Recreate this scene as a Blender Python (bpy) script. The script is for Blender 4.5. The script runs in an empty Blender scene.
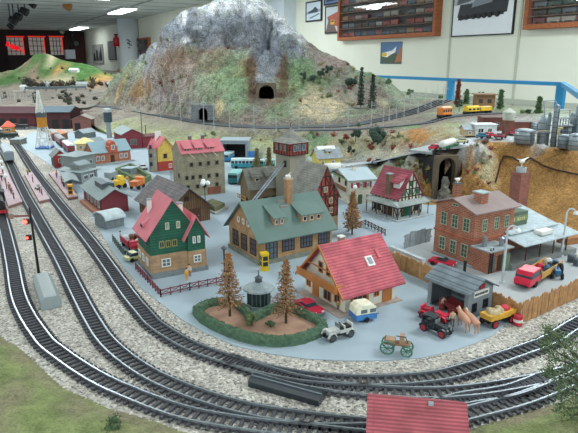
import bpy, bmesh, math, random
import numpy as np
from mathutils import Vector, Matrix, noise, geometry

# ------------------------------------------------------------------ frame and helpers for positions (centimetres on the layout)
random.seed(7)
SC = bpy.context.scene
COL = SC.collection
F = 570.0
TH = math.atan(156.5 / F)
SN, CS = math.sin(TH), math.cos(TH)
HC = 32.0                      # camera height above the village board, cm
Z0 = 1.10                      # village board height above the floor, m
U = 0.01
PI = math.pi

def G(u, v, z=0.0):            # point of height z seen at a pixel of the photograph
    a = (u - 289) / F; b = (v - 216.5) / F
    t = (z - HC) / -(SN + b * CS)
    return (a * t, (CS - b * SN) * t)

def ZH(x, y, v):               # height at (x, y) that is seen on row v
    b = (v - 216.5) / F
    return HC - y / (CS - b * SN) * (SN + b * CS)

def GY(u, v, y):               # point at depth y seen at a pixel
    a = (u - 289) / F; b = (v - 216.5) / F
    t = y / (CS - b * SN)
    return (a * t, y, HC - t * (SN + b * CS))

def WV(x, y, z=0.0):
    return Vector((x * U, y * U, Z0 + z * U))

def pair(u1, v1, u2, v2, z=0.0):     # two ends on the ground -> centre, heading, length
    a = G(u1, v1, z); b = G(u2, v2, z)
    return ((a[0] + b[0]) / 2, (a[1] + b[1]) / 2), math.atan2(b[1] - a[1], b[0] - a[0]), math.hypot(b[0] - a[0], b[1] - a[1])

# ------------------------------------------------------------------ camera, world, lamps, exposure
cd = bpy.data.cameras.new('camera'); cam = bpy.data.objects.new('camera', cd); COL.objects.link(cam)
cd.sensor_width = 36; cd.lens = F / 578 * 36; cd.clip_start = .02; cd.clip_end = 100
cam.location = (0, 0, Z0 + HC * U); cam.rotation_euler = (PI / 2 - TH, 0, 0)
SC.camera = cam
w = bpy.data.worlds.new('room_light'); SC.world = w; w.use_nodes = True
w.node_tree.nodes['Background'].inputs[0].default_value = (.84, .95, 1.0, 1)
w.node_tree.nodes['Background'].inputs[1].default_value = 1.3
SC.view_settings.view_transform = 'Standard'; SC.view_settings.look = 'None'
SC.view_settings.exposure = 0.0; SC.view_settings.gamma = 1; SC.view_settings.use_curve_mapping = False
CEIL = 118.0                    # ceiling above the lens, cm
def area(x, y, z, sx, sy, power, col=(.9, .97, 1)):
    l = bpy.data.lights.new('unseen_area_light', 'AREA'); l.shape = 'RECTANGLE'; l.size = sx; l.size_y = sy
    l.energy = power; l.color = col
    o = bpy.data.objects.new('unseen_area_light', l); COL.objects.link(o); o.location = WV(x, y, z)
    return o
LAMPS = [(-420, 250), (-140, 250), (140, 120), (-140, 560), (-420, 560), (140, -120), (-140, -100), (180, 380), (-80, 820), (-380, 980), (-330, 1110)]  # unseen fixtures; the far ones are added to brighten walls and pillar
for lx, ly in LAMPS:
    a_ = area(lx, ly, HC + CEIL - 9, 1.2, .28, 30.0)
    a_.rotation_euler.z = math.radians(-29)

# ------------------------------------------------------------------ materials
def lin(h):
    if isinstance(h, str):
        h = [int(h[i:i + 2], 16) / 255 for i in (0, 2, 4)]
    return tuple((c / 12.92 if c <= .04045 else ((c + .055) / 1.055) ** 2.4) for c in h)
class NT:
    def __init__(s, name):
        s.m = bpy.data.materials.new(name); s.m.use_nodes = True; s.t = s.m.node_tree
        s.b = s.t.nodes['Principled BSDF']
    def n(s, typ, **k):
        o = s.t.nodes.new(typ)
        for a, v in k.items():
            if a in o.inputs.keys(): o.inputs[a].default_value = v
            else: setattr(o, a, v)
        return o
    def l(s, a, b): s.t.links.new(a, b)
_mc = {}
def flat(h, rough=.7, var=.18, scale=120, metal=0, bump=0.0, spec=.4):
    k = (h, rough, var, scale, metal, bump)
    if k in _mc: return _mc[k]
    n = NT('paint_' + str(h)); c = lin(h)
    n.b.inputs['Roughness'].default_value = rough; n.b.inputs['Metallic'].default_value = metal
    n.b.inputs['Specular IOR Level'].default_value = spec
    tc = n.n('ShaderNodeTexCoord'); ns = n.n('ShaderNodeTexNoise', Scale=scale, Detail=5.0)
    n.l(tc.outputs['Object'], ns.inputs['Vector'])
    r = n.n('ShaderNodeValToRGB')
    r.color_ramp.elements[0].position = .3; r.color_ramp.elements[1].position = .7
    r.color_ramp.elements[0].color = tuple(x * (1 - var) for x in c) + (1,)
    r.color_ramp.elements[1].color = tuple(min(1, x * (1 + var)) for x in c) + (1,)
    n.l(ns.outputs['Fac'], r.inputs[0]); n.l(r.outputs[0], n.b.inputs['Base Color'])
    if bump:
        bp = n.n('ShaderNodeBump', Strength=bump, Distance=.001); n.l(ns.outputs['Fac'], bp.inputs['Height'])
        n.l(bp.outputs[0], n.b.inputs['Normal'])
    _mc[k] = n.m
    return n.m
def glow(h, st):
    n = NT('light_' + h); c = lin(h)
    n.b.inputs['Base Color'].default_value = c + (1,)
    n.b.inputs['Emission Color'].default_value = c + (1,); n.b.inputs['Emission Strength'].default_value = st
    return n.m
def rows(h1, h2, hm, rw, rh, axis='xy', mortar=.12, rough=.8, off=.5, bump=.4, zs=1.0):
    """brick / tile / plank rows in the thing's own coordinates (cm sizes)"""
    k = ('rows', h1, h2, hm, rw, rh, axis, mortar, off, zs)
    if k in _mc: return _mc[k]
    n = NT('rows_' + h1); tc = n.n('ShaderNodeTexCoord'); sp = n.n('ShaderNodeSeparateXYZ'); cb = n.n('ShaderNodeCombineXYZ')
    n.l(tc.outputs['Object'], sp.inputs[0])
    if axis == 'xy':
        ad = n.n('ShaderNodeMath', operation='ADD'); n.l(sp.outputs[0], ad.inputs[0]); n.l(sp.outputs[1], ad.inputs[1])
        n.l(ad.outputs[0], cb.inputs[0]); n.l(sp.outputs[2], cb.inputs[1])
    elif axis == 'x': n.l(sp.outputs[0], cb.inputs[0]); n.l(sp.outputs[2], cb.inputs[1])
    elif axis == 'y': n.l(sp.outputs[1], cb.inputs[0]); n.l(sp.outputs[2], cb.inputs[1])
    elif axis == 'v': # vertical boards
        ad = n.n('ShaderNodeMath', operation='ADD'); n.l(sp.outputs[0], ad.inputs[0]); n.l(sp.outputs[1], ad.inputs[1])
        n.l(sp.outputs[2], cb.inputs[0]); n.l(ad.outputs[0], cb.inputs[1])
    b = n.n('ShaderNodeTexBrick', offset=off)
    b.inputs['Scale'].default_value = 1 / U
    b.inputs['Brick Width'].default_value = rw; b.inputs['Row Height'].default_value = rh * zs
    b.inputs['Mortar Size'].default_value = rh * mortar; b.inputs['Mortar Smooth'].default_value = .3
    b.inputs['Color1'].default_value = lin(h1) + (1,); b.inputs['Color2'].default_value = lin(h2) + (1,); b.inputs['Mortar'].default_value = lin(hm) + (1,)
    n.l(cb.outputs[0], b.inputs['Vector'])
    ns = n.n('ShaderNodeTexNoise', Scale=60.0, Detail=4.0); n.l(tc.outputs['Object'], ns.inputs['Vector'])
    mr = n.n('ShaderNodeMapRange'); mr.inputs[1].default_value = .3; mr.inputs[2].default_value = .7; mr.inputs[3].default_value = .8; mr.inputs[4].default_value = 1.3
    n.l(ns.outputs['Fac'], mr.inputs[0])
    vm = n.n('ShaderNodeVectorMath', operation='SCALE'); n.l(b.outputs['Color'], vm.inputs[0]); n.l(mr.outputs[0], vm.inputs['Scale'])
    n.l(vm.outputs[0], n.b.inputs['Base Color'])
    bp = n.n('ShaderNodeBump', Strength=bump, Distance=.0006, invert=True); n.l(b.outputs['Fac'], bp.inputs['Height']); n.l(bp.outputs[0], n.b.inputs['Normal'])
    n.b.inputs['Roughness'].default_value = rough
    _mc[k] = n.m
    return n.m
def gravel(name, cols, scale, bump=.9):
    n = NT(name); tc = n.n('ShaderNodeTexCoord')
    v = n.n('ShaderNodeTexVoronoi', Scale=scale); n.l(tc.outputs['Object'], v.inputs['Vector'])
    sp = n.n('ShaderNodeSeparateColor'); n.l(v.outputs['Color'], sp.inputs[0])
    r = n.n('ShaderNodeValToRGB'); el = r.color_ramp.elements
    while len(el) < len(cols): el.new(.5)
    for i, h in enumerate(cols):
        el[i].position = i / (len(cols) - 1); el[i].color = lin(h) + (1,)
    n.l(sp.outputs[0], r.inputs[0])
    ns = n.n('ShaderNodeTexNoise', Scale=9.0, Detail=3.0); n.l(tc.outputs['Object'], ns.inputs['Vector'])
    mr = n.n('ShaderNodeMapRange'); mr.inputs[1].default_value = .3; mr.inputs[2].default_value = .7; mr.inputs[3].default_value = .85; mr.inputs[4].default_value = 1.12
    n.l(ns.outputs['Fac'], mr.inputs[0])
    vm = n.n('ShaderNodeVectorMath', operation='SCALE'); n.l(r.outputs[0], vm.inputs[0]); n.l(mr.outputs[0], vm.inputs['Scale'])
    n.l(vm.outputs[0], n.b.inputs['Base Color']); n.b.inputs['Roughness'].default_value = .95
    bp = n.n('ShaderNodeBump', Strength=bump, Distance=.0015, invert=True); n.l(v.outputs['Distance'], bp.inputs['Height']); n.l(bp.outputs[0], n.b.inputs['Normal'])
    return n.m
def terrain_mat(name, scale=45, contrast=.35, bump=.8, dist=.006, cracks=0):
    n = NT(name); tc = n.n('ShaderNodeTexCoord'); at = n.n('ShaderNodeVertexColor', layer_name='Col')
    ns = n.n('ShaderNodeTexNoise', Scale=scale, Detail=8.0, Roughness=.65); n.l(tc.outputs['Object'], ns.inputs['Vector'])
    n2 = n.n('ShaderNodeTexNoise', Scale=scale * 4.5, Detail=3.0); n.l(tc.outputs['Object'], n2.inputs['Vector'])
    ad = n.n('ShaderNodeMath', operation='ADD'); n.l(ns.outputs['Fac'], ad.inputs[0]); n.l(n2.outputs['Fac'], ad.inputs[1])
    mr = n.n('ShaderNodeMapRange'); mr.inputs[1].default_value = .75; mr.inputs[2].default_value = 1.25
    mr.inputs[3].default_value = 1 - contrast; mr.inputs[4].default_value = 1 + contrast
    n.l(ad.outputs[0], mr.inputs[0])
    vm = n.n('ShaderNodeVectorMath', operation='SCALE'); n.l(at.outputs['Color'], vm.inputs[0]); n.l(mr.outputs[0], vm.inputs['Scale'])
    last = vm.outputs[0]
    if cracks:
        ww = n.n('ShaderNodeVectorMath', operation='MULTIPLY_ADD'); ww.inputs[1].default_value = (.09, .09, .09); n.l(ns.outputs['Color'], ww.inputs[0]); n.l(tc.outputs['Object'], ww.inputs[2])
        vo = n.n('ShaderNodeTexVoronoi', Scale=cracks, feature='DISTANCE_TO_EDGE'); n.l(ww.outputs[0], vo.inputs['Vector'])
        m2 = n.n('ShaderNodeMapRange'); m2.inputs[1].default_value = 0; m2.inputs[2].default_value = .14; m2.inputs[3].default_value = .68; m2.inputs[4].default_value = 1.06
        n.l(vo.outputs['Distance'], m2.inputs[0]); v2 = n.n('ShaderNodeVectorMath', operation='SCALE'); n.l(last, v2.inputs[0]); n.l(m2.outputs[0], v2.inputs['Scale']); last = v2.outputs[0]
    n.l(last, n.b.inputs['Base Color']); n.b.inputs['Roughness'].default_value = .95
    n.b.inputs['Specular IOR Level'].default_value = .15
    bp = n.n('ShaderNodeBump', Strength=bump, Distance=dist); n.l(ad.outputs[0], bp.inputs['Height']); n.l(bp.outputs[0], n.b.inputs['Normal'])
    return n.m
def glass_front():
    n = NT('case_glass'); tr = n.n('ShaderNodeBsdfTransparent'); gl = n.n('ShaderNodeBsdfGlossy', Roughness=.02)
    mx = n.n('ShaderNodeMixShader'); mx.inputs[0].default_value = .07
    n.l(tr.outputs[0], mx.inputs[1]); n.l(gl.outputs[0], mx.inputs[2])
    n.l(mx.outputs[0], n.t.nodes['Material Output'].inputs['Surface'])
    return n.m
M = dict(
    pane=flat('2b333c', .15, .1), pane_l=flat('5d6c74', .2, .1), white=flat('dcdcd6', .6, .06), black=flat('17181b', .5, .1),
    steel=flat('8d979e', .35, .12, metal=.6), dsteel=flat('4c5358', .5, .15), gry=flat('8b9598', .7, .12), rubber=flat('1d1d1f', .8, .1),
    wood=flat('8a5a30', .7, .2), dwood=flat('4a3324', .75, .2), trunk=flat('4b3a2b', .9, .2), glass=flat('3a4650', .1, .05),
    skin=flat('d9a27e', .7, .05))

# ------------------------------------------------------------------ mesh builder
class MB:
    def __init__(s, m=None): s.v = []; s.f = []; s.m = m or Matrix.Identity(4)
    def add(s, vs, fs, m=None):
        k = len(s.v); mm = s.m @ m if m is not None else s.m
        s.v += [tuple(mm @ Vector(p)) for p in vs]; s.f += [tuple(i + k for i in f) for f in fs]
        return s
    def box(s, x0, x1, y0, y1, z0, z1, m=None):
        vs = [(x0, y0, z0), (x1, y0, z0), (x1, y1, z0), (x0, y1, z0), (x0, y0, z1), (x1, y0, z1), (x1, y1, z1), (x0, y1, z1)]
        return s.add(vs, [(0, 3, 2, 1), (4, 5, 6, 7), (0, 1, 5, 4), (1, 2, 6, 5), (2, 3, 7, 6), (3, 0, 4, 7)], m)
    def cbox(s, c, d, rz=0, ry=0, rx=0):
        m = Matrix.Translation(c) @ Matrix.Rotation(rz, 4, 'Z') @ Matrix.Rotation(ry, 4, 'Y') @ Matrix.Rotation(rx, 4, 'X')
        return s.box(-d[0] / 2, d[0] / 2, -d[1] / 2, d[1] / 2, -d[2] / 2, d[2] / 2, m)
    def prism(s, poly, a, b, ax='z', m=None):      # polygon extruded along an axis; for x: poly=(y,z), for y: poly=(x,z)
        def P(p, t): return (p[0], p[1], t) if ax == 'z' else ((t, p[0], p[1]) if ax == 'x' else (p[0], t, p[1]))
        n = len(poly); vs = [P(p, a) for p in poly] + [P(p, b) for p in poly]
        fs = [tuple(range(n))[::-1], tuple(range(n, 2 * n))] + [(i, (i + 1) % n, n + (i + 1) % n, n + i) for i in range(n)]
        return s.add(vs, fs, m)
    def bar(s, p, q, r0, r1=None, n=6):
        p = Vector(p); q = Vector(q); r1 = r0 if r1 is None else r1
        d = q - p
        if d.length < 1e-6: return s
        qt = d.to_track_quat('Z', 'Y'); vs = []
        for c, r in ((p, r0), (q, r1)):
            for i in range(n):
                a = 2 * PI * i / n + PI / n
                vs.append(tuple(c + qt @ Vector((r * math.cos(a), r * math.sin(a), 0))))
        fs = [tuple(range(n))[::-1], tuple(range(n, 2 * n))] + [(i, (i + 1) % n, n + (i + 1) % n, n + i) for i in range(n)]
        return s.add(vs, fs)
    def lathe(s, prof, c=(0, 0, 0), n=14, m=None):
        vs = []; fs = []
        for r, z in prof:
            for i in range(n):
                a = 2 * PI * i / n; vs.append((c[0] + r * math.cos(a), c[1] + r * math.sin(a), c[2] + z))
        k = len(prof)
        for j in range(k - 1):
            for i in range(n):
                fs.append((j * n + i, j * n + (i + 1) % n, (j + 1) * n + (i + 1) % n, (j + 1) * n + i))
        fs.append(tuple(range(n))[::-1]); fs.append(tuple(range((k - 1) * n, k * n)))
        return s.add(vs, fs, m)
    def ball(s, c, r, sz=(1, 1, 1), n=10, m=None):
        k = max(4, n // 2 + 1)
        pr = [(max(.001, math.sin(PI * j / k)) * r, -math.cos(PI * j / k) * r) for j in range(k + 1)]
        mm = Matrix.Translation(c) @ Matrix.Diagonal((sz[0], sz[1], sz[2], 1))
        return s.lathe(pr, n=n, m=(m @ mm if m is not None else mm))
    def cylx(s, c, r, w, n=14, ax='y'):       # wheel: axis along y (or x)
        d = Vector((0, w / 2, 0)) if ax == 'y' else Vector((w / 2, 0, 0))
        return s.bar(Vector(c) - d, Vector(c) + d, r, r, n)
    def mesh(s, name, mats, smooth=False, bevel=0):
        me = bpy.data.meshes.new(name)
        me.from_pydata([(a * U, b * U, c * U) for a, b, c in s.v], [], s.f); me.update()
        for mt in (mats if isinstance(mats, (list, tuple)) else [mats]): me.materials.append(mt)
        bm = bmesh.new(); bm.from_mesh(me); bmesh.ops.recalc_face_normals(bm, faces=bm.faces)
        if bevel: bmesh.ops.bevel(bm, geom=[e for e in bm.edges if e.calc_face_angle(0) > .5], offset=bevel * U, segments=2, affect='EDGES', profile=.6)
        bm.to_mesh(me); bm.free()
        if smooth:
            for p in me.polygons: p.use_smooth = True
        return me
    def build(s, name, mats, parent=None, smooth=False, bevel=0, label=None):
        o = bpy.data.objects.new(name, s.mesh(name, mats, smooth, bevel)); COL.objects.link(o)
        if parent is not None: o.parent = parent
        if label: o['label'] = label
        return o

def tag(o, label=None, cat=None, group=None, kind=None):
    if label: o['label'] = label
    if cat: o['category'] = cat
    if group: o['group'] = group
    if kind: o['kind'] = kind
    return o
def empty(name, x, y, z=0, rz=0, label=None, cat=None, group=None):
    o = bpy.data.objects.new(name, None); COL.objects.link(o); o.empty_display_size = .01
    o.location = WV(x, y, z); o.rotation_euler = (0, 0, rz)
    return tag(o, label, cat, group)
def solo(mb, name, mats, x, y, z=0, rz=0, label=None, cat=None, group=None, smooth=False, bevel=0, kind=None):
    o = mb.build(name, mats, None, smooth, bevel); o.location = WV(x, y, z); o.rotation_euler = (0, 0, rz)
    return tag(o, label, cat, group, kind)
def copy_tree(o, parent=None):
    c = o.copy(); COL.objects.link(c); c.parent = parent
    for ch in [q for q in bpy.data.objects if q.parent == o]: copy_tree(ch, c)
    return c
def structure(mb, name, mats, smooth=False):
    o = mb.build(name, mats, None, smooth); o.location = WV(0, 0, 0); o['kind'] = 'structure'
    return o

# ================================================================== THE ROOM
ND = Vector((.876, .483)); ND.normalize(); DD = Vector((-ND.y, ND.x))   # long wall: normal and direction
DW = 470.0
WANG = math.atan2(-DD.y, -DD.x)
def wall_pt(u, v, D=DW):
    a = (u - 289) / F; b = (v - 216.5) / F; y = CS - b * SN
    t = D / (ND.x * a + ND.y * y)
    x, y, z = a * t, y * t, HC - t * (SN + b * CS)
    return x, y, z
def wall_sz(u, v, D=DW):       # coordinates along the wall (towards the camera) and height
    x, y, z = wall_pt(u, v, D); return -(DD.x * x + DD.y * y), z
ZT = HC + CEIL; ZF = -110.0
def room_xy(s, n):             # s along wall (towards camera), n distance from the lens to the wall plane
    p = -DD * s + ND * n; return p.x, p.y
sc_, _ = wall_sz(84, 34)       # corner with the window wall
cream = flat('dcdfcf', .85, .03, 3); ceil_m = flat('d3d9d8', .95, .06, 2)
def slab(name, pts, z0, z1, m):
    return structure(MB().prism(pts, z0, z1), name, m)
slab('wall_right', [room_xy(sc_, DW), room_xy(330, DW), room_xy(330, DW + 15), room_xy(sc_, DW + 15)], ZF, ZT, cream)
slab('wall_far', [room_xy(sc_, DW + 15), room_xy(sc_ - 15, DW + 15), room_xy(sc_ - 15, -900), room_xy(sc_, -900)], ZF, ZT, flat('5a3f3c', .85, .1, 4))
slab('ceiling', [room_xy(sc_ - 15, DW + 15), room_xy(sc_ - 15, -900), room_xy(330, -900), room_xy(330, DW + 15)], ZT, ZT + 12, ceil_m)
slab('floor', [room_xy(sc_ - 15, DW + 15), room_xy(sc_ - 15, -900), room_xy(330, -900), room_xy(330, DW + 15)], ZF - 12, ZF, flat('b4b4b0', .6, .1, 3))
# panel joints of the long wall and ceiling strips
mb = MB(Matrix.Rotation(WANG, 4, 'Z'))
for uu in (449, 517):
    s_, _z = wall_sz(uu, 60)
    mb.box(s_ - 1.2, s_ + 1.2, DW - 1.2, DW, ZF, ZT)
structure(mb, 'trim_1', flat('b9bdac', .8, .03))
s_, z_ = wall_sz(500, 98)
mb = MB(Matrix.Rotation(WANG, 4, 'Z')); mb.box(sc_, 330, DW - 2, DW, z_ - 5, z_); structure(mb, 'trim_2', flat('a9ae9f', .8, .03))
mb = MB(Matrix.Rotation(WANG, 4, 'Z'))
for k in range(-26, 6): mb.box(k * 90 - 1.5, k * 90 + 1.5, -900, DW, ZT - .8, ZT)
for k in range(0, 4): mb.box(sc_, 330, DW - 120 - k * 330 - 2, DW - 120 - k * 330 + 2, ZT - 1.5, ZT)
structure(mb, 'trim_3', flat('9aa0a0', .9, .05))
mb = MB(Matrix.Rotation(WANG, 4, 'Z')); mb.box(sc_, 330, DW - 3, DW, ZF, ZF + 10); structure(mb, 'baseboard_right', flat('5a5a58', .8, .05))
# pillars
def col_at(u, v, t):
    a = (u - 289) / F; b = (v - 216.5) / F; return a * t, (CS - b * SN) * t
px_, py_ = col_at(127.5, 20, 1700)
structure(MB().lathe([(31, ZF), (31, ZT)], (px_, py_, 0), 28), 'wall_pillar', flat('eaf1f6', .6, .03, 3), True)
s0, _ = wall_sz(279, 10); s1, _ = wall_sz(296, 10)
mb = MB(Matrix.Rotation(WANG, 4, 'Z')); mb.box(s0, s1, DW - 22, DW, ZF, ZT); structure(mb, 'wall_pier', flat('ccd6dc', .8, .04, 3))
# lettering blots on the pillar: a wall card with dark marks
def on_wall(name, u0, v0, u1, v1, label, cat, D=DW, group=None):   # empty at lower left corner of a flat thing on the wall, returns width, height
    sa, zb = wall_sz(u0, v1, D); sb, zt = wall_sz(u1, v1, D); _, ztt = wall_sz((u0 + u1) / 2, v0, D); _, zbb = wall_sz((u0 + u1) / 2, v1, D)
    x, y = room_xy(sa, D)
    e = empty(name, x, y, zbb, WANG, label, cat, group)
    return e, sb - sa, ztt - zbb
# window wall: windows with dark frames and red light strips
BETA = WANG + PI / 2
def far_pt(u, v):
    a = (u - 289) / F; b = (v - 216.5) / F; y = CS - b * SN
    K = -sc_; t = K / (DD.x * a + DD.y * y)
    p = Vector((a * t, y * t)); return p.dot(ND), HC - t * (SN + b * CS)
red_n = glow('d8301c', .8); dark = flat('2a1e1f', .7, .1); wpane = glow('9a948e', .4)
def far_box(mb, u0, u1, v0, v1, d0, d1):
    n0, z1 = far_pt(u0, v0); n1, _ = far_pt(u1, v0); _, z0 = far_pt(u0, v1)
    K = -sc_
    pts = [DD * (K - d0) + ND * n0, DD * (K - d0) + ND * n1, DD * (K - d1) + ND * n1, DD * (K - d1) + ND * n0]
    mb.prism([(p.x, p.y) for p in pts], z0, z1)
i = 0
for (a, b) in ((4, 24), (27, 45), (48, 63)):
    i += 1
    m1 = MB(); far_box(m1, a, b, 36, 56, 0, 6); wo = structure(m1, 'window_%d' % i, dark)
    m2 = MB(); far_box(m2, a + 1, b - 1.2, 37.5, 55, 6, 8); m2.build('pane', wpane, wo)
    m3 = MB()
    for k in range(1, 4):
        uu = a + 1 + (b - a - 2) * k / 4; far_box(m3, uu - .3, uu + .3, 37, 56, 8, 11)
    for k in range(1, 4): far_box(m3, a + 1, b - 1, 36 + 5 * k - .3, 36 + 5 * k + .3, 8, 11)
    m3.build('window_bars', dark, wo)
    m4 = MB(); far_box(m4, a, b, 36.0, 37.0, 11, 15); far_box(m4, b - 2.2, b - 1.3, 37, 54, 11, 14)
    m4.build('red_light_strip', red_n, wo, label='glowing red light strip')
m1 = MB(); far_box(m1, -3, 79, 25, 34.5, 0, 45); structure(m1, 'trim_4', flat('33292b', .8, .1))
m1 = MB(); far_box(m1, -8, 4, 25, 75, 0, 40); far_box(m1, 66, 70.5, 25, 60, 20, 45); far_box(m1, -8, 34, 55, 90, 20, 40); structure(m1, 'trim_5', flat('2e2526', .8, .1))
m1 = MB()
for k in range(16):
    far_box(m1, 21 + k * 2.2, 22 + k * 2.2, 25.6, 26.4, 46, 48)
def far_solo(m, name, mats, label, cat):
    o = m.build(name, mats); o.location = WV(0, 0, 0)
    c = sum((Vector(b) for b in o.bound_box), Vector()) / 8
    o.data.transform(Matrix.Translation(-c)); o.location += c
    return tag(o, label, cat)
far_solo(m1, 'string_lights', glow('ff3020', 2.5), 'row of tiny red string lights on the dark beam above the windows', 'lights')
m1 = MB()
n0, z0 = far_pt(17, 50)
for k in range(18):
    n1, z1 = far_pt(random.uniform(5, 22), 0); f = random.random()
    n1, z1 = far_pt(5 + f * 16, 44 + f * 7 + random.uniform(-1.6, 1.6)); p = DD * (-sc_ - 60) + ND * n1
    m1.ball((p.x, p.y, z1), random.uniform(3.5, 7), n=8)
far_solo(m1, 'red_garland', glow('e01420', .9), 'bright red glowing garland in front of the far left window', 'garland')
# white clutter at the far windows
m1 = MB(); far_box(m1, 62.5, 71.5, 50, 59, 46, 90); far_solo(m1, 'white_cabinet', flat('c3cdd6', .6, .05), 'white cabinet standing behind the green hill below the clock', 'cabinet')
# clock
e, wd, hh = None, 0, 0
cu, cv = 76, 43.5
n1, z1 = far_pt(cu, cv); p = DD * (-sc_ - 8) + ND * n1
e = empty('wall_clock', p.x, p.y, z1, WANG + PI / 2, 'round dark-rimmed wall clock on the far wall left of the pillar', 'clock')
MB(Matrix.Rotation(PI / 2, 4, 'X') @ Matrix.Rotation(0, 4, 'Z')).lathe([(13, 0), (13, 3), (10.5, 3), (10.5, 1)], n=24).build('rim', M['black'], e)
mf = MB(Matrix.Rotation(PI / 2, 4, 'X')); mf.lathe([(10.4, .5), (10.4, 1.5)], n=24); mf.build('clock_face', flat('8b8f8a'), e)
mf = MB(); mf.bar((0, -2.2, 0), (0, -2.2, 8), .5); mf.bar((0, -2.2, 0), (5, -2.2, -3), .5); mf.build('clock_hands', M['black'], e)
e.rotation_euler.z = WANG - PI / 2 + PI
# ceiling lights
def ceil_pt(u, v):
    a = (u - 289) / F; b = (v - 216.5) / F; t = CEIL / -(SN + b * CS); return a * t, (CS - b * SN) * t
tube = glow('f4fbff', 9.0)
def ceiling_light(x, y, label, L=110, Wd=26):
    e = empty('ceiling_light', x, y, ZT, WANG, label, 'ceiling light', None)
    MB().box(-L / 2 - 3, L / 2 + 3, -Wd / 2 - 2, Wd / 2 + 2, -5, 0).build('housing', flat('b9c0c2', .6, .05), e)
    MB().box(-L / 2, L / 2, -Wd / 2, Wd / 2, -7, -5).build('diffuser', tube, e, label='glowing white diffuser')
    return e
x, y = ceil_pt(121.5, 9); ceiling_light(x, y, 'near bright fluorescent ceiling light, left of the round pillar', 165, 30)
x, y = ceil_pt(78.5, 27); ceiling_light(x, y, 'far smaller fluorescent ceiling light above the dark windows', 190, 36)
for k, (lx, ly) in enumerate(LAMPS):
    e = ceiling_light(lx, ly, 'unseen ceiling light above the railway layout, some of the set added to brighten walls and pillar', 118, 26)
    e['group'] = 'unseen ceiling lights over the layout, some added as fill'
# spotlights on the ceiling
def spot(u, v, kind, label, r=9):
    x, y = ceil_pt(u, v - 4 if v > 6 else v)
    a = (u - 289) / F; b = (v - 216.5) / F; y2 = (CS - b * SN)
    t = 1250.0; X, Y, Zz = a * t, y2 * t, HC - t * (SN + b * CS)
    e = empty('ceiling_spotlight', X, Y, Zz, 0, label, 'spotlight')
    MB().bar((0, 0, 0), (0, 0, ZT - Zz), 1.6).build('rod', M['dsteel'], e)
    MB().bar((-r * .8, -r * .4, 3), (r * .7, -r * .4, -4), r * .75, r, 12).build('lamp_head', M['black'] if kind == 0 else flat('9a6a35', .5), e)
spot(33, 4, 0, 'brown spotlight at the top end of the spotlight row', 8)
spot(25, 11, 0, 'second black spotlight down the row under the ceiling', 9)
spot(19, 16, 0, 'middle grey spotlight of the slanting row', 8)
spot(14, 20, 0, 'fourth black spotlight down the slanting row', 9)
spot(11, 26, 0, 'lowest small spotlight of the slanting row, above the windows', 6)
spot(68, 6, 1, 'brass ceiling spotlight hanging alone at the top of the photo', 9)
e = None
n1, z1 = far_pt(36, 27); p = DD * (-sc_ - 300) + ND * n1
e = empty('ceiling_fan', p.x, p.y, z1 + 4, .3, 'brown ceiling fan hanging before the dark beam with red lights', 'ceiling fan')
MB().bar((0, 0, 0), (0, 0, ZT - z1 - 4), 1.5).build('rod', M['dwood'], e)
MB().lathe([(4, -6), (9, -4), (9, 3), (3, 6)]).build('motor', M['dwood'], e)
for k in range(4):
    MB(Matrix.Rotation(k * PI / 2, 4, 'Z')).box(8, 48, -6, 6, -1, 0).build('blade', M['wood'], e)
n1, z1 = far_pt(60, 32); p = DD * (-sc_ - 60) + ND * n1
e = empty('pendant_lamp', p.x, p.y, z1, 0, 'pale globe pendant lamp before the dark beam', 'lamp')
MB().ball((0, 0, 0), 11).build('shade', flat('a8a8a0', .4), e, True); MB().bar((0, 0, 8), (0, 0, ZT - z1), 1).build('cord', M['black'], e)
# red cylinder (extinguisher) and lettering on the pillar
e = empty('fire_extinguisher', px_ - 33, py_ - 18, wall_pt(117, 42)[2] * 0 + HC - 1650 * (SN + (46 - 216.5) / F * CS), 0, 'red fire extinguisher hung on the left side of the white pillar', 'extinguisher')
MB().lathe([(9, 0), (9, 22), (4, 28), (4, 32)]).build('cylinder', flat('b01c28', .4), e, True); MB().box(-5, 5, -2, 2, 32, 36).build('valve', M['black'], e)
pk = 1665.0
zc = HC - pk * (SN + (44 - 216.5) / F * CS)
ang = math.atan2(-py_, -px_)
e = empty('pillar_sign', px_ + 31.6 * math.cos(ang), py_ + 31.6 * math.sin(ang), zc, ang + PI / 2, 'small cluster of dark lettering on the white round pillar', 'sign')
mbs = MB()
for (dx, dz, wx, wz) in ((-3, 12, 9, 3), (2, 8, 7, 3), (-2, 3, 8, 4), (3, -2, 9, 3), (-1, -10, 6, 2.5)): mbs.cbox((dx, -.3, dz), (wx, .8, wz), 0, .2)
mbs.build('lettering', flat('4a4f58'), e)

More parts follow.
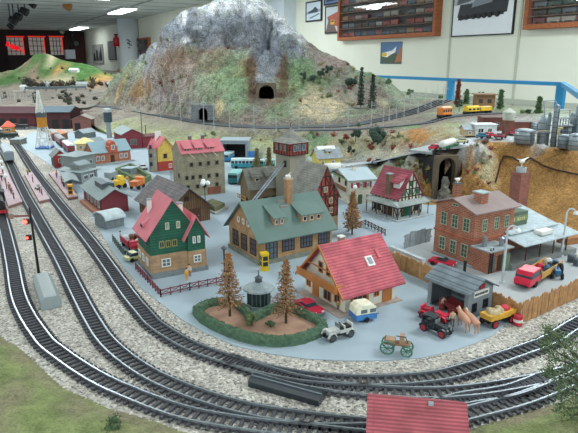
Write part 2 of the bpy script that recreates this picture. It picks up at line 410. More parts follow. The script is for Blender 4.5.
# pictures on the long wall: each a frame, a sheet and the shapes printed on it
def picture(u0, v0, u1, v1, label, fr, parts, th=2.5, name='framed_picture', ft=1.6):
    e, wd, hh = on_wall(name, u0, v0, u1, v1, label, 'picture')
    f = MB(); f.box(0, wd, -th, 0, 0, ft); f.box(0, wd, -th, 0, hh - ft, hh); f.box(0, ft, -th, 0, ft, hh - ft); f.box(wd - ft, wd, -th, 0, ft, hh - ft)
    f.build('frame', fr, e)
    MB().box(ft, wd - ft, -th + .6, -.2, ft, hh - ft).build('print', flat(parts[0], .4, .05), e)
    for k, (col, poly) in enumerate(parts[1:]):
        pts = [(ft + px * (wd - 2 * ft), ft + pz * (hh - 2 * ft)) for px, pz in poly]
        MB().prism(pts, -th + .6 - .12 * (k + 1), -th + .61, 'y').build('printed_shape', flat(col, .5, .2, 40), e)
    return e
blk = flat('22252a', .5)
picture(306.8, 1, 322.5, 21.5, 'black-framed picture of a snowy steam train, left of the two small pictures', blk,
        ['c5d3de', ('8fa3b2', [(0, .35), (1, .45), (1, .6), (0, .5)]), ('3b4550', [(.15, .4), (.8, .42), (.8, .6), (.6, .75), (.45, .6), (.15, .5)]), ('5c6670', [(.3, .1), (.9, .3), (.9, .36), (.2, .14)])], ft=2)
picture(325, -12, 342, 4.5, 'black-framed blue picture cut by the top edge of the photo', blk, ['5b7aa8', ('2c3440', [(.1, .1), (.9, .2), (.7, .6), (.2, .5)])], ft=2)
picture(326, 5.5, 340, 33.5, 'tall black-framed picture of a yellow train on a red hillside track', blk,
        ['b9c4c8', ('a5584a', [(.1, .62), (1, .8), (1, .2), (.3, .3)]), ('6b5a55', [(0, 0), (.9, 0), (.5, .5), (.25, .55)]), ('d8a030', [(.4, .3), (.7, .3), (.7, .48), (.4, .5)]), ('3a3838', [(.45, .4), (.65, .4), (.65, .46), (.45, .46)])], ft=2)
picture(380.5, 42, 401.5, 64, 'unframed poster of a white and yellow train below the wide display case', flat('6b7f96', .5),
        ['7ba0c8', ('4b5b4a', [(0, .0), (1, 0), (1, .45), (0, .5)]), ('e4e4dc', [(.05, .5), (.55, .62), (.75, .8), (.7, .55), (.3, .3), (.05, .35)]), ('d9b52c', [(.05, .5), (.3, .5), (.3, .35), (.05, .35)]), ('a86a48', [(.7, .05), (1, .1), (1, .8), (.9, .7)])], th=.8, ft=.4, name='train_poster')
picture(452.5, -30, 513.5, 35.5, 'large black and white photograph of a steam locomotive between the display cases', flat('1f2124'),
        ['dfe4e8', ('aab2b8', [(0, .5), (1, .5), (1, 1), (0, 1)]), ('596067', [(.05, .5), (.3, .55), (.35, .8), (.5, .85), (.55, .62), (.9, .66), (.95, .9), (.7, .92), (.1, .7)]),
         ('2b2f34', [(.08, .3), (.9, .33), (.92, .6), (.6, .62), (.5, .52), (.12, .5)]), ('17191c', [(.1, .25), (.85, .3), (.85, .36), (.1, .31)]), ('7c848b', [(.32, .44), (.66, .5), (.7, .62), (.36, .55)]), ('d9dee2', [(.55, .62), (.68, .64), (.7, 1), (.56, 1)])] + [('0f1012', [(cx + .035 * math.cos(q), .285 + .03 * cx + .045 * math.sin(q)) for q in [k * PI / 4 for k in range(8)]]) for cx in (.15, .25, .37, .46, .55, .64, .76)], ft=1.0)
# poster far on the wall and frames left of the mountain
picture(94.5, 44.5, 104.5, 63, 'dark abstract poster on the far wall left of the pillar', flat('9a9c94'), ['9fa39b', ('2c3136', [(.05, .1), (.3, .1), (.25, .6), (.1, .5)]), ('2c3136', [(.35, .1), (.6, .1), (.55, .7), (.4, .75)]), ('2c3136', [(.65, .1), (.95, .1), (.9, .98), (.7, .5)])], th=5, ft=3)
picture(110, 41, 117, 60, 'grey framed board on the wall right beside the white pillar', flat('5a5f60'), ['7d8484'], th=5, ft=3)

# display cases full of model wagons
wood_c = rows('9c5c38', '905230', '7c4428', 60, 4.5, 'xy', .05)
def display_case(u0, v0, u1, v1, label, nrow, rowname, seed):
    rnd = random.Random(seed)
    e, wd, hh = on_wall('display_case', u0, v0, u1, v1, label, 'display case')
    th = 9; ft = 4.5
    f = MB(); f.box(0, wd, -th, 0, 0, ft); f.box(0, wd, -th, 0, hh - ft, hh); f.box(0, ft, -th, 0, ft, hh - ft); f.box(wd - ft, wd, -th, 0, ft, hh - ft)
    f.build('frame', wood_c, e)
    MB().box(ft, wd - ft, -1.5, -.3, ft, hh - ft).build('back_panel', flat('4a4442', .8), e)
    dz = (hh - 2 * ft) / nrow
    for r in range(1, nrow):
        MB().box(ft, wd - ft, -7.5, -1.5, ft + r * dz - .5, ft + r * dz + .3).build('shelf', flat('7b5a48', .6), e)
    MB().box(ft, wd - ft, -8.4, -8.1, ft, hh - ft).build('glass_pane', glass_front(), e)
    cols = ['7a2f2e', '6b3434', '3a4a42', '33383c', '7f7a70', '8a3c34', '555b60', '9a9488', '40352e', '2d3d54', '7c5a2c']
    wl = 15.0
    names = ['top', 'second', 'third', 'fourth', 'fifth', 'sixth']
    for r in range(nrow):
        n = int((wd - 2 * ft - 4) / wl)
        zz = ft + (nrow - 1 - r) * dz + .3
        for k in range(n):
            if rnd.random() < .06: continue
            hgt = min(dz * .62, rnd.uniform(4.2, 6)); L = wl - 1.8; c = rnd.choice(cols)
            m = MB(); m.box(-L / 2, L / 2, -1.6, 1.6, 1.2, hgt); m.prism([(-1.7, hgt), (1.7, hgt), (.8, hgt + .7), (-.8, hgt + .7)], -L / 2, L / 2, 'x')
            for q in (-L / 2 + 2, L / 2 - 2): m.cylx((q, 0, .7), .7, 3, 8)
            lp = e.location + Matrix.Rotation(WANG, 3, 'Z') @ (Vector((ft + 3 + wl * (k + .5), -4.6, zz)) * U)
            o = m.build('model_wagon', flat(c, .5, .15)); o.location = lp; o.rotation_euler.z = WANG
            tag(o, 'model railway wagon on the %s shelf of the %s' % (names[r], rowname), 'model wagon', 'wagons on the %s shelf of the %s' % (names[r], rowname))
    return e
display_case(342.5, -14, 440.5, 38.5, 'wide wooden glass-fronted display case with rows of model wagons', 5, 'wide display case', 3)
display_case(529, -18, 640, 27, 'wooden display case of model trains at the top right corner', 4, 'right corner display case', 5)
display_case(137, 38, 152, 60, 'small wooden display case on the wall between pillar and mountain', 3, 'small far display case', 9)

# blue barrier rail round the layout
DR = 300.0
blue = flat('2a8fc2', .45, .05)
sa, za = wall_sz(340, 76, DR); sb, zb = wall_sz(563, 82.5, DR)
_, zr = wall_sz(451, 78, DR)
e = empty('barrier_rail', *room_xy(sa, DR), ZF, WANG, 'bright blue metal barrier rail with square posts behind the layout', 'railing')
L = sb - sa
ce, se_ = sb - sa, 0
MB().box(0, L + 1.2, -1.2, 1.2, zr - ZF - 2.2, zr - ZF).build('top_rail', blue, e)
MB(Matrix.Translation((L, 0, 0)) @ Matrix.Rotation(-PI / 4 - .1, 4, 'Z')).box(0, 150, -1.2, 1.2, zr - ZF - 2.2, zr - ZF).build('side_rail', blue, e)
for uu, vv in ((451, 85), (560.5, 95), (345, 85)):
    sp_, _ = wall_sz(uu, vv, DR); k = sp_ - sa
    MB().box(k - 2.6, k + 2.6, -1.2, 1.2, 0, zr - ZF - 2).build('post', blue, e)

# ================================================================== THE TERRAIN (triangulated control points, then a fine grid)
CR = {k: np.array(lin(h)) for k, h in dict(
    GR='9aa2ac', GD='7c8490', SN='f4f8fc', GN='879c76', GP='98a58c', BR='8a7868', OR='a98452', TN='b9ad90', GB='8c857b', OC='a07a4b', OD='8f6834', SC='a8a283', SG='97a072',
    YG='a2a880', RD='a9abab', GY='aeb4b4', RV='54463a', PK='a59a92', LG='9aa587').items()}
CP = []
def cp(u, v, z, c, r=.3): x, y = G(u, v, z); CP.append((x, y, z, c, r))
def cw(x, y, z, c, r=.3): CP.append((x, y, z, c, r))
def cy(u, v, y, c, r=.6): x, y, z = GY(u, v, y); CP.append((x, y, z, c, r))
UP = [(84, 106, 7), (115, 108, 7), (155, 115, 7), (180, 119.5, 7), (200, 123, 7), (228, 126, 7.2), (266, 128, 7.6), (300, 127.5, 8), (347, 126, 9), (376, 121.5, 10.5), (413, 113, 12.5), (449, 100, 15)]
LO = [(290, 130.5, 8), (340, 129.8, 9), (388, 127, 11), (425, 123, 13), (444, 118, 14), (471, 114.6, 14.5), (505, 113, 14.5)]
def poly_pts(L): return [(G(u, v, z) + (z,)) for u, v, z in L]
upw = poly_pts(UP); low = poly_pts(LO)
def densify(L, n=5):
    out = []
    P_ = [Vector(L[0]) * 2 - Vector(L[1])] + [Vector(p) for p in L] + [Vector(L[-1]) * 2 - Vector(L[-2])]
    for i in range(1, len(P_) - 2):
        for k in range(n):
            t = k / n
            out.append(.5 * ((2 * P_[i]) + (P_[i + 1] - P_[i - 1]) * t + (2 * P_[i - 1] - 5 * P_[i] + 4 * P_[i + 1] - P_[i + 2]) * t * t + (3 * P_[i] - P_[i - 1] - 3 * P_[i + 1] + P_[i + 2]) * t ** 3))
    return [tuple(p) for p in out] + [tuple(L[-1])]
uD, lD = densify(upw, 4), densify(low, 4)
for i_, (x, y, z) in enumerate(uD):
    nx, ny = (uD[min(i_ + 1, len(uD) - 1)][0] - uD[max(i_ - 1, 0)][0], uD[min(i_ + 1, len(uD) - 1)][1] - uD[max(i_ - 1, 0)][1])
    l = math.hypot(nx, ny); nx, ny = -ny / l, nx / l
    for q in (-3, 0, 3, 6.5): cw(x + nx * q, y + ny * q, z - .25, 'GB', .03)
    if i_ < len(uD) - 4: cw(x + nx * 9, y + ny * 9, z + 1.2, 'GB', .3)
for i_, (x, y, z) in enumerate(lD[2:]):
    cw(x, y + 2.4, z - .25, 'GB', .03); cw(x, y - 2.8, z - .25, 'GB', .03)
# embankment toe (behind the village)
for u, v in ((104, 133), (120, 141), (150, 149), (185, 152), (215, 152), (250, 151), (285, 152), (312, 158)): cp(u, v, -.3, 'SG', .1)
for u, v, z in ((112, 122, 4), (150, 131, 4.2), (200, 137, 4), (250, 140, 4), (290, 139, 4.6)): cp(u, v, z, 'YG', .25)
# right of centre: scrub slope below the lower track down to the road
for u, v, z, c in ((315, 140, 5, 'LG'), (335, 143, 5.5, 'SC'), (360, 142, 7, 'SC'), (385, 138, 9, 'TN'), (405, 137, 10.5, 'OR'), (425, 134, 12, 'OR'), (445, 129, 13.3, 'SC'), (460, 124, 14, 'SG'),
                   (330, 153, 2.5, 'TN'), (350, 153, 3.6, 'TN'), (372, 151, 5.2, 'SC'), (395, 148, 7.5, 'TN'), (415, 145, 9.3, 'OR'), (440, 140, 11.8, 'SC'), (455, 135, 12.8, 'SC')): cp(u, v, z, c, .5)
RD = [(325, 168, .3), (350, 165, 1.6), (375, 162, 3.6), (400, 157.5, 6.2), (420, 153, 8.6), (440, 148.5, 10.6), (460, 144.5, 12), (480, 139, 12.8)]
rdw = poly_pts(RD)
for i_, (x, y, z) in enumerate(rdw):
    a, b = rdw[max(i_ - 1, 0)], rdw[min(i_ + 1, len(rdw) - 1)]; l = math.hypot(b[0] - a[0], b[1] - a[1]); nx, ny = -(b[1] - a[1]) / l, (b[0] - a[0]) / l
    for q in (-4.4, 4.4): cw(x + nx * q, y + ny * q, z - .15, 'RD', .02)
# slope below the road
for u, v, z, c in ((345, 177, -.3, 'SC'), (372, 171, 2.0, 'SG'), (395, 168, 4.4, 'SG'), (410, 166, 6.2, 'SC'), (425, 165, 6.8, 'TN'), (434, 160, 8.7, 'OC'),
                   (400, 178, 2.3, 'SC'), (415, 180, 3.2, 'OC'), (427, 182, 3, 'OC'), (374, 182, -.3, 'SG'), (400, 190, -.3, 'SC'), (420, 197, -.3, 'OC'), (436, 200, -.3, 'OC'),
                   (454, 200, -.3, 'OC'), (458, 158, 9.2, 'OC'), (459, 175, 5.8, 'OC')): cp(u, v, z, c, .4)
# quarry rim and foot
cp(461, 148.5, 12.1, 'OC', .15); cp(461, 147, 12.1, 'GY', .02)
for u, v in ((475, 145), (486, 141.5), (500, 142), (525, 144.5), (550, 147), (578, 150), (600, 152.5), (660, 158)): cp(u, v, 12.9, 'OC', .15)
for u, v in ((475, 143), (486, 139.5), (500, 140), (525, 142.5), (550, 145), (578, 148), (600, 150.5), (660, 156)): cp(u, v, 13, 'GY', .02)
for u, v, z, c in ((465, 165, 8.6, 'OC'), (480, 160, 9.6, 'OC'), (490, 158, 10, 'SC'), (500, 160, 9.2, 'OD'), (530, 163, 9, 'OC'), (560, 168, 9, 'OC'), (600, 174, 9, 'OC'), (660, 182, 9, 'OC'),
                   (468, 183, 4, 'OC'), (485, 180, 5.2, 'SC'), (500, 180, 4.8, 'OC'), (530, 186, 4.6, 'OC'), (560, 196, 4.2, 'OC'), (600, 208, 4, 'OC'), (660, 220, 4, 'OC'),
                   (472, 200, -.3, 'OC'), (500, 207, -.3, 'OC'), (530, 219, -.3, 'OC'), (555, 232, -.3, 'OC'), (578, 241, -.3, 'OC'), (610, 250, -.3, 'OC'), (660, 262, -.3, 'OC')): cp(u, v, z, c, .5)
# plateau
for u, v, z, c in ((475, 128, 13.2, 'GY'), (500, 126, 13.2, 'GY'), (540, 126, 13.2, 'GY'), (578, 128, 13.2, 'GY'), (640, 132, 13.2, 'GY'), (520, 116, 13.6, 'GP'), (560, 114, 13.6, 'GP'), (600, 114, 13.6, 'GP'), (660, 118, 13.6, 'GP')): cp(u, v, z, c, .1)
for u, v, y, c in ((460, 104, 226, 'SG'), (475, 106, 205, 'SG'), (490, 107, 205, 'GN'), (505, 110, 205, 'GP'), (530, 109, 200, 'GP'), (560, 110, 190, 'GP'), (600, 112, 175, 'GP'), (455, 110, 205, 'LG')): cy(u, v, y, c, .3)
# beyond upper track on the right: ground falls gently to the layout edge at the rail
for u, v, y, c in ((425, 106, 240, 'GP'), (440, 100, 268, 'GP'), (395, 110, 245, 'GB')): cy(u, v, y, c, .3)
# the mountain: rows from its foot to the crest
SIL = [(98, 103), (108, 91), (114, 78), (120, 67), (130, 60), (140, 56), (150, 46), (160, 31), (165, 25), (172, 17), (180, 11.5), (190, 8), (200, 5), (220, 1), (240, -2), (260, -1), (275, 8), (283, 17), (290, 25), (298, 33), (310, 42), (322, 50), (340, 60), (358, 69.5), (372, 74), (385, 82), (398, 90), (412, 98)]
COLR = {  # colour rows at fractions of the visible height, from foot to crest
    98: 'GB GB TN GP GP', 108: 'GB TN GB GP GP', 114: 'TN GB GB GP GP', 120: 'GB OR GB GN GP', 130: 'GB OR GB GN GP', 140: 'GB OR GB GP GR', 150: 'GB PK OR GR GR', 160: 'GB PK PK GR BR',
    165: 'GB PK BR GR GR', 172: 'GB PK BR GR GR', 180: 'GB PK BR GR SN', 190: 'GP PK BR GD GR', 200: 'GP GP BR GR SN', 220: 'GP GN BR GR SN', 240: 'GN GN GP GR SN', 260: 'GB GR GR GR SN', 275: 'GN GP GR GR SN',
    283: 'GN GN GR GR SN', 290: 'GP GN GN GR SN', 298: 'TN GN GN GR SN', 310: 'TN TN GN PK PK', 322: 'TN TN GN PK PK', 340: 'GP TN GB GB PK', 358: 'GP GB GB GP GP', 372: 'GP GB GB GB GN', 385: 'GB TN GB GP GP', 398: 'GB GP GB GP GP', 412: 'GB GP GB GB GP'}
def crest_y(u): return 300 - 22 * min(1, abs(u - 250) / 150)
def foot(u):
    x0 = None
    for k in range(len(UP) - 1):
        if UP[k][0] <= u <= UP[k + 1][0]:
            f = (u - UP[k][0]) / (UP[k + 1][0] - UP[k][0]); z = UP[k][2] + f * (UP[k + 1][2] - UP[k][2]); v = UP[k][1] + f * (UP[k + 1][1] - UP[k][1])
            return v, z
for u, vs in SIL:
    vf, zf = foot(u); xf, yf = G(u, vf, zf); yf += 12.5
    vb = 216.5 + 0; p0 = ZH(0, yf, vf - 3)
    cr = COLR[u].split()
    yc = max(crest_y(u), yf + 22)
    if 198 <= u <= 298: cy(u, vf - 3 + (vs - vf + 3) * .93, yf + (yc - yf) * .93, 'SN', 1.2)
    for k, fr in enumerate((.12, .36, .58, .8, 1.0)):
        v = (vf - 3) + (vs - (vf - 3)) * fr
        g = {0: .10, 1: .36, 2: .60, 3: .80, 4: 1.0}[k]
        yy = yf + (yc - yf) * g
        steep = 1.6 if (150 < u < 305 and k >= 2) else .8
        cy(u, v, yy, cr[k], steep if k < 4 else .7)
    x, y, z = GY(u, vs, yc)      # back of the mountain
    cw(x * 1.03, y + 14, z * .93, cr[4], .8); cw(x * 1.08, y + 45, max(9, z * .45), 'GB', .8)
# ravine around the upper tunnel
for u, v, y, c, r in ((251, 55, 278, 'BR', 1), (250, 75, 262, 'OR', 1.2), (253, 92, 250, 'RV', .8), (284, 60, 274, 'RV', 1), (282, 78, 262, 'BR', 1.2), (282, 95, 248, 'BR', .8), (266, 60, 284, 'GR', .8), (266, 75, 272, 'GR', .8),
                      (258, 58, 280, 'GD', 1), (275, 58, 280, 'GD', 1), (245, 50, 280, 'BR', .8), (288, 52, 277, 'GD', .8)): cy(u, v, y, c, r)
# the flats at the left and far beyond the embankment
for u, v, z, c in ((96, 128, .1, 'GB'), (84, 118, 5, 'GB')): cp(u, v, z, c, .1)

def make_terrain():
    P = np.array([(a, b) for a, b, *_ in CP]); Zc = np.array([c[2] for c in CP]); C3 = np.array([CR[c[3]] for c in CP]); R3 = np.array([c[4] for c in CP])
    vs, es, fs, ov, oe, of = geometry.delaunay_2d_cdt([Vector(p) for p in P], [], [], 0, 1e-4)
    h = .95
    x0, y0 = P.min(0); x1, y1 = P.max(0)
    nx = int((x1 - x0) / h) + 2; ny = int((y1 - y0) / h) + 2
    Zg = np.full((ny, nx), np.nan); Cg = np.zeros((ny, nx, 3)); Rg = np.zeros((ny, nx))
    for f in fs:
        ids = [ov[i][0] for i in f]; a, b, c = P[ids]
        den = (b[0] - a[0]) * (c[1] - a[1]) - (c[0] - a[0]) * (b[1] - a[1])
        if abs(den) < 1e-9: continue
        i0 = max(0, int((min(a[0], b[0], c[0]) - x0) / h)); i1 = min(nx - 1, int((max(a[0], b[0], c[0]) - x0) / h) + 1)
        j0 = max(0, int((min(a[1], b[1], c[1]) - y0) / h)); j1 = min(ny - 1, int((max(a[1], b[1], c[1]) - y0) / h) + 1)
        X, Y = np.meshgrid(x0 + np.arange(i0, i1 + 1) * h, y0 + np.arange(j0, j1 + 1) * h)
        l1 = ((X - a[0]) * (c[1] - a[1]) - (c[0] - a[0]) * (Y - a[1])) / den
        l2 = ((b[0] - a[0]) * (Y - a[1]) - (X - a[0]) * (b[1] - a[1])) / den
        l0 = 1 - l1 - l2
        ok = (l0 >= -1e-6) & (l1 >= -1e-6) & (l2 >= -1e-6)
        z = l0 * Zc[ids[0]] + l1 * Zc[ids[1]] + l2 * Zc[ids[2]]
        cc = l0[..., None] * C3[ids[0]] + l1[..., None] * C3[ids[1]] + l2[..., None] * C3[ids[2]]
        rr = l0 * R3[ids[0]] + l1 * R3[ids[1]] + l2 * R3[ids[2]]
        sj, si = slice(j0, j1 + 1), slice(i0, i1 + 1)
        Zg[sj, si] = np.where(ok, z, Zg[sj, si]); Rg[sj, si] = np.where(ok, rr, Rg[sj, si])
        Cg[sj, si] = np.where(ok[..., None], cc, Cg[sj, si])
    return x0, y0, h, Zg, Cg, Rg
TX0, TY0, TH_, ZG, CG, RG = make_terrain()
def ground(x, y):
    i = int(round((x - TX0) / TH_)); j = int(round((y - TY0) / TH_))
    if 0 <= j < ZG.shape[0] and 0 <= i < ZG.shape[1] and not np.isnan(ZG[j, i]): return float(ZG[j, i])
    return 0.0
ZONES = [(322, 108, 25, 13, 'cfc2a2', .85), (218, 108, 7, 9, 'c9b88e', .8), (197, 111, 9, 8, '8a8f92', .8), (135, 85, 9, 14, 'ab8450', .6), (251, 77, 6, 26, '6f5a48', .85), (284, 76, 5, 24, '77624e', .8),
         (267, 62, 11, 20, '8e969e', .85), (303, 68, 14, 12, '80a078', .6), (235, 85, 14, 24, '88a27e', .6), (165, 95, 14, 10, '9c9092', .6), (174, 60, 14, 8, '85705e', .6), (207, 68, 10, 8, '84715f', .5), (150, 66, 10, 12, '8b939b', .6),
         (222, 30, 62, 20, '858d96', .65), (332, 62, 14, 6, 'b8a298', .5), (350, 92, 22, 10, 'a49d93', .5), (418, 136, 12, 8, 'b07c4c', .75), (318, 139, 16, 7, '83a67e', .7), (408, 126.5, 14, 2.5, '88ae7c', .6), (190, 82, 5, 5, '77634f', .7),
         (245, 3, 52, 7, 'f4f8fc', .95), (185, 18, 3, 8, 'f0f4f8', .9), (290, 27, 10, 7, 'f2f6fa', .9), (200, 28, 4, 2, 'eef2f6', .8), (189, 40, 5, 2, 'eef2f6', .7), (380, 155, 25, 5, 'b9b29c', .5)]
def zone_colour(x, y, z, c):      # patches of differently painted rock and grass, laid into the surface
    d = y * CS - (z - HC) * SN; u = 289 + F * x / d; v = 216.5 - F * (y * SN + (z - HC) * CS) / d
    nz = noise.fractal(Vector((x * .18, y * .18, z * .18)), 1, 2, 4) * .55
    for (cu, cv, ru, rv, h, k) in ZONES:
        q = ((u - cu) / ru) ** 2 + ((v - cv) / rv) ** 2 + nz
        if q < 1.1:
            w_ = k * min(1, max(0, (1.1 - q) / .45)); c = c * (1 - w_) + np.array(lin(h)) * w_
    return c
def hit(u, v, z0=8.0):            # where the ray through a pixel meets the terrain
    a = (u - 289) / F; b = (v - 216.5) / F
    for k in range(100, 420):
        t = k * 1.0; x = a * t; y = (CS - b * SN) * t; z = HC - t * (SN + b * CS)
        if z <= ground(x, y) + .05: return x, y, ground(x, y)
    return G(u, v, 0) + (0,)
HOLES = []          # (x, y, angle, half width, depth, height) of tunnel mouths
def terrain_objects():
    ny, nx = ZG.shape
    xs = TX0 + np.arange(nx) * TH_; ys = TY0 + np.arange(ny) * TH_
    idx = -np.ones((ny, nx), int); V = []; VC = []
    gy, gx = np.gradient(ZG, TH_); gx = np.clip(np.nan_to_num(gx), -2.5, 2.5); gy = np.clip(np.nan_to_num(gy), -2.5, 2.5)
    for j in range(ny):
        for i in range(nx):
            z = ZG[j, i]
            if np.isnan(z): continue
            r = RG[j, i]; x, y = xs[i], ys[j]
            f = noise.fractal(Vector((x * .09, y * .09, z * .09)), 1.0, 2.1, 5) * r * 2.4
            g = (noise.noise(Vector((x * .05 + 9, y * .05, z * .12))) * r * 1.6)
            fine = noise.noise(Vector((x * .5, y * .5, z * .5))) * min(r, .8) * .5
            if r > .9:
                rg = (.45 - abs(noise.fractal(Vector((x * .11 + 4, y * .11, z * .06)), 1.0, 2.2, 5))) * r * 3.4; f += rg; fine *= 2.2
            N_ = Vector((-gx[j, i], -gy[j, i], 1)).normalized() * (f + fine + g * .4)
            idx[j, i] = len(V); V.append((x + N_.x, y + N_.y, z + N_.z))
            c = CG[j, i].copy()
            q = noise.noise(Vector((x * .12, y * .12 + 5, z * .15)))
            if r > .9 and z > 20:      # veins of rock
                q2 = noise.noise(Vector((x * .35, y * .05, z * .08 + 3)))
                c = c * (1 + .35 * q2)
            c = c * (1 + (.22 if y > 150 else .1) * q)
            if r > .25 and y > 150:
                q3 = noise.noise(Vector((x * .2 + 31, y * .2, z * .25)))
                if q3 > .25: c = c * .6 + CR['GP'] * .4
                if q3 < -.3: c = c * .65 + CR['BR'] * .35
            if y < 312 and (y > 180 or x > 25): c = zone_colour(x, y, V[-1][2], c)
            VC.append(np.clip(c, 0, 1))
    FA = []; FB = []
    for j in range(ny - 1):
        for i in range(nx - 1):
            q = (idx[j, i], idx[j, i + 1], idx[j + 1, i + 1], idx[j + 1, i])
            if min(q) < 0: continue
            cx, cy_ = xs[i] + TH_ / 2, ys[j] + TH_ / 2; skip = False
            for (hx, hy, ha, hw, hd, hz) in HOLES:
                dx, dy = cx - hx, cy_ - hy; lx = dx * math.cos(ha) + dy * math.sin(ha); ly = -dx * math.sin(ha) + dy * math.cos(ha)
                zz = max(V[k][2] for k in q)
                if abs(lx) < hw + .3 and -2.5 < ly < hd and zz < hz: skip = True; break
            if skip: continue
            mountain = cy_ > np.interp(cx, [p[0] for p in upw], [p[1] for p in upw]) + 5 and cx < upw[-2][0]
            (FA if mountain else FB).append(q)
    for name, fs, mt, lab, cat in (('mountain', FA, terrain_mat('rock_face', 42, .55, 1.0, .014, 55), 'tall grey rocky mountain with a snowy top and green lower slopes', 'mountain'),
                                   ('terrain', FB, terrain_mat('scrub_ground', 60, .34, .9, .005, 48), None, None)):
        used = sorted({k for f in fs for k in f}); mp = {k: i for i, k in enumerate(used)}
        org = (0, 260, 0) if name == 'mountain' else (0, 0, 0)
        me = bpy.data.meshes.new(name)
        me.from_pydata([((V[k][0] - org[0]) * U, (V[k][1] - org[1]) * U, (V[k][2] - org[2]) * U) for k in used], [], [tuple(mp[k] for k in f) for f in fs])
        me.update(); ca = me.color_attributes.new('Col', 'FLOAT_COLOR', 'POINT')
        for i, k in enumerate(used): ca.data[i].color = (*VC[k], 1)
        me.materials.append(mt)
        for p in me.polygons: p.use_smooth = True
        o = bpy.data.objects.new(name, me); COL.objects.link(o); o.location = WV(*org)
        if lab: tag(o, lab, cat)
        else: o['kind'] = 'structure'

# ================================================================== GROUND OF THE LAYOUT
ballast = gravel('gravel_ballast', ['5f5c56', '9a968d', 'aeaaa0', 'c2beb4', '7f7b72', 'dcd9d0', 'a39d90', 'cac6bb'], 400)
town = flat('9aa9b2', .75, .07, 12, bump=.15)
pale = flat('b3bcc2', .75, .08, 15)
structure(MB().prism([(-330, 30), (150, 30), (165, 120), (120, 250), (40, 420), (-330, 420)], -8, -.02), 'layout_board', ballast)
mb = MB(); mb.prism([(-332, 28), (152, 28), (167, 120), (122, 252), (42, 422), (-332, 422)], -14, -8.1); structure(mb, 'trim_6', M['dwood'])
VG = [(66, 176), (75, 190), (90, 214), (104, 238), (113, 252), (124, 268), (142, 289), (160, 303), (182, 320), (205, 333), (235, 346), (270, 354), (305, 359), (345, 361), (385, 361), (420, 358.5), (450, 352), (475, 343.5), (492, 336), (506, 324),
      (530, 310), (560, 297), (600, 282), (680, 250)]
vg = [G(*p) for p in VG] + [(140, 160), (70, 190), (20, 230), (-90, 262), (-118, 262), (-108, 225), G(40, 158), G(52, 166)]
structure(MB().prism(vg, -.02, .06), 'town_ground', town)
structure(MB().prism([G(*p) for p in ((404, 252), (390, 266), (430, 284), (470, 300), (521, 321), (590, 291), (640, 262), (640, 225), (520, 205), (470, 205))], .0, .09), 'yard_ground', flat('a3a7a8', .8, .09, 14, bump=.15))

def smooth(pts, step=1.0):
    P = [Vector(p) for p in pts]; P = [2 * P[0] - P[1]] + P + [2 * P[-1] - P[-2]]; out = []
    for i in range(1, len(P) - 2):
        n = max(2, int((P[i + 1] - P[i]).length / step))
        for k in range(n):
            t = k / n
            out.append(.5 * ((2 * P[i]) + (P[i + 1] - P[i - 1]) * t + (2 * P[i - 1] - 5 * P[i] + 4 * P[i + 1] - P[i + 2]) * t * t + (3 * P[i] - P[i - 1] - 3 * P[i + 1] + P[i + 2]) * t ** 3))
    out.append(P[-2]); return out
def resample(pts, d):
    out = [pts[0]]; acc = 0
    for a, b in zip(pts, pts[1:]):
        L = (b - a).length
        if L < 1e-9: continue
        while acc + L >= d * len(out):
            out.append(a + (b - a) * ((d * len(out) - acc) / L))
        acc += L
    return out
def ribbon(path, off, w2, z0, z1):
    m = MB(); n = len(path); vs = []
    for i, p in enumerate(path):
        d = (path[min(i + 1, n - 1)] - path[max(i - 1, 0)]); d.z = 0; d.normalize(); s = Vector((-d.y, d.x, 0))
        for o, z in ((off - w2, z0), (off + w2, z0), (off + w2, z1), (off - w2, z1)): vs.append(tuple(p + s * o + Vector((0, 0, z))))
    fs = []
    for i in range(n - 1):
        for k in range(4): fs.append((i * 4 + k, i * 4 + (k + 1) % 4, i * 4 + 4 + (k + 1) % 4, i * 4 + 4 + k))
    fs += [(0, 1, 2, 3), (n * 4 - 1, n * 4 - 2, n * 4 - 3, n * 4 - 4)]
    return m.add(vs, fs)
rail_m = flat('a9b1b8', .33, .06, 90, metal=.85); sleep_m = flat('45464b', .75, .2, 200)
def track(pts, label, gauge=1.75, sw=2.9, z=0.0, rails=True, group=None, skip=1):
    path = resample(smooth(pts), .9); org = path[len(path) // 2].copy()
    lp = [p - org for p in path]
    e = empty('railway_track', org.x, org.y, org.z, 0, label, 'railway track', group)
    m = MB(); n = len(lp)
    for i in range(0, n, skip):
        d = lp[min(i + 1, n - 1)] - lp[max(i - 1, 0)]
        m.cbox(tuple(lp[i] + Vector((0, 0, .16))), (.34, sw, .24), math.atan2(d.y, d.x))
    for s in (-1, 1):
        k = ribbon(lp, s * gauge / 2, .13, .05, .31); m.add(k.v, k.f)
    m.build('sleepers', sleep_m, e)
    for s in (-1, 1): ribbon(lp, s * gauge / 2, .09, .29, .52).build('rail', rail_m, e)
    return e, path
def gp(L, z=0): return [G(u, v, z) + (z,) for u, v in L]
T1 = [(-14, 150), (-4, 195), (5, 231), (12, 262), (18, 295), (27, 317), (43, 341), (52, 350), (78, 369), (104, 384.5), (130, 396), (160, 408), (195, 418.5), (251, 428), (300, 433), (350, 434), (400, 431), (440, 424), (473, 415.5), (520, 403), (556, 389), (590, 373), (640, 345)]
T2 = [(-6, 138), (2, 150), (9, 162), (23, 191.5), (34, 212), (47, 236), (62, 262.5), (78, 295), (90, 318), (104, 340), (121, 357), (145, 374), (173, 388), (205, 400), (251, 413), (300, 420.5), (345, 426), (385, 430)]
T3 = [(2, 122), (10, 136), (20, 150), (33, 170), (49, 191.5), (66, 213), (85, 236), (105, 262.5), (127, 294), (145, 316), (158, 329), (195, 350.5), (251, 368.5), (300, 379), (350, 383), (394, 383), (440, 378.5), (474, 369.5), (520, 354), (551, 342), (578, 325), (625, 300), (690, 270)]
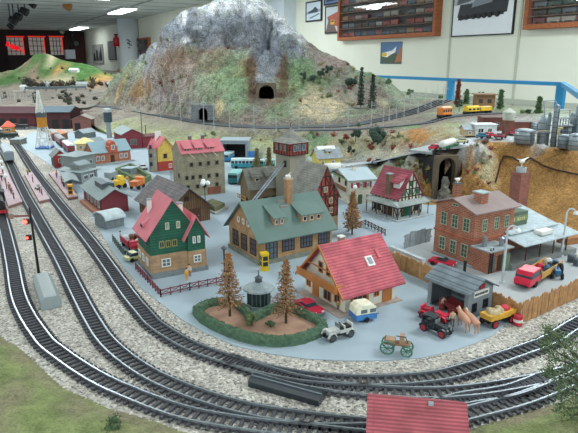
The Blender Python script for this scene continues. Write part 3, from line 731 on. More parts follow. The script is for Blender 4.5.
T4 = [(226, 361), (260, 372.5), (300, 383.5), (350, 391.5), (400, 395.5), (440, 396), (489, 391.5), (551, 379.5), (590, 367), (640, 345)]
_, path1 = track(gp(T1), 'outermost railway track curving round the left and front of the layout')
_, path2 = track(gp(T2), 'middle railway track between the grey signal box and the town, joining the outermost one')
_, path3 = track(gp(T3), 'inner railway track closest to the town, curving past the hedge garden')
track(gp(T4), 'branch track leaving the inner track in front, ending beside the red roof')
track(gp([(415, 415), (462, 402), (510, 394), (545, 381)]), 'short crossover track between the two lowest tracks at lower right', skip=1)
_, pathu = track([(x, y, z - .2) for x, y, z in upw], 'high main line along the foot of the mountain', 1.75, 2.9, skip=2)
off = []
for i, p in enumerate(pathu):
    d = pathu[min(i + 1, len(pathu) - 1)] - pathu[max(i - 1, 0)]; d.normalize(); off.append((p.x - d.y * -3.3 * -1, p.y + d.x * 3.3, p.z))
track(off[::6], 'second high line, directly under the mountain wall', skip=2)
track([(x, y, z - .2) for x, y, z in low], 'siding below the high line with the orange railcar and yellow train', skip=2)
for k, (L, lab) in enumerate((([(-30, 128), (14, 126), (34, 128), (52, 134), (64, 146)], 'yard track holding the brown goods wagons'), ([(-20, 134), (10, 130), (40, 129), (66, 128), (100, 127)], 'yard track in front of the long engine shed'))):
    track(gp(L), lab, skip=2)

# ================================================================== BUILDINGS
class House:
    def __init__(s, name, label, cat, pos, ang, L, W, he, hr, axis, wall, roof, oe=.45, og=.4, t=.18, z=0, group=None, gable=None, hip=False):
        s.L, s.W, s.he, s.hr, s.axis = L, W, he, hr, axis
        s.e = empty(name, pos[0], pos[1], z, math.radians(ang), label, cat, group)
        m = MB()
        if axis == 'x': m.prism([(0, 0), (W, 0), (W, he), (W / 2, hr), (0, he)], 0, L, 'x'); half = W / 2
        elif axis == 'y': m.prism([(0, 0), (L, 0), (L, he), (L / 2, hr), (0, he)], 0, W, 'y'); half = L / 2
        else: m.box(0, L, 0, W, 0, he); half = 1
        s.wall = m.build('wall', wall, s.e)
        if axis in 'xy':
            sl = (hr - he) / half; a = -oe; b = 2 * half + oe; ze = he - sl * oe + .02
            poly = [(a, ze), (half, hr + .02), (b, ze), (b, ze + t), (half, hr + t), (a, ze + t)]
            r = MB(); r.prism(poly, -og, (L if axis == 'x' else W) + og, axis)
            s.roof = r.build('roof', roof, s.e)
        elif axis == 'flat':
            s.roof = MB().box(-oe, L + oe, -oe, W + oe, he, he + t).build('roof', roof, s.e)
        elif axis == 'hip':
            r = MB(); o = oe; k = min(L, W) / 2 * .95
            if L >= W: top = [(k, W / 2, hr), (L - k, W / 2, hr)]
            else: top = [(L / 2, k, hr), (L / 2, W - k, hr)]
            vs = [(-o, -o, he), (L + o, -o, he), (L + o, W + o, he), (-o, W + o, he)] + top
            vs += [(-o, -o, he - t), (L + o, -o, he - t), (L + o, W + o, he - t), (-o, W + o, he - t)]
            fs = [(0, 1, 5, 4), (1, 2, 5), (2, 3, 4, 5), (3, 0, 4)] if L >= W else [(0, 1, 4), (1, 2, 5, 4), (2, 3, 5), (3, 0, 4, 5)]
            fs += [(6, 7, 1, 0), (7, 8, 2, 1), (8, 9, 3, 2), (9, 6, 0, 3), (9, 8, 7, 6)]
            s.roof = r.add(vs, fs).build('roof', roof, s.e)
    def fm(s, face):           # matrix: x along the face, y into the wall, z up
        return {'S': Matrix.Identity(4), 'W': Matrix.Rotation(PI / 2, 4, 'Z') @ Matrix.Diagonal((1, -1, 1, 1)),
                'E': Matrix.Translation((s.L, 0, 0)) @ Matrix.Rotation(PI / 2, 4, 'Z'), 'N': Matrix.Translation((0, s.W, 0)) @ Matrix.Diagonal((1, -1, 1, 1))}[face]
    def fb(s, face): return MB(s.fm(face))
    def win(s, face, u, z, w, h, fr=None, gl=None, cols=2, rws=1, ft=.13, out=.12, name='window', y0=0):
        fr = fr or M['white']; m = s.fb(face); o = -out + y0
        m.box(u, u + w, o, y0 + .03, z, z + ft); m.box(u, u + w, o, y0 + .03, z + h - ft, z + h); m.box(u, u + ft, o, y0 + .03, z + ft, z + h - ft); m.box(u + w - ft, u + w, o, y0 + .03, z + ft, z + h - ft)
        for c in range(1, cols): x = u + w * c / cols; m.box(x - .05, x + .05, o + .02, y0 + .03, z + ft, z + h - ft)
        for c in range(1, rws): x = z + h * c / rws; m.box(u + ft, u + w - ft, o + .02, y0 + .03, x - .04, x + .04)
        f = m.build(name, fr, s.e)
        s.fb(face).box(u + ft * .5, u + w - ft * .5, y0 - .05, y0 + .02, z + ft * .5, z + h - ft * .5).build('pane', gl or M['pane'], f)
        return f
    def box(s, face, name, u0, u1, z0, z1, y0, y1, mt, label=None, parent=None):
        return s.fb(face).box(u0, u1, y0, y1, z0, z1).build(name, mt, parent or s.e, label=label)
    def door(s, face, u, w, h, mt, z=0):
        d = s.box(face, 'door', u, u + w, z, z + h, -.1, .03, mt)
        s.fb(face).box(u + w * .8, u + w * .86, -.16, -.1, z + h * .45, z + h * .5).build('door_handle', M['steel'], d)
        return d
    def chim(s, x, y, z0, z1, w, mt, pots=0, cap=None, name='chimney'):
        c = MB().box(x - w / 2, x + w / 2, y - w / 2, y + w / 2, z0, z1).build(name, mt, s.e)
        MB().box(x - w * .62, x + w * .62, y - w * .62, y + w * .62, z1 - .02, z1 + .18).build('chimney_cap', cap or M['gry'], c)
        return c
    def roofz(s, x, y):
        if s.axis == 'x': return s.hr - abs(y - s.W / 2) * (s.hr - s.he) / (s.W / 2)
        return s.hr - abs(x - s.L / 2) * (s.hr - s.he) / (s.L / 2)
    def dormer(s, face, u, w, yf, zt, h, wallm, roofm, wins=1, shed=True, drop=.9):
        """dormer on the roof plane above face; yf distance in from the wall plane"""
        half = (s.W if face in 'SN' else s.L) / 2; sl = (s.hr - s.he) / half
        zb = s.he + sl * yf - .05; zt = zb + h
        yb = (zt - s.he) / sl if shed else min(half, (zt - s.he) / sl)
        m = s.fb(face)
        m.prism([(yf, zb), (yf, zt), (yb + .1, zt + .02), (yb, zt - .2)], u, u + w, 'x')
        d = m.build('dormer', wallm, s.e)
        r = s.fb(face)
        yr = yb + 1.6 if shed else yb
        z2 = min(s.hr + .1, s.he + sl * yr + .12)
        if shed: r.prism([(yf - .5, zt - .05), (yf - .5, zt + .12), (yr, z2 + .12), (yr, z2 - .05)], u - .3, u + w + .3, 'x')
        else:
            r.prism([(u - .3, zt - .1), (u + w / 2, zt + w * .5), (u + w + .3, zt - .1), (u + w + .3, zt + .08), (u + w / 2, zt + w * .5 + .18), (u - .3, zt + .08)], yf - .4, yb + w * .5 / sl, 'y')
            k = s.fb(face); k.prism([(u, zt - .01), (u + w, zt - .01), (u + w / 2, zt + w * .48)], yf, yb + .3, 'y'); k.build('dormer_gable', wallm, d)
        r.build('dormer_roof', roofm, d)
        ww = w / wins
        for k in range(wins):
            u0 = u + ww * k + ww * .25
            f = s.fb(face); f.box(u0, u0 + ww * .5, yf - .1, yf + .02, zb + h * .3, zb + h * .85); f.build('dormer_window', M['white'], d)
            f = s.fb(face); f.box(u0 + .1, u0 + ww * .5 - .1, yf - .13, yf - .09, zb + h * .38, zb + h * .78); f.build('dormer_pane', M['pane'], d)
        return d
    def timber(s, face, z0, mt, nv=6, levels=(), diag=True, wd=.16, gable=True):
        m = s.fb(face); Wd = s.L if face in 'SN' else s.W
        isg = gable and ((s.axis == 'y' and face in 'SN') or (s.axis == 'x' and face in 'WE'))
        top = lambda u: (s.he + (s.hr - s.he) * (1 - abs(u - Wd / 2) / (Wd / 2))) if isg else s.he
        for k in range(nv + 1):
            u = min(max(Wd * k / nv, wd / 2), Wd - wd / 2)
            if top(u) - .1 > z0: m.box(u - wd / 2, u + wd / 2, -.09, .02, z0, top(u) - .1)
        lv = [z0] + list(levels)
        for z in lv:
            if z <= s.he: a, b = 0, Wd
            else: a = Wd / 2 * (z - s.he) / (s.hr - s.he); b = Wd - a
            if b > a: m.box(a, b, -.1, .02, z - wd / 2, z + wd / 2)
        if diag:
            for i, z in enumerate(lv[:-1]):
                z2 = lv[i + 1]
                for k in range(nv):
                    if (k + i) % 2: continue
                    a, b = Wd * k / nv, Wd * (k + 1) / nv
                    if top(a) < z2 - .05 or top(b) < z2 - .05: continue
                    p, q = ((a, z), (b, z2)) if k % 4 == 0 else ((b, z), (a, z2))
                    L = math.hypot(q[0] - p[0], q[1] - p[1]); an = math.atan2(q[1] - p[1], q[0] - p[0])
                    m.cbox(((p[0] + q[0]) / 2, -.04, (p[1] + q[1]) / 2), (L, .1, wd * .8), 0, -an)
        return m.build('timber_framing', mt, s.e)

brick_r = rows('96573f', '884a35', 'a08470', 1.0, .28, 'xy', .14)
brick_b = rows('a17f57', '94744e', 'a8916f', .9, .26, 'xy', .12)
stone_t = rows('a98a68', '9a7a5c', '8a745c', 1.3, .6, 'xy', .07)
boards_g = rows('1f5a45', '1c523f', '143c2f', 30, .42, 'xy', .1)
pinkroof = flat('c9737c', .8, .07, 50, bump=.3)
white_t = M['white']; pkb = flat('33291f', .8)

# --- green boarded house with a pink roof and stone ground floor
pA = G(152, 278)
h = House('gabled_house', 'green boarded house with steep pink roof and stone ground floor', 'house', pA, 28.5, 7.4, 7.2, 6.8, 11.8, 'y', boards_g, pinkroof, .7, .4)
MB().box(-.25, 8.8, -.9, 7.4, 0, .75).build('plinth', flat('747b7c', .8), h.e)
MB().box(-.12, 7.5, -.12, 7.3, .7, 3.5).build('ground_floor', stone_t, h.e)
MB().box(5.7, 8.6, -.7, 3.6, .7, 3.5).build('annex_ground_floor', stone_t, h.e)
a = MB(); a.prism([(5.7, 3.4), (8.5, 3.4), (8.5, 6.4), (7.1, 8.8), (5.7, 6.4)], -.6, 5, 'y'); a.build('annex', boards_g, h.e)
a = MB(); a.prism([(5.0, 5.2), (7.1, 8.85), (9.2, 5.2), (9.2, 5.45), (7.1, 9.15), (5.0, 5.45)], -1.0, 5.2, 'y'); a.build('annex_roof', pinkroof, h.e)
for f, u in (('W', 1), ('W', 3.3), ('W', 5.6)): h.win(f, u, 1.6, 1.1, 1.2, white_t, M['pane'], 2, 1, y0=-.12)
h.win('S', 1.6, 1.5, 1.4, 1.3, white_t, M['pane_l'], 2, 2, y0=-.12)
h.door('S', 4.1, 1.1, 2.3, M['wood'], .72)
for u in (1.4, 2.4, 3.4): h.win('S', u, 4.5, .8, 1.1, flat('8c8a58'), M['pane'])
for u in (2.5, 4.2): h.win('S', u, 7.3, .6, 1.1, flat('b7bba0'), M['pane_l'])
h.win('S', 6.5, 4.7, .45, 1.1, white_t, M['pane_l'], 1, y0=-.6); h.win('S', 7.25, 4.7, .45, 1.1, white_t, M['pane_l'], 1, y0=-.6)
h.win('S', 6.5, 1.6, 1.2, 1.2, white_t, M['pane_l'], 2, 2, y0=-.7)
d = MB(); d.prism([(.6, 7.4), (-.1, 7.2), (-.1, 7.6), (1.6, 8.9)], 3.2, 4.6, 'y'); d.build('dormer', pinkroof, h.e)
MB().box(-.2, -.08, 3.4, 4.4, 7.15, 7.6).build('dormer_window', M['black'], h.e)
h.chim(1.7, 5.4, 7.8, 10.9, .6, M['white']); h.chim(6.0, 3.6, 8.4, 10.2, .8, M['white'])
MB().box(-.3, -.1, .3, 7.6, 5.0, 5.15).build('gutter', M['dsteel'], h.e)

# --- dark roofed barn behind it
pB = G(187, 228)
rf = rows('6e6768', '655f60', '55504f', 1.2, .5, 'xy', .1)
h = House('brown_barn', 'long barn with broad weathered grey-brown roof behind the green house', 'barn', (-24.2, 108.3), 35, 9.6, 14.5, 3.3, 7.4, 'y', rows('6d5137', '624a34', '3e2f22', 30, .5, 'v', .12), rf, .8, 1.0)
for u in (1, 4, 7): h.win('W', u, 1.4, 1.4, 1.4, M['dwood'], M['pane'])
h.door('S', 5, 2.4, 3.0, M['dwood']); h.win('S', 2, 2.5, 1.2, 1.2, M['dwood'], M['pane'])
h.win('S', 4, 4.7, 1.0, 1.0, M['dwood'], M['pane'])

# --- station / fire hall with green roof
greenroof = flat('637972', .8, .09, 30, bump=.3)
pC = G(259.6, 269)
h = House('brick_hall', 'tan brick hall with green-grey roof, two dormers and tall chimney', 'hall', (-4.7, 86.5), 32.3, 14.3, 10.8, 4.6, 9.4, 'x', brick_b, greenroof, .8, .7)
MB().box(-.2, 14.5, -.2, 11.0, 0, .8).build('plinth', flat('7d8275', .8), h.e)
for u in (.9, 4.0, 7.1): h.win('W', u + .2, 1.3, 2.0, 2.7, pkb, flat('5a4d52', .3), 3, 3)
for u in (3.3, 5.0, 6.7): h.win('W', u, 5.7, .7, .9, white_t, M['pane_l'], 1)
for u in (4.2, 7.8, 11.4): h.win('S', u, 1.6, 2.4, 2.5, pkb, flat('555a66', .3), 4, 3)
h.win('S', 1.1, .7, 2.2, 3.0, pkb, M['pane_l'], 3, 3, name='glazed_door')
h.dormer('S', 3.4, 2.0, 1.2, 0, 1.5, brick_b, greenroof, 2)
h.dormer('S', 8.6, 4.2, 1.0, 0, 1.5, brick_b, greenroof, 3)
h.chim(8.2, 4.4, 7.5, 12.6, 1.0, rows('a5805a', '95714e', '7a6248', .7, .25, 'xy', .12), cap=flat('b7a488'))
m = MB()
for dx, dy in ((-.3, 0), (.25, .2), (0, -.25)): m.ball((8.2 + dx, 4.4 + dy, 13.1), .3, n=8)
m.bar((7.7, 4.4, 12.8), (8.6, 4.4, 13.7), .08); m.build('stork_nest', white_t, h.e, label='small white figures on the chimney')
m = MB(); m.box(6.2, 7.4, 4.4, 5.4, 8.3, 9.1); m.box(6.1, 7.6, 3.5, 4.2, 7.8, 8.3); m.build('roof_hatch', flat('8a8680'), h.e)
MB().bar((-.15, -.15, .1), (-.15, -.15, 4.0), .1).build('drainpipe', flat('7a6a42'), h.e)

# --- red roofed house with balcony
tile_red = rows('bd5f68', 'b35660', '984550', 60, .3, 'x', .2, bump=.9)
stucco = flat('d6d2c2', .85, .05); pine = flat('b5733c', .6, .15, 60)
pD = G(344.5, 313)
h = House('balcony_house', 'white house with bright red tiled roof and wooden balcony', 'house', (7.3, 68.5), 32.1, 8.7, 9.4, 3.3, 8.1, 'x', stucco, tile_red, .9, 1.0, .22)
MB().box(-1.6, 9.3, -.9, 9.2, 0, .18).build('paved_base', flat('a3948a', .8), h.e)
h.win('S', 1.2, 1.0, 2.4, 1.3, pine, M['pane'], 3); MB().box(.9, 1.3, -.12, 0, .95, 2.3).build('shutter', pine, h.e); MB().box(3.5, 3.9, -.12, 0, .95, 2.3).build('shutter', pine, h.e)
h.door('S', 6.3, 1.7, 2.4, pine, .15); h.win('S', 4.8, 1.3, .9, .9, pine, M['pane'])
h.door('W', 5.9, 1.5, 2.4, pine, .15); h.win('W', 1.0, .9, 1.3, 1.3, pine, M['pane'], 2); h.win('W', 3.0, .5, 1.7, 2.0, pine, M['pane'], 2)
h.win('W', 7.9, 1.0, 1.0, 1.2, pine, M['pane'])
h.win('W', 3.2, 4.0, 1.0, 1.6, pine, M['pane'], 1); h.win('W', 5.0, 4.0, 1.0, 1.6, pine, M['pane'], 1)
b = MB(); b.box(-1.5, 0, .2, 9.2, 2.9, 3.05); b.box(-1.6, -1.45, .2, 9.2, 3.0, 4.1); b.box(-1.5, 0, .2, .35, 3.05, 4.0); b.box(-1.5, 0, 9.05, 9.2, 3.05, 4.0); b.build('balcony', pine, h.e, label='orange-brown wooden balcony')
b = MB()
for s_ in (-.85, 9.6):
    pass
b.prism([(-.9, 2.3), (4.7, 8.0), (10.3, 2.3), (10.3, 2.65), (4.7, 8.4), (-.9, 2.65)], -1.15, -1.0, 'x'); b.build('bargeboard', pine, h.e)
b = MB(); b.box(-.95, -.85, 1.9, 7.5, 5.1, 5.3); b.build('gable_beam', pine, h.e)
sl = (8.1 - 3.3) / 4.7; an = math.atan(sl)
f = MB(Matrix.Translation((5.6, 2.0, 3.3 + 2.0 * sl + .3)) @ Matrix.Rotation(an, 4, 'X')); f.box(-.6, .6, -.75, .75, -.15, .12); sk = f.build('skylight', white_t, h.e)
f = MB(Matrix.Translation((5.6, 2.0, 3.3 + 2.0 * sl + .3)) @ Matrix.Rotation(an, 4, 'X')); f.box(-.35, .35, -.5, .5, .12, .16); f.build('skylight_pane', M['pane_l'], sk)
f = MB(Matrix.Translation((7.5, 2.6, 3.3 + 2.6 * sl + .3)) @ Matrix.Rotation(an, 4, 'X')); f.box(-.3, .3, -.7, .7, -.15, .1); f.build('roof_vent', flat('c4606a'), h.e)
h.chim(3.4, 5.6, 7.0, 8.5, .7, flat('9a7a68'), cap=white_t)

# --- half-timbered house with maroon roof
maroon = rows('9c4a58', '90434f', '74333f', 60, .45, 'y', .14)
pE = G(396.5, 220.7)
h = House('timbered_house', 'half-timbered white house with steep maroon roof and grey canopy', 'house', (22.6, 114.6), 35.5, 7.2, 7.6, 4.4, 9.7, 'y', stucco, maroon, .3, .5)
h.timber('S', .1, pkb, 7, (2.2, 4.4, 6.0, 7.6), wd=.22); h.timber('W', .1, pkb, 7, (2.2, 4.1), wd=.22)
c = MB(); c.prism([(-1.7, 2.9), (0, 3.6), (0, 3.75), (-1.7, 3.05)], -1.7, 7.9, 'x', Matrix.Diagonal((1, 1, 1, 1))); c.prism([(-1.8, 2.9), (0, 3.6), (0, 3.75), (-1.8, 3.05)], -1.7, 8.1, 'y'); c.build('canopy', flat('8f9894', .8), h.e)
for q in ((-1.5, -1.5), (-1.5, 1.6), (-1.5, 4.7), (-1.5, 7.8), (2.2, -1.5), (4.9, -1.5), (7.6, -1.5)): MB().bar((q[0], q[1], 0), (q[0], q[1], 3.0), .12).build('canopy_post', M['dsteel'], h.e)
h.door('S', 1.0, 2.6, 2.3, flat('1f5a44')); h.win('S', 4.8, 1, 1.4, 1.2, M['dwood'], M['pane']); h.door('W', 1.5, 2.5, 2.5, M['dwood']); h.win('W', 5, .8, 2, 1.6, M['dwood'], M['pane'])
for u in (1.2, 3.1, 5.0): h.win('S', u, 4.7, .9, 1.1, flat('2e6b4a'), M['pane_l'])
h.win('S', 3.2, 6.6, .7, .9, flat('2e6b4a'), M['pane_l'])
h.chim(.4, 3.2, 3.3, 9.0, 1.0, rows('7c6550', '6c5744', '544434', .8, .3, 'xy', .15))
d = MB(); d.prism([(.9, 6.2), (1.0, 7.6), (3.2, 8.7)], .6, 2.4, 'y'); d.build('dormer', white_t, h.e); d = MB(); d.prism([(.2, 7.3), (.2, 7.5), (3.4, 9.1), (3.4, 8.8)], .3, 2.7, 'y'); d.build('dormer_roof', maroon, h.e)
MB().box(-2.2, 8.6, -2.2, 8.4, .05, .3).build('paved_base', flat('9aa2a4', .8), h.e)

# --- brick factory with tall chimney
pF = G(469.7, 268)
roofF = flat('8b7b78', .8, .1, 30, bump=.2)
h = House('brick_factory', 'two-storey red brick factory with low brownish roof and loading platform', 'factory', (29.0, 85.3), 31, 9.2, 8.4, 9.2, 10.6, 'x', brick_r, roofF, .7, .8)
tr = rows('a35a42', '96503a', '7a4030', 30, .3, 'xy', .1)
MB().box(-.15, 9.35, -.15, 8.55, 4.4, 4.75).build('string_course', tr, h.e); MB().box(-.2, 9.4, -.2, 8.6, 0, .5).build('plinth', M['gry'], h.e)
for u in (.6, 3.0, 5.4):
    for z in (1.4, 5.7): h.win('W', u + .4, z, 1.35, 2.2, flat('9aa38c'), flat('3e5248', .3), 2, 3)
for u in (1.6, 4.4, 6.8): h.win('S', u, 5.8, 1.1, 2.0, flat('9aa38c'), flat('3e5248', .3), 2, 3)
h.win('W', 3.6, 9.3, 1.2, .5, flat('9aa38c'), M['pane'])
h.chim(3.4, 2.2, 9.4, 11.6, 1.6, brick_r, cap=flat('9fb0b0')); h.chim(2.2, 6.2, 9.3, 12.4, .9, brick_r, cap=M['dsteel'])
m = MB(); m.ball((2.2, 6.2, 13.1), .35, (1.4, .8, .8), 8); m.bar((2.2, 6.2, 12.5), (2.2, 6.2, 13.1), .06); m.bar((1.5, 6.2, 13.3), (3, 6.2, 13.3), .15, .05); m.build('stork', white_t, h.e, label='white stork figure')
MB().prism([(0, 0), (4.4, 0), (4.4, 3.7), (0, 3.7)], -3.2, 0, 'y').build('annex', brick_r, h.e)
MB().box(-.5, 5.0, -3.8, .1, 3.7, 3.9).build('annex_roof', flat('8f9a9c', .8), h.e)
for u in (.5, 2.0): h.box('S', 'annex_door', u, u + .9, .3, 2.8, -3.3, -3.15, M['dwood'] if u > 1 else flat('5b6660'))
MB().box(2.9, 4.3, -3.7, -3.2, .2, 2.9).build('green_cabinet', flat('66806a'), h.e, label='green metal cabinet')
m = MB()
for z in range(14): m.box(.0, .7, -3.45, -3.35, .3 + z * .28, .36 + z * .28)
m.box(0, .08, -3.45, -3.3, .2, 4.3); m.box(.62, .7, -3.45, -3.3, .2, 4.3); m.build('wall_ladder', M['black'], h.e)
m = MB(); m.lathe([(.35, 3.8), (.35, 4.8), (.5, 4.8), (.5, 5.2), (.05, 5.4)], (3.6, -2.4, 0)); m.lathe([(.4, 3.8), (.4, 5.4)], (1.2, -1.2, 0)); m.build('roof_vents', M['steel'], h.e)
MB().box(9.2, 19, .8, 7, 0, 4.6).build('rear_wing', brick_r, h.e)
MB().box(7.4, 13.5, .6, 7.4, 4.6, 7.6).build('upper_wing', flat('5a6a5c', .7), h.e)
MB().box(7.6, 13.4, .45, .65, 6.0, 7.0).build('factory_sign_board', flat('72835f'), h.e)
m = MB()
rr = random.Random(4)
for k in range(9): m.box(8.2 + k * .5, 8.5 + k * .5, .36, .46, 6.25, 6.75) if k not in (4,) else None
m.build('sign_lettering', flat('b9b78a'), h.e)
m = MB(); m.prism([(-1.2, 4.6), (7.4, 6.6), (7.4, 6.8), (-1.2, 4.8)], 7.2, 19.6, 'x'); m.prism([(-4.6, 3.7), (-.4, 4.4), (-.4, 4.6), (-4.6, 3.85)], 6.4, 21, 'x'); m.build('platform_roof', flat('a3b1b6', .7), h.e)
m = MB(); m.box(12.5, 15.5, -3.2, -1.6, 4.3, 4.9); m.build('roof_light', M['white'], h.e)
m = MB()
for u in (8, 11.5, 15, 18.5): m.bar((u, -3.8, 1), (u, -3.8, 4), .12)
m.build('platform_posts', M['dwood'], h.e)
MB().box(4.4, 21, -4.2, .8, .05, 1.0).build('loading_platform', flat('7c7f7d', .8), h.e)
MB().box(9, 18.5, .6, .85, 1.2, 3.6).build('platform_doors', flat('8c5c40'), h.e)
# tall chimney stack
fx = G(510, 236); e = empty('factory_chimney', *G(514, 236), 0, math.radians(27), 'tall square red brick chimney stack behind the factory', 'chimney')
xx, yy = G(514, 236); zt = ZH(xx, yy, 172)
MB().prism([(-1.15, -1.15), (1.15, -1.15), (1.15, 1.15), (-1.15, 1.15)], 0, zt).build('stack', rows('8a564a', '7f4d42', '6d453c', .9, .25, 'xy', .1), e)
MB().lathe([(.9, zt), (.9, zt + .9), (.7, zt + .9), (.7, zt + .3)], n=12).build('flue', flat('9fa6a8'), e)
m = MB(); m.ball((0, 0, zt + 2.0), .45, (1.5, .8, .8), 8); m.bar((0, 0, zt + .9), (0, 0, zt + 1.8), .08); m.prism([(-1.6, zt + 2.6), (0, zt + 1.9), (1.6, zt + 2.6), (0, zt + 2.3)], -.15, .15, 'y'); m.build('stork', white_t, e, label='white stork figure')

# --- grey workshop shed with open front
shedg = flat('7e898d', .8, .1, 40); shr = rows('6f7a80', '68747a', '515c62', 60, .42, 'x', .14)
pG = G(472.8, 321)
h = House('workshop_shed', 'small grey open-fronted garage shed with corrugated roof and sign', 'shed', (22.6, 66.4), 35, 4.9, 6.6, 3.8, 5.1, 'y', M['black'], shr, .5, .5)
bpy.data.objects.remove(h.wall)
m = MB(); m.box(0, 4.9, 6.4, 6.6, 0, 3.8); m.box(4.7, 4.9, 0, 6.4, 0, 3.8); m.prism([(0, 0), (4.7, 0), (4.7, 3.8), (2.45, 5.05), (0, 3.8)], 0, .2, 'y'); m.box(0, .2, .2, .6, 0, 3.8); m.box(0, .2, 6.0, 6.4, 0, 3.8); m.box(0, .2, .6, 6.0, 3.4, 3.8)
h.wall = m.build('wall', shedg, h.e)
MB().box(.2, 4.7, .2, 6.4, .06, .1).build('floor_slab', M['dsteel'], h.e)
h.win('S', .8, .9, .9, 1.2, M['black'], M['pane'], 2, 2); h.win('S', 3.0, 1.0, 1.0, 1.2, M['black'], M['pane'], 2, 2)
sg = h.box('S', 'sign_board', .9, 3.9, 2.9, 3.7, -.15, -.02, white_t, 'white sign board with dark lettering')
m = h.fb('S')
for k, (a_, b_) in enumerate(((.0, .3), (.36, .5), (.56, .85), (.95, 1.2), (1.26, 1.5), (1.56, 1.9), (2.0, 2.3), (2.36, 2.55))): m.box(1.05 + a_, 1.05 + b_, -.18, -.14, 3.15, 3.45)
m.build('lettering', flat('3c4a52'), sg)
h.box('S', 'gable_plate', 1.9, 2.9, 3.9, 4.5, -.2, -.02, flat('8c2f36'))
MB().bar((3.9, 3.9, 3.6), (3.9, 3.9, 6.2), .22).build('stove_pipe', M['black'], h.e)

# --- hose tower with red half-timbered top, its hall and side house
dark_r = flat('8c4038', .8, .12); towerw = flat('8b8878', .85, .08, 40); slate = rows('85847c', '7c7b74', '696862', 1.0, .4, 'xy', .1)
pT = G(290, 212); xT, yT = pT
e = empty('fire_tower', xT, yT, 0, math.radians(40), 'grey square tower with red half-timbered top storey and pointed slate roof', 'tower')
zb, zt2, za_ = ZH(xT, yT, 156), ZH(xT, yT, 143.5), ZH(xT, yT + 3, 127)
MB().box(0, 4.4, 0, 4.8, 0, zb).build('wall', towerw, e)
MB().box(-.35, 4.75, -.35, 5.15, zb, zt2).build('upper_storey', dark_r, e)
m = MB()
for k in range(7):
    for (a_, b_) in ((k * .85 - .35, -.42),): m.box(a_ - .08, a_ + .08, b_ - .05, b_ + .08, zb, zt2)
    m.box(-.47, -.33, k * .9 - .35 - .08, k * .9 - .35 + .08, zb, zt2)
for z in (zb, (zb + zt2) / 2 - .1, zt2 - .1): m.box(-.45, 4.8, -.45, -.33, z, z + .15); m.box(-.45, -.33, -.4, 5.2, z, z + .15)
m.build('timber_framing', pkb, e)
for k in range(3):
    f = MB().box(.55 + k * 1.25, 1.45 + k * 1.25, -.5, -.36, zb + .9, zt2 - .35).build('window', flat('9aa3a8'), e)
    MB().box(.65 + k * 1.25, 1.35 + k * 1.25, -.54, -.49, zb + 1.0, zt2 - .45).build('pane', flat('56636b', .2), f)
for k in range(3):
    f = MB().box(-.5, -.36, .7 + k * 1.4, 1.5 + k * 1.4, zb + .9, zt2 - .35).build('window', flat('7a6a62'), e)
m = MB(); c0 = (2.2, 2.4); o_ = .9
vs = [(-o_, -o_, zt2), (4.4 + o_, -o_, zt2), (4.4 + o_, 4.8 + o_, zt2), (-o_, 4.8 + o_, zt2), (.9, 1.0, zt2 + 1.0), (3.5, 1.0, zt2 + 1.0), (3.5, 3.8, zt2 + 1.0), (.9, 3.8, zt2 + 1.0), (2.2, 2.4, za_)]
m.add(vs, [(0, 1, 5, 4), (1, 2, 6, 5), (2, 3, 7, 6), (3, 0, 4, 7), (4, 5, 8), (5, 6, 8), (6, 7, 8), (7, 4, 8), (3, 2, 1, 0)]); m.build('roof', slate, e)
f = MB().box(-.12, .05, 1.2, 2.0, zb - 2.6, zb - 1.2).build('hatch', M['black'], e)
MB().bar((2.2, 2.4, za_ - .2), (2.2, 2.4, za_ + .8), .06).build('finial', M['black'], e)
h = House('timbered_hall', 'red half-timbered gabled hall with steep grey roof beside the tower', 'hall', (4.3, 102.6), 37, 6.4, 7.5, 7.3, 13.0, 'y', dark_r, slate, .5, .4)
h.timber('S', 3.2, pkb, 6, (5.2, 7.2, 9.2, 11), wd=.2); MB().box(-.05, 6.45, -.05, 3, 0, 3).build('ground_floor', flat('a08a6a', .8), h.e)
for u, z in ((1.2, 3.8), (4.2, 3.8), (1.3, 5.7), (4.1, 5.7), (2.7, 8.0)): h.win('S', u, z, .9, 1.1, flat('bfae90'), M['pane_l'])
h.win('S', 3.2, .9, 1.4, 1.5, flat('bfae90'), M['pane'])
h = House('side_house', 'low brown house with grey roof and twin dormers left of the tower', 'house', (-8.7, 122.5), 28, 7.6, 5.0, 5.4, 8.6, 'x', flat('7b6a50', .8, .15), slate, .8, .5)
h.dormer('S', 1.0, 2.0, .3, 0, 1.3, flat('8a7c68'), slate, 1); h.dormer('S', 4.4, 2.0, .3, 0, 1.3, flat('8a7c68'), slate, 1)
for u in (1, 3.2, 5.4): h.win('S', u, 1.2, 1.2, 1.3, M['dwood'], M['pane'])
for u in (1, 3.6): h.win('W', u, 1.0, 1.2, 1.5, M['dwood'], M['pane'])
b = MB()
for z in (2.0, 2.7): b.box(-.9, -.75, .2, 4.8, z, z + .15)
for k in range(6): b.box(-.88, -.78, .2 + k * .88, .32 + k * .88, 1.8, 2.9)
b.build('balcony_railing', flat('b08a4c'), h.e)
# long silver ladder leaning to the tower
a_ = Vector((*G(237, 222), 0)); xq, yq = xT - 1.5, yT + 1.6; b_ = Vector((xq, yq, ZH(xq, yq, 164)))
org = a_.copy(); m = MB(); dv = b_ - a_; sd = Vector((-dv.y, dv.x, 0)).normalized() * .38
for s_ in (-1, 1): m.bar(sd * s_, dv + sd * s_, .16)
lad = empty('fire_ladder', org.x, org.y, .1, 0, 'long silver ladder leaning up against the grey tower', 'ladder'); m.build('ladder_rails', flat('aeb8c2', .3, .1, metal=.5), lad)
m = MB()
for k in range(1, 26): m.bar(sd + dv * k / 26, -sd + dv * k / 26, .08)
m.build('rungs', flat('8a949e', .4), lad)

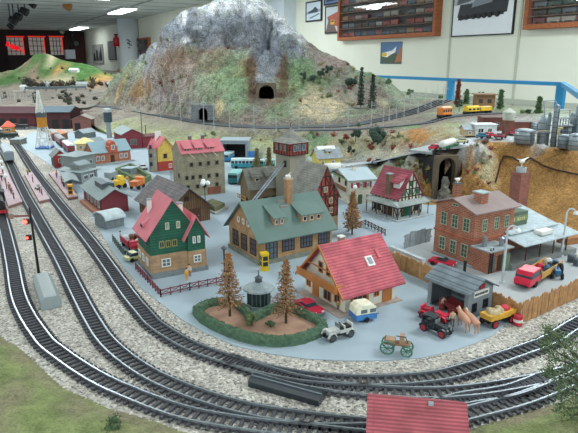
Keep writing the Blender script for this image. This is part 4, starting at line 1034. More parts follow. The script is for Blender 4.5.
# --- light-blue roofed house
lbr = flat('a9b9c0', .7, .06, 30)
h = House('chalet_house', 'white house with broad pale blue-grey roof and red shutters', 'house', (13.9, 126.5), 17, 5.4, 10.6, 6.0, 7.4, 'x', flat('cfcab8', .8), lbr, 1.0, 1.0)
for u in (.2, 1.9, 3.6):
    h.win('S', u + .4, 4.0, .8, 1.0, white_t, M['pane']); h.box('S', 'shutter', u, u + .4, 3.9, 5.1, -.12, 0, flat('9c3340')); h.box('S', 'shutter', u + 1.2, u + 1.6, 3.9, 5.1, -.12, 0, flat('9c3340'))
h.win('S', .5, 1.2, .9, 1.2, white_t, M['pane']); h.door('S', 2.0, 1.0, 2.3, flat('48613f')); h.win('S', 3.8, 1.2, .9, 1.2, white_t, M['pane'])
h.win('W', 2, 4.0, 1, 1.2, M['dwood'], M['pane']); h.win('W', 6, 4.0, 1, 1.2, M['dwood'], M['pane']); h.box('W', 'balcony', .5, 10, 3.0, 3.9, -1, -.8, flat('7a5236'))
h.box('W', 'upper_boarding', .2, 10.4, 5.3, 6.0, -.1, .02, flat('6a4630')); h.box('W', 'green_bargeboard', 0, 10.6, 5.9, 6.15, -1.1, -1.0, flat('6f9a5c'))
h.chim(2.5, 4, 6.8, 8.2, .7, flat('c9c2b0'))

# --- pink roofed ruined stone building
grystone = rows('8f8a74', '868069', '77715f', .9, .4, 'xy', .12)
h = House('stone_ruin', 'grey-brown stone tenement under construction with pink roof and empty windows', 'building', (-25.3, 133.1), 29, 10.8, 7.0, 10.8, 13.2, 'x', grystone, pinkroof, .35, .1)
for z, us in ((2.0, (.8, 3.2, 5.0, 8.2)), (4.3, (.6, 2.1, 4.0, 6.2, 8.3)), (7.4, (1.9, 4.1, 6.2, 8.4))):
    for u in us: h.win('S', u, z, .9, 1.1, flat('6a6454'), M['black'], 1)
h.box('S', 'broken_wall', 6.2, 9.6, .3, 2.0, -.1, .02, flat('7b4a38'))
for z in (2, 4.5): h.win('W', 2, z, 1, 1.2, flat('6a6454'), M['black'], 1)
for u in (1.0, 3.8, 6.8): h.dormer('S', u, 1.6, .5, 0, .7, flat('8a5048'), pinkroof, 1, True)
m = h.fb('S')
for u in (1.5, 4.6, 7.4): m.bar((u, -.1, h.he + .2), (u + 1.3, -1.3, h.he - 1.2), .13); m.bar((u + .2, -.1, h.he + .2), (u + .9, -1.5, h.he - 1.0), .1)
m.build('roof_beams', flat('b59a86'), h.e)
h.box('E', 'brick_patch', .6, 7.4, h.he - 1, h.he + .6, -.1, .02, flat('7c4c3c'))
h.chim(3.6, 4.0, h.hr - .5, h.hr + 1.0, .7, flat('6a5a58')); h.chim(6.9, 4.0, h.hr - .5, h.hr + 1.0, .7, flat('6a5a58'))
# scaffolding beside it
m = MB()
for k in range(4):
    for z in range(4): m.bar((k * 1.1, 0, 0), (k * 1.1, 0, 5), .06); m.bar((0, 0, 1.2 * z + 1), (3.3, 0, 1.2 * z + 1), .05)
solo(m, 'scaffolding', flat('b9bab0'), *G(171, 188), 0, math.radians(-60), 'pale thin scaffolding at the left corner of the stone tenement', 'scaffolding')

# --- yellow and red house with turret
h = House('yellow_house', 'yellow and red house with pink gabled roof and grey stair turret', 'house', G(158.5, 171.5), 33, 5.0, 6.5, ZH(*G(161.5, 172), 149), ZH(*G(161.5, 172), 149) + 3.0, 'y', flat('c9ab52', .8), pinkroof, .8, .5)
MB().box(-.1, 5.1, -.1, 6.6, 0, h.he * .42).build('lower_storey', flat('a03a30'), h.e)
h.win('S', 1.8, h.he * .55, 1.1, 1.4, flat('5a3a30'), M['pane']); h.win('S', 3.3, .8, 1, 1.3, white_t, M['pane'])
MB().lathe([(1.3, 0), (1.3, h.he + .2)], (-1.2, .8, 0), 8).build('turret', flat('8c8878', .8, .2), h.e); MB().lathe([(1.7, h.he + .2), (.05, h.he + 3.2)], (-1.2, .8, 0), 8).build('turret_roof', pinkroof, h.e)
m = MB()
for z in (2, 4.5, 7): m.box(-2.6, -1.9, -.7, -.2, z, z + 1.1)
m.build('turret_windows', M['pane'], h.e)
MB().box(1.2, 3.0, 4.2, 4.5, h.hr - 1.2, h.hr + 1.6).build('roof_sign', white_t, h.e, label='white panel standing on the roof')
# --- orange brick house, pale blue mansard roof
pO = G(94, 165.5); cO, aO, LO_ = pair(94, 165.5, 131, 160.5)
h = House('orange_brick_house', 'orange brick house with pale blue roof and stepped centre gable', 'house', pO, math.degrees(aO), LO_, 6, 4.0, 6.9, 'x', rows('b2684c', 'a45d44', '9a7a66', 1.0, .3, 'xy', .12), flat('8fabb5', .7, .06), .5, .2)
mid = h.L / 2
h.fb('S').prism([(mid - 1.6, 3.5), (mid + 1.6, 3.5), (mid + 1.6, 5.4), (mid + 1.0, 5.6), (mid + .9, 6.6), (mid, 7.4), (mid - .9, 6.6), (mid - 1.0, 5.6), (mid - 1.6, 5.4)], -.75, 1.8, 'y').build('centre_gable', flat('b05a42'), h.e)
h.win('S', mid - .6, 4.4, 1.2, 1.5, white_t, M['pane_l'], y0=-.75)
h.door('S', mid - .7, 1.4, 2.6, M['dwood'])
for u in (.9, 2.6, h.L - 4.0, h.L - 2.3): h.win('S', u, 1.2, 1.2, 1.5, white_t, M['pane_l'])
MB().box(-.8, h.L + .8, -1.2, 6.4, .06, .35).build('paved_base', flat('a9b0b2'), h.e)
# --- small cream house
h = House('cream_house', 'small cream house with yellow hipped roof behind the grey station', 'house', G(77, 152), 20, 6.0, 5.5, 3.0, 4.8, 'hip', flat('c9b27c', .8), flat('d3c68e', .8), .7, .3)
h.win('S', 1, 1, 1, 1.2, white_t, M['pane']); h.box('S', 'shop_front', 3, 5.4, .6, 2.2, -.1, 0, flat('b8743c'))
# --- grey station buildings
greyw = flat('7f8785', .8, .1); greyr = flat('8a9698', .7, .08)
def stn(name, label, N, R, W, he, hr, ax, wl=greyw, rf=greyr, cat='building', **k):
    c, a, L = pair(*N, *R); return House(name, label, cat, G(*N), math.degrees(a), L, W, he, hr, ax, wl, rf, **k)
h = stn('station_building', 'large grey station building with pale flat roof below the orange brick house', (77, 172), (96, 168), 6.5, 4.6, 5.6, 'hip', oe=.6)
for u in (1, 3, 5): h.win('S', u, 1.6, 1.1, 1.4, flat('a7b0b0'), M['pane'])
h = stn('station_pavilion', 'small grey station pavilion with raised lantern roof and two dark windows', (82, 184), (98, 180), 6.5, 3.2, 3.9, 'hip', wl=flat('8f9696'), oe=.6)
for u in (.8, 2.9): h.win('S', u, 1.0, 1.5, 1.2, flat('c9cfcf'), M['black'])
MB().box(1.0, h.L - 1, 1.6, 5, 3.7, 4.7).build('lantern', greyw, h.e); MB().prism([(1.2, 4.7), (3.3, 5.6), (5.4, 4.7)], .7, h.L - .7, 'x').build('lantern_roof', greyr, h.e)
c_, a_, L_ = pair(80, 192, 66, 166)
h = House('platform_canopy', 'long low grey platform canopy beside the pink platform with the kiosk', 'canopy', G(78, 191), math.degrees(a_), 19, 2.6, 2.6, 3.1, 'x', M['black'], greyr, oe=.5, og=.4)
bpy.data.objects.remove(h.wall); m = MB()
for k in range(8): m.bar((k * 2.6, 1.3, 0), (k * 2.6, 1.3, 2.8), .14)
m.build('posts', M['dsteel'], h.e)
h = House('signal_hut', 'small red hut with dark green side and grey roof under the crane tower', 'hut', G(55, 168), 30, 3.6, 6, 3.6, 5.2, 'y', flat('9a2f38'), flat('707a78'), .6, .4)
h.box('W', 'green_side', 0, 6, .2, 3.5, -.06, 0, flat('2b5546')); h.win('S', 1.2, 1.4, 1.0, 1.4, white_t, M['pane'])
# --- dark red shed with skylight, and barrel-roofed annex
dred = flat('6e2e35', .8, .12)
h = House('red_shed', 'dark red goods shed with grey roof and long skylight box', 'shed', (-39.8, 117.7), 32.7, 5.6, 16, 3.6, 5.3, 'y', dred, flat('83908f', .75, .08), .8, .5)
m = MB(); m.box(1.3, 4.0, 4, 10, 4.4, 5.9); m.build('skylight_box', M['dsteel'], h.e); MB().prism([(1.1, 5.85), (2.65, 6.25), (4.2, 5.85)], 3.8, 10.2, 'y').build('skylight_glass', flat('5f7078', .3), h.e)
for u in (2, 5, 8, 11): h.win('W', u, 1, 1.6, 1.6, flat('b9bdb8'), M['pane'])
MB().box(-1.6, -.1, .5, 13.5, .06, .8).build('loading_ramp', flat('a0694e'), h.e)
c_, a_, L_ = pair(107, 230, 124.5, 226)
m = MB(Matrix.Rotation(a_, 4, 'Z')); n_ = 12
m.prism([(0, .1), (4.6, .1), (4.6, 2.0)] + [(2.3 + 2.3 * math.cos(PI * k / n_), 2.0 + 1.0 * math.sin(PI * k / n_)) for k in range(1, n_)] + [(0, 2.0)], 0, L_, 'x')
x_, y_ = G(107, 230); e = empty('annex_store', x_, y_, 0, 0, 'low grey barrel-roofed store in front of the dark red shed', 'store'); m.build('body', flat('6f797c', .7), e)
m = MB(Matrix.Rotation(a_, 4, 'Z')); m.prism([(-.25, 1.8)] + [(2.3 - 2.6 * math.cos(PI * k / n_), 2.0 + 1.25 * math.sin(PI * k / n_)) for k in range(0, n_ + 1)] + [(4.85, 1.8)] + [(2.3 + 2.35 * math.cos(PI * k / n_), 2.0 + 1.02 * math.sin(PI * k / n_)) for k in range(0, n_ + 1)], -.3, L_ + .3, 'x'); m.build('barrel_roof', flat('b4c0c4', .5), e)
# --- far red barns
h = House('red_barn', 'dark red barn with grey roof standing before the green embankment', 'barn', (-61.4, 210.8), 28.5, 7.0, 15, 5.6, 7.3, 'y', flat('7c323a', .8, .12), flat('8b9797', .75), .8, .5)
h.win('S', 2.6, 1.4, 2.4, 2.2, flat('8c8c88'), flat('394043'), 4, 3)
h = House('red_lean_to', 'low dark red extension right of the red barn', 'barn', G(143, 148), 28, 5, 4.5, 4.2, 4.9, 'x', flat('7c323a', .8, .12), flat('6f4a4c', .75), .4, .3)
# --- long engine shed at the far left
c_, a_, L_ = pair(-60, 127, 36, 127)
h = House('engine_shed', 'long dark red engine shed with black doorways at the far left', 'shed', G(-60, 127), 0, L_, 16, ZH(*G(10, 127), 113), ZH(*G(10, 127), 108), 'x', flat('5c2f35', .85, .15), flat('4b3438', .9, .1), .6, .4)
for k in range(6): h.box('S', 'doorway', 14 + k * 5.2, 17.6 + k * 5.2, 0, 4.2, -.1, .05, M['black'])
h = House('machine_shed', 'dark shed with pale roof line behind the crane tower', 'shed', G(38, 129), 0, 16, 14, ZH(*G(45, 129), 112), ZH(*G(45, 129), 107.5), 'x', flat('4a2b30', .85, .15), flat('55666e', .8, .1), .6, .4)
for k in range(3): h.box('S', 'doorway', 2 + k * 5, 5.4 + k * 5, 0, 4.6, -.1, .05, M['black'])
h = House('brick_gatehouse', 'brown brick gatehouse with arched doorway and lean-to roof', 'building', G(73, 131), 6, 8.5, 7, 5.4, 7.2, 'y', flat('7d5550', .85, .15), flat('8f8a80', .8), .5, .4)
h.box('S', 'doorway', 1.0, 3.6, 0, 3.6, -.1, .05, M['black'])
c_, a_, L_ = pair(66, 124, 106, 120)
solo(MB().box(0, L_, 0, 2, 0, 6.2), 'retaining_wall', flat('7b5a5c', .9, .15, 20), *G(66, 126), 0, a_, 'dull red retaining wall behind the gatehouse and water tank', 'wall')
h = House('signal_cabin', 'tiny signal cabin with orange pyramid roof near the left edge', 'cabin', G(3, 134), 15, 4.4, 4, 3.2, 5.6, 'hip', flat('c48a4c'), flat('c0523c'), .6, .3)
h.win('S', 1.0, 1.2, 2.2, 1.2, white_t, M['pane'], 3)
# water tank
x_, y_ = G(109.5, 138); zt_ = ZH(x_, y_, 108)
e = empty('water_tank', x_, y_, 0, 0, 'dark blue-grey round water tank on a grey base left of the embankment', 'water tank')
MB().lathe([(1.1, 0), (1.0, ZH(x_, y_, 121))]).build('base', M['gry'], e); MB().lathe([(1.7, ZH(x_, y_, 122)), (1.7, ZH(x_, y_, 112))], n=18).build('tank', flat('33454f', .6), e)
MB().lathe([(1.85, ZH(x_, y_, 112)), (1.7, zt_ - .4), (.6, zt_)], n=18).build('cap', flat('a3adae', .6), e)
# crane tower: white lattice
x_, y_ = G(45, 148.5); zc0, zc1 = ZH(x_, y_, 127), ZH(x_, y_, 115); ztop = ZH(x_, y_, 91)
e = empty('lattice_crane', x_, y_, 0, .1, 'white lattice crane tower with orange cabin above the railway yard', 'crane')
def lattice(m, b0, b1, z0, z1, n, r):
    P4 = lambda t: [(sx * (b0 + (b1 - b0) * t), sy * (b0 + (b1 - b0) * t), z0 + (z1 - z0) * t) for sx, sy in ((-1, -1), (1, -1), (1, 1), (-1, 1))]
    for k in range(4): m.bar(P4(0)[k], P4(1)[k], r)
    for i in range(n):
        a, b = P4(i / n), P4((i + 1) / n)
        for k in range(4): m.bar(a[k], b[(k + 1) % 4], r * .6); m.bar(a[(k + 1) % 4], b[k], r * .6); m.bar(b[k], b[(k + 1) % 4], r * .6)
m = MB(); lattice(m, 2.6, 1.3, 0, zc0, 2, .2); m.build('lattice_legs', white_t, e)
MB().box(-2.7, 2.7, -2.7, 2.7, .1, .7).build('base', flat('3f6fae'), e)
MB().box(-1.4, 1.4, -1.5, 1.5, zc0, zc1 - .8).build('cabin', flat('c0812c'), e, label='orange cabin'); MB().box(-1.5, 1.5, -1.6, 1.6, zc1 - .8, zc1 + .8).build('cabin_top', M['dsteel'], e)
m = MB(); m.m = Matrix.Translation((-.3, 0, 0)) @ Matrix.Rotation(-.0, 4, 'Y'); lattice(m, 1.2, .25, zc1 + .8, ztop, 5, .16); m.build('lattice_jib', white_t, e)
m = MB(); m.bar((-.3, 0, ztop), (-8.5, 0, ztop), .1); m.bar((-8.5, 0, ztop), (-8.5, 0, ztop + .1), .4); m.build('boom', flat('b9bcb8'), e)

# --- garage with blue bus, and small yellow houses
x_, y_ = G(221, 160); hz = ZH(x_, y_, 141)
e = empty('bus_garage', x_, y_, 0, math.radians(-2), 'pale blue-grey flat-roofed bus garage with dark open doorway', 'garage')
m = MB(); Lg = 27 / 3.0; m.box(0, .8, 0, 8, 0, hz); m.box(Lg - .8, Lg, 0, 8, 0, hz); m.box(.8, Lg - .8, 0, 8, hz - 1.0, hz); m.box(.8, Lg - .8, 7.6, 8, 0, hz - 1); m.build('wall', flat('8b969c', .8), e)
MB().box(-.3, Lg + .3, -.3, 8.3, hz, hz + .3).build('roof', flat('9fabb2', .7), e)
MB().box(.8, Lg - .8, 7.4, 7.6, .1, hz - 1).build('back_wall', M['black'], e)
MB().box(Lg - .2, Lg + 3.4, 0, 3, 0, 2.6).build('side_store', flat('3c78b4'), e, label='blue side store')
h = House('yellow_cottage', 'yellow cottage with pale ridge and grey roof below the scrub slope', 'cottage', G(318, 169), 20, 7.5, 5, 3.6, 6.0, 'x', flat('c2b25c', .8), flat('8f989c'), .6, .5)
MB().prism([(1.6, 5.6), (2.5, 6.6), (3.4, 5.6)], .5, 6.5, 'x').build('ridge_cap', white_t, h.e); h.win('S', 1, 1.2, 1, 1.2, white_t, M['pane']); h.win('S', 4.5, 1.2, 1, 1.2, white_t, M['pane'])
h.dormer('S', 3, 1.8, .6, 0, 1.1, flat('c2b25c'), flat('8f989c'), 1)

# --- kiosk pavilion in the garden
x_, y_ = G(259, 306.5)
e = empty('garden_pavilion', x_, y_, 0, .2, 'round dark green glazed pavilion with grey domed roof behind the hedge', 'pavilion')
MB().lathe([(1.75, .06), (1.75, .5)], n=8).build('base', M['gry'], e)
MB().lathe([(1.45, .5), (1.45, 2.6)], n=8).build('wall', flat('2f3f3e', .5), e)
m = MB()
for k in range(8):
    a = 2 * PI * k / 8; m.bar((1.5 * math.cos(a), 1.5 * math.sin(a), .4), (1.5 * math.cos(a), 1.5 * math.sin(a), 2.7), .1)
    b = a + PI / 8; m.bar((1.42 * math.cos(b), 1.42 * math.sin(b), .5), (1.42 * math.cos(b), 1.42 * math.sin(b), 2.6), .05)
m.build('glazing_bars', flat('5f7472'), e)
zr_ = ZH(x_, y_, 284)
MB().lathe([(2.15, 2.6), (2.05, 2.8), (1.2, 3.3), (.5, 3.6)], n=16).build('roof', flat('8d9a9c', .5), e); MB().lathe([(.5, 3.5), (.45, 4.1), (.6, 4.15), (.1, 4.5), (.05, 5.2)], n=10).build('lantern', M['dsteel'], e)
# phone boxes
def phone(u, v, label, c='d9b81c', s=1.0):
    x, y = G(u, v); e = empty('phone_box', x, y, 0, math.radians(20), label, 'phone box')
    MB().box(-.55 * s, .55 * s, -.55 * s, .55 * s, .06, 2.9 * s).build('body', flat(c, .4), e)
    MB().box(-.62 * s, .62 * s, -.62 * s, .62 * s, 2.75 * s, 3.0 * s).build('roof', flat(c, .4), e)
    for z in (.9, 1.8):
        MB().box(-.4 * s, .4 * s, -.6 * s, -.53 * s, z * s, (z + .7) * s).build('window_pane', M['pane'], e); MB().box(-.6 * s, -.53 * s, -.4 * s, .4 * s, z * s, (z + .7) * s).build('window_pane', M['pane'], e)
phone(264.5, 270.5, 'bright yellow phone box at the corner of the tan brick hall')
phone(71, 197, 'orange-yellow phone box on the pink platform by the station', 'd79a1c', 1.05)

# ================================================================== BRIDGE, TUNNEL MOUTHS, REFINERY
def portal(u, v, z, w, hgt, depth, yaw, label, stone, inner=None, fw=1.2, extra=1.0, name='tunnel_portal', y=None):
    if y is None: x, y = G(u, v, z)
    else: x = GY(u, v, y)[0]
    a = math.radians(yaw); n = 10; e = empty(name, x, y, z, a, label, 'tunnel')
    arc = [(w / 2 * math.cos(PI * k / n), hgt - w / 2 + w / 2 * math.sin(PI * k / n)) for k in range(n + 1)]
    m = MB(); W2 = w / 2 + fw; H2 = hgt + extra
    outer = [(W2, hgt - w / 2)] + [(W2 * math.cos(PI * k / n) if k not in (0, n) else (W2 if k == 0 else -W2), H2) for k in range(1, n)] + [(-W2, hgt - w / 2)]
    vs = []; fs = []
    for yy in (-.8, 1.0):
        vs += [(p[0], yy, p[1]) for p in arc] + [(p[0], yy, p[1]) for p in outer]
    k0 = n + 1
    for k in range(n):
        for o in (0, 2 * k0): fs.append((o + k, o + k + 1, o + k0 + k + 1, o + k0 + k))
        fs.append((k, k + 1, 2 * k0 + k + 1, 2 * k0 + k)); fs.append((k0 + k, k0 + k + 1, 3 * k0 + k + 1, 3 * k0 + k))
    m.add(vs, fs)
    for s in (-1, 1): m.box(min(s * w / 2, s * W2), max(s * w / 2, s * W2), -.8, 1.0, 0, hgt - w / 2)
    m.build('portal_arch', stone, e)
    t = MB(); vs = [(p[0] * 1.02, yy, p[1] * 1.01) for yy in (.9, depth) for p in [(w / 2, 0)] + arc + [(-w / 2, 0)]]
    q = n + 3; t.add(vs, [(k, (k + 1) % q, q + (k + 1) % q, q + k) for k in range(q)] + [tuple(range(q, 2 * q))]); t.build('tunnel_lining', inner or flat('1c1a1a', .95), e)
    HOLES.append((x, y, a, w / 2, depth, z + hgt))
    return e
gst = rows('7d8184', '707477', '55595c', 1.4, .7, 'xy', .1)
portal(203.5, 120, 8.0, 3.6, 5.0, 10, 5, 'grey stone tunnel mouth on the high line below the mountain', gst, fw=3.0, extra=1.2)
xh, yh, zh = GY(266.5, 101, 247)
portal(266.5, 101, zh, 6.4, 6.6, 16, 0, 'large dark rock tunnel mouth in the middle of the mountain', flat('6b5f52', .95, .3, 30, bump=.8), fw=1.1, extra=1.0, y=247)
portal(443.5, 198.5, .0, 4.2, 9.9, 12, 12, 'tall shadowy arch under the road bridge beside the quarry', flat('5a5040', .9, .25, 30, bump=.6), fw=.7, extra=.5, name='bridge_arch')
c_, a_, L_ = pair(432, 155.5, 459, 148.5, 10.3)
xb, yb = G(432, 155.5, 9.6)
e = empty('road_bridge', xb, yb, 9.6, a_, 'dark green girder road bridge carrying cars above the arch', 'bridge')
MB().box(0, L_, 0, 6.5, .2, .8).build('deck', flat('9aa0a2'), e)
m = MB(); m.box(0, L_, -.3, 0, .1, 1.3)
for k in range(9): m.box(k * L_ / 8 - .08, k * L_ / 8 + .08, -.4, -.28, .1, 1.35)
m.build('girder', flat('3c4a44', .6), e)

def strip_on_ground(name, pts, wd, zo, mt, label, cat):
    pa = resample(smooth(pts), 2); org = pa[len(pa) // 2].copy(); lp = [p - org for p in pa]
    m = ribbon(lp, 0, wd / 2, zo - .3, zo); o = m.build(name, mt); o.location = WV(*org); tag(o, label, cat)
strip_on_ground('road', [(*G(u, v, z), z) for u, v, z in RD], 8.6, .12, flat('b4babd', .85, .06, 20), 'pale grey road climbing from the village over the bridge', 'road')

tankm = flat('8e999e', .4, .1, 20, metal=.35); tankd = flat('78858b', .4, .1, 20, metal=.35)
def tank(u, v, w_px, vtop, label, mt=tankm, z=13.1, dome=.1, rings=3, name='storage_tank'):
    x, y = G(u, v, z); pc = F / math.hypot(y, HC - z) ; r = w_px / 2 / pc; h_ = ZH(x, y, vtop) - z
    e = empty(name, x, y, z, 0, label, 'tank')
    MB().lathe([(r, 0), (r, h_ * (1 - dome)), (r * .6, h_ * (1 - dome * .3)), (.02, h_)], n=24).build('shell', mt, e, True)
    m = MB()
    for k in range(1, rings + 1): m.lathe([(r * 1.03, h_ * (1 - dome) * k / (rings + .2) - .08), (r * 1.03, h_ * (1 - dome) * k / (rings + .2) + .08)], n=24)
    m.build('bands', M['dsteel'], e)
    m = MB(); m.bar((r * .3, -r * 1.02, 0), (r * .3, -r * 1.02, h_ * .9), .05); m.bar((r * .5, -r * 1.0, 0), (r * .5, -r * 1.0, h_ * .9), .05)
    for k in range(8): m.bar((r * .3, -r, h_ * .1 * (k + 1)), (r * .5, -r, h_ * .1 * (k + 1)), .04)
    m.build('tank_ladder', M['dsteel'], e)
    return e
tank(524, 143, 19, 128.5, 'wide low grey storage tank at the quarry edge')
tank(541, 143, 9, 114, 'tall capped grey vessel between the wide tank and the column', dome=.25)
tank(552.5, 147, 5.5, 104, 'tallest slim grey distillation column of the refinery', tankd, dome=.04, rings=8, name='refinery_column')
tank(546.5, 145, 3, 112, 'thin pipe-like column left of the tallest refinery column', tankd, dome=.04, rings=3, name='refinery_column')
tank(566, 140, 13, 124, 'upper squat grey tank behind the right pair of refinery tanks', tankm)
tank(564, 148, 13, 134, 'lower front squat grey tank right of the tallest column', tankd)
tank(574, 150, 12, 133, 'cut-off grey tank at the right edge of the photo', tankm)
tank(576, 141, 7, 104, 'tall grey column at the right edge of the photo', tankd, dome=.05, rings=4, name='refinery_column')
tank(570, 138, 4, 112, 'slim column just left of the right edge column', tankd, dome=.05, rings=3, name='refinery_column')
tank(534, 131, 8, 122, 'small pale tank behind the wide low tank', tankm)
def pipe(pts, r, name, label, mt=M['steel']):
    P3 = []
    for u, v, y in pts: P3.append(Vector(GY(u, v, y)))
    o = P3[0].copy(); m = MB()
    for a, b in zip(P3, P3[1:]): m.bar(a - o, b - o, r)
    for p in P3[1:-1]: m.ball(p - o, r * 1.05, n=6)
    return solo(m, name, mt, o.x, o.y, o.z, 0, label, 'pipe')
pipe([(545, 140, 132), (545, 118, 132), (544, 101, 132), (555, 100, 132), (557, 104, 132)], .12, 'pipework', 'thin bent pipe arching over the tallest refinery column')
pipe([(556, 147, 128), (557, 110, 128), (570, 110, 128), (570, 120, 128)], .13, 'pipework', 'pipe bridge linking the column to the right-hand tanks', M['steel'])
pipe([(531, 146, 130), (531, 133, 130), (548, 133, 130), (548, 146, 130)], .15, 'pipework', 'dark pipe frame in front of the capped vessel', M['dsteel'])
pipe([(536, 146, 129), (537, 131, 129), (551, 131, 129)], .1, 'pipework', 'pale narrow pipe beside the capped vessel', flat('b7b09a'))
pipe([(558, 149, 127), (559, 128, 127), (563, 128, 127)], .22, 'pipework', 'yellowish riser pipe between column and front tank', flat('a8a070'))
m = MB()
for k in range(4):
    for s in (0, 3): m.bar((k * 1.5, s, 0), (k * 1.5, s, 5.5), .09)
for z in (1.8, 3.6, 5.4): m.box(-.2, 4.7, -.2, 3.2, z, z + .12)
x_, y_ = G(555, 142, 13.1); solo(m, 'refinery_platform', M['dsteel'], x_, y_, 13.1, .2, 'grey three-level steel staging among the refinery columns', 'staging')
m = MB(); m.lathe([(1.0, 0), (1.0, 3)], n=10, m=Matrix.Rotation(PI / 2, 4, 'Y')); x_, y_ = G(571, 147, 13.1)
solo(m, 'small_drum', white_t, x_, y_, 14.2, .4, 'small white horizontal drum between the front refinery tanks', 'drum')

# plateau buildings
def pbox(name, label, u, v, ang, L, W, H, wl, rf, cat='building', ax='flat', hr=None, z=13.1):
    return House(name, label, cat, G(u, v, z), ang, L, W, H, hr or H + 1, ax, wl, rf, .25, .25, z=z)
h = pbox('brick_depot', 'dark brown brick depot with flat roof behind the parked red car', 482, 131, -4, 8.5, 6, 3.6, flat('6b4038', .85, .15), flat('6a5550'), 'depot')
for u in (1, 3.4, 5.8): h.win('S', u, 1.2, 1.2, 1.2, flat('8c7a70'), M['pane'])
h = pbox('white_service_station', 'small white flat-roofed service station beside the red car', 475, 136, 4, 5.6, 4, 2.8, flat('c9cfcf'), flat('d3dadd'), 'service station')
h.win('S', .6, .8, 1.6, 1.2, white_t, M['pane'], 2); h.win('S', 3.2, .8, 1.2, 1.2, white_t, M['pane'])
h = pbox('small_cottage', 'small beige cottage with grey roof left of the white service station', 464, 136, 4, 3.6, 3.4, 1.6, flat('b09c78'), flat('8f9a9c'), 'cottage', 'x', 2.6)
h.win('S', 1, .4, 1, .8, white_t, M['pane'])
h = pbox('brick_workshop', 'low red-brown brick workshop under the water tower', 513, 131, 0, 9, 5, 2.4, flat('74443a', .85, .15), flat('7f7a76'), 'workshop')
x_, y_ = G(507, 135, 13.1); e = empty('water_tower', x_, y_, 13.1, 0, 'brick-footed water tower with pale round tank on the plateau', 'water tower')
MB().box(-1.1, 1.1, -1.1, 1.1, 0, ZH(x_, y_, 120) - 13.1).build('brick_base', flat('70483c', .85, .15), e)
MB().lathe([(1.5, ZH(x_, y_, 120) - 13.1), (1.6, ZH(x_, y_, 112) - 13.1), (.1, ZH(x_, y_, 108) - 13.1)], n=16).build('tank', flat('a6a99c'), e)
x_, y_, z_ = hit(476, 107)
h = House('hilltop_lodge', 'brown lodge with overhanging flat roof on the grassy rise near the blue post', 'lodge', (x_, y_), -4, 6.4, 5, 4.4, 5, 'flat', flat('7c6044', .8, .15), flat('8a7458'), .7, .3, .4, z=z_ - .3)
h.win('S', .8, 1.6, 1.4, 1.4, M['dwood'], M['pane']); h.win('S', 3.8, 1.6, 1.4, 1.4, M['dwood'], M['pane'])
# grey rock cascade in front of the bridge arch
m = MB(); n_ = 14; K_ = 16; vs = []
for j in range(n_):
    for k in range(K_):
        a = 2 * PI * k / K_; r = (1.35 - .9 * (j / (n_ - 1)) ** 1.5) * (1 + .8 * noise.fractal(Vector((math.cos(a) * .8, math.sin(a) * .8, j * .45)), 1, 2.2, 4)); vs.append((r * math.cos(a) * 1.1, r * math.sin(a) * .7 + .04 * j, j * .5 - .2 + .3 * noise.noise(Vector((a, j * .7, 1)))))
m.add(vs, [(j * K_ + k, j * K_ + (k + 1) % K_, (j + 1) * K_ + (k + 1) % K_, (j + 1) * K_ + k) for j in range(n_ - 1) for k in range(K_)] + [tuple(range((n_ - 1) * K_, n_ * K_))])
x, y = G(444, 204); solo(m, 'rock_outcrop', flat('625f57', .95, .4, 90, bump=1.0), x, y, 0, 0, 'grey rock cascade standing in front of the bridge arch', 'rock')
# low roofs of the crowded goods yard
for k_, (N, R, W, he, c1, c2, ax, lab) in enumerate((((97, 150), (106, 148), 5, 2.6, '6f5a54', '7f8a8c', 'x', 'small brown hut with grey roof between water tank and red barn'), ((60, 141), (68, 139), 5, 2.8, '8c6a5a', 'c08a6c', 'hip', 'small hut with orange-brown roof behind the cream house'),
        ((84, 139), (96, 137), 5, 2.4, '707a7c', '8f9a9e', 'x', 'long grey shed behind the orange brick house'), ((20, 145), (27, 143), 4, 2.0, '7c7f78', '8d9696', 'flat', 'low grey hut between the tracks left of the crane tower'), ((131, 176), (137, 174), 3, 2.0, '7a8a90', '9fb0b8', 'flat', 'little pale blue kiosk beside the hedged plot'))):
    stn('yard_hut', lab, N, R, W, he, he + 1.3, ax, flat(c1, .8), flat(c2, .8), 'hut', oe=.35)

xq, yq, zq = hit(221, 57); h = House('mountain_hut', 'tiny white hut with red roof high on the mountain', 'hut', (xq, yq), 20, 3.4, 3, 1.8, 3.2, 'x', white_t, flat('b03a38'), .5, .3, z=zq - .2)
cab = [Vector(hit(u, v)) + Vector((0, -.1, .25)) for u, v in ((495, 187), (499, 175), (503, 163.5), (511, 164), (519, 165), (530, 166), (542, 168), (555, 171), (567, 174.5), (578, 178), (592, 182))]
o0 = cab[0].copy(); m = MB()
for a, b in zip(cab, cab[1:]): m.bar(a - o0, b - o0, .2, n=6)
solo(m, 'cable', flat('3a2c24', .9), o0.x, o0.y, o0.z, 0, 'dark cable lying across the brown quarry wall behind the tall chimney', 'cable')

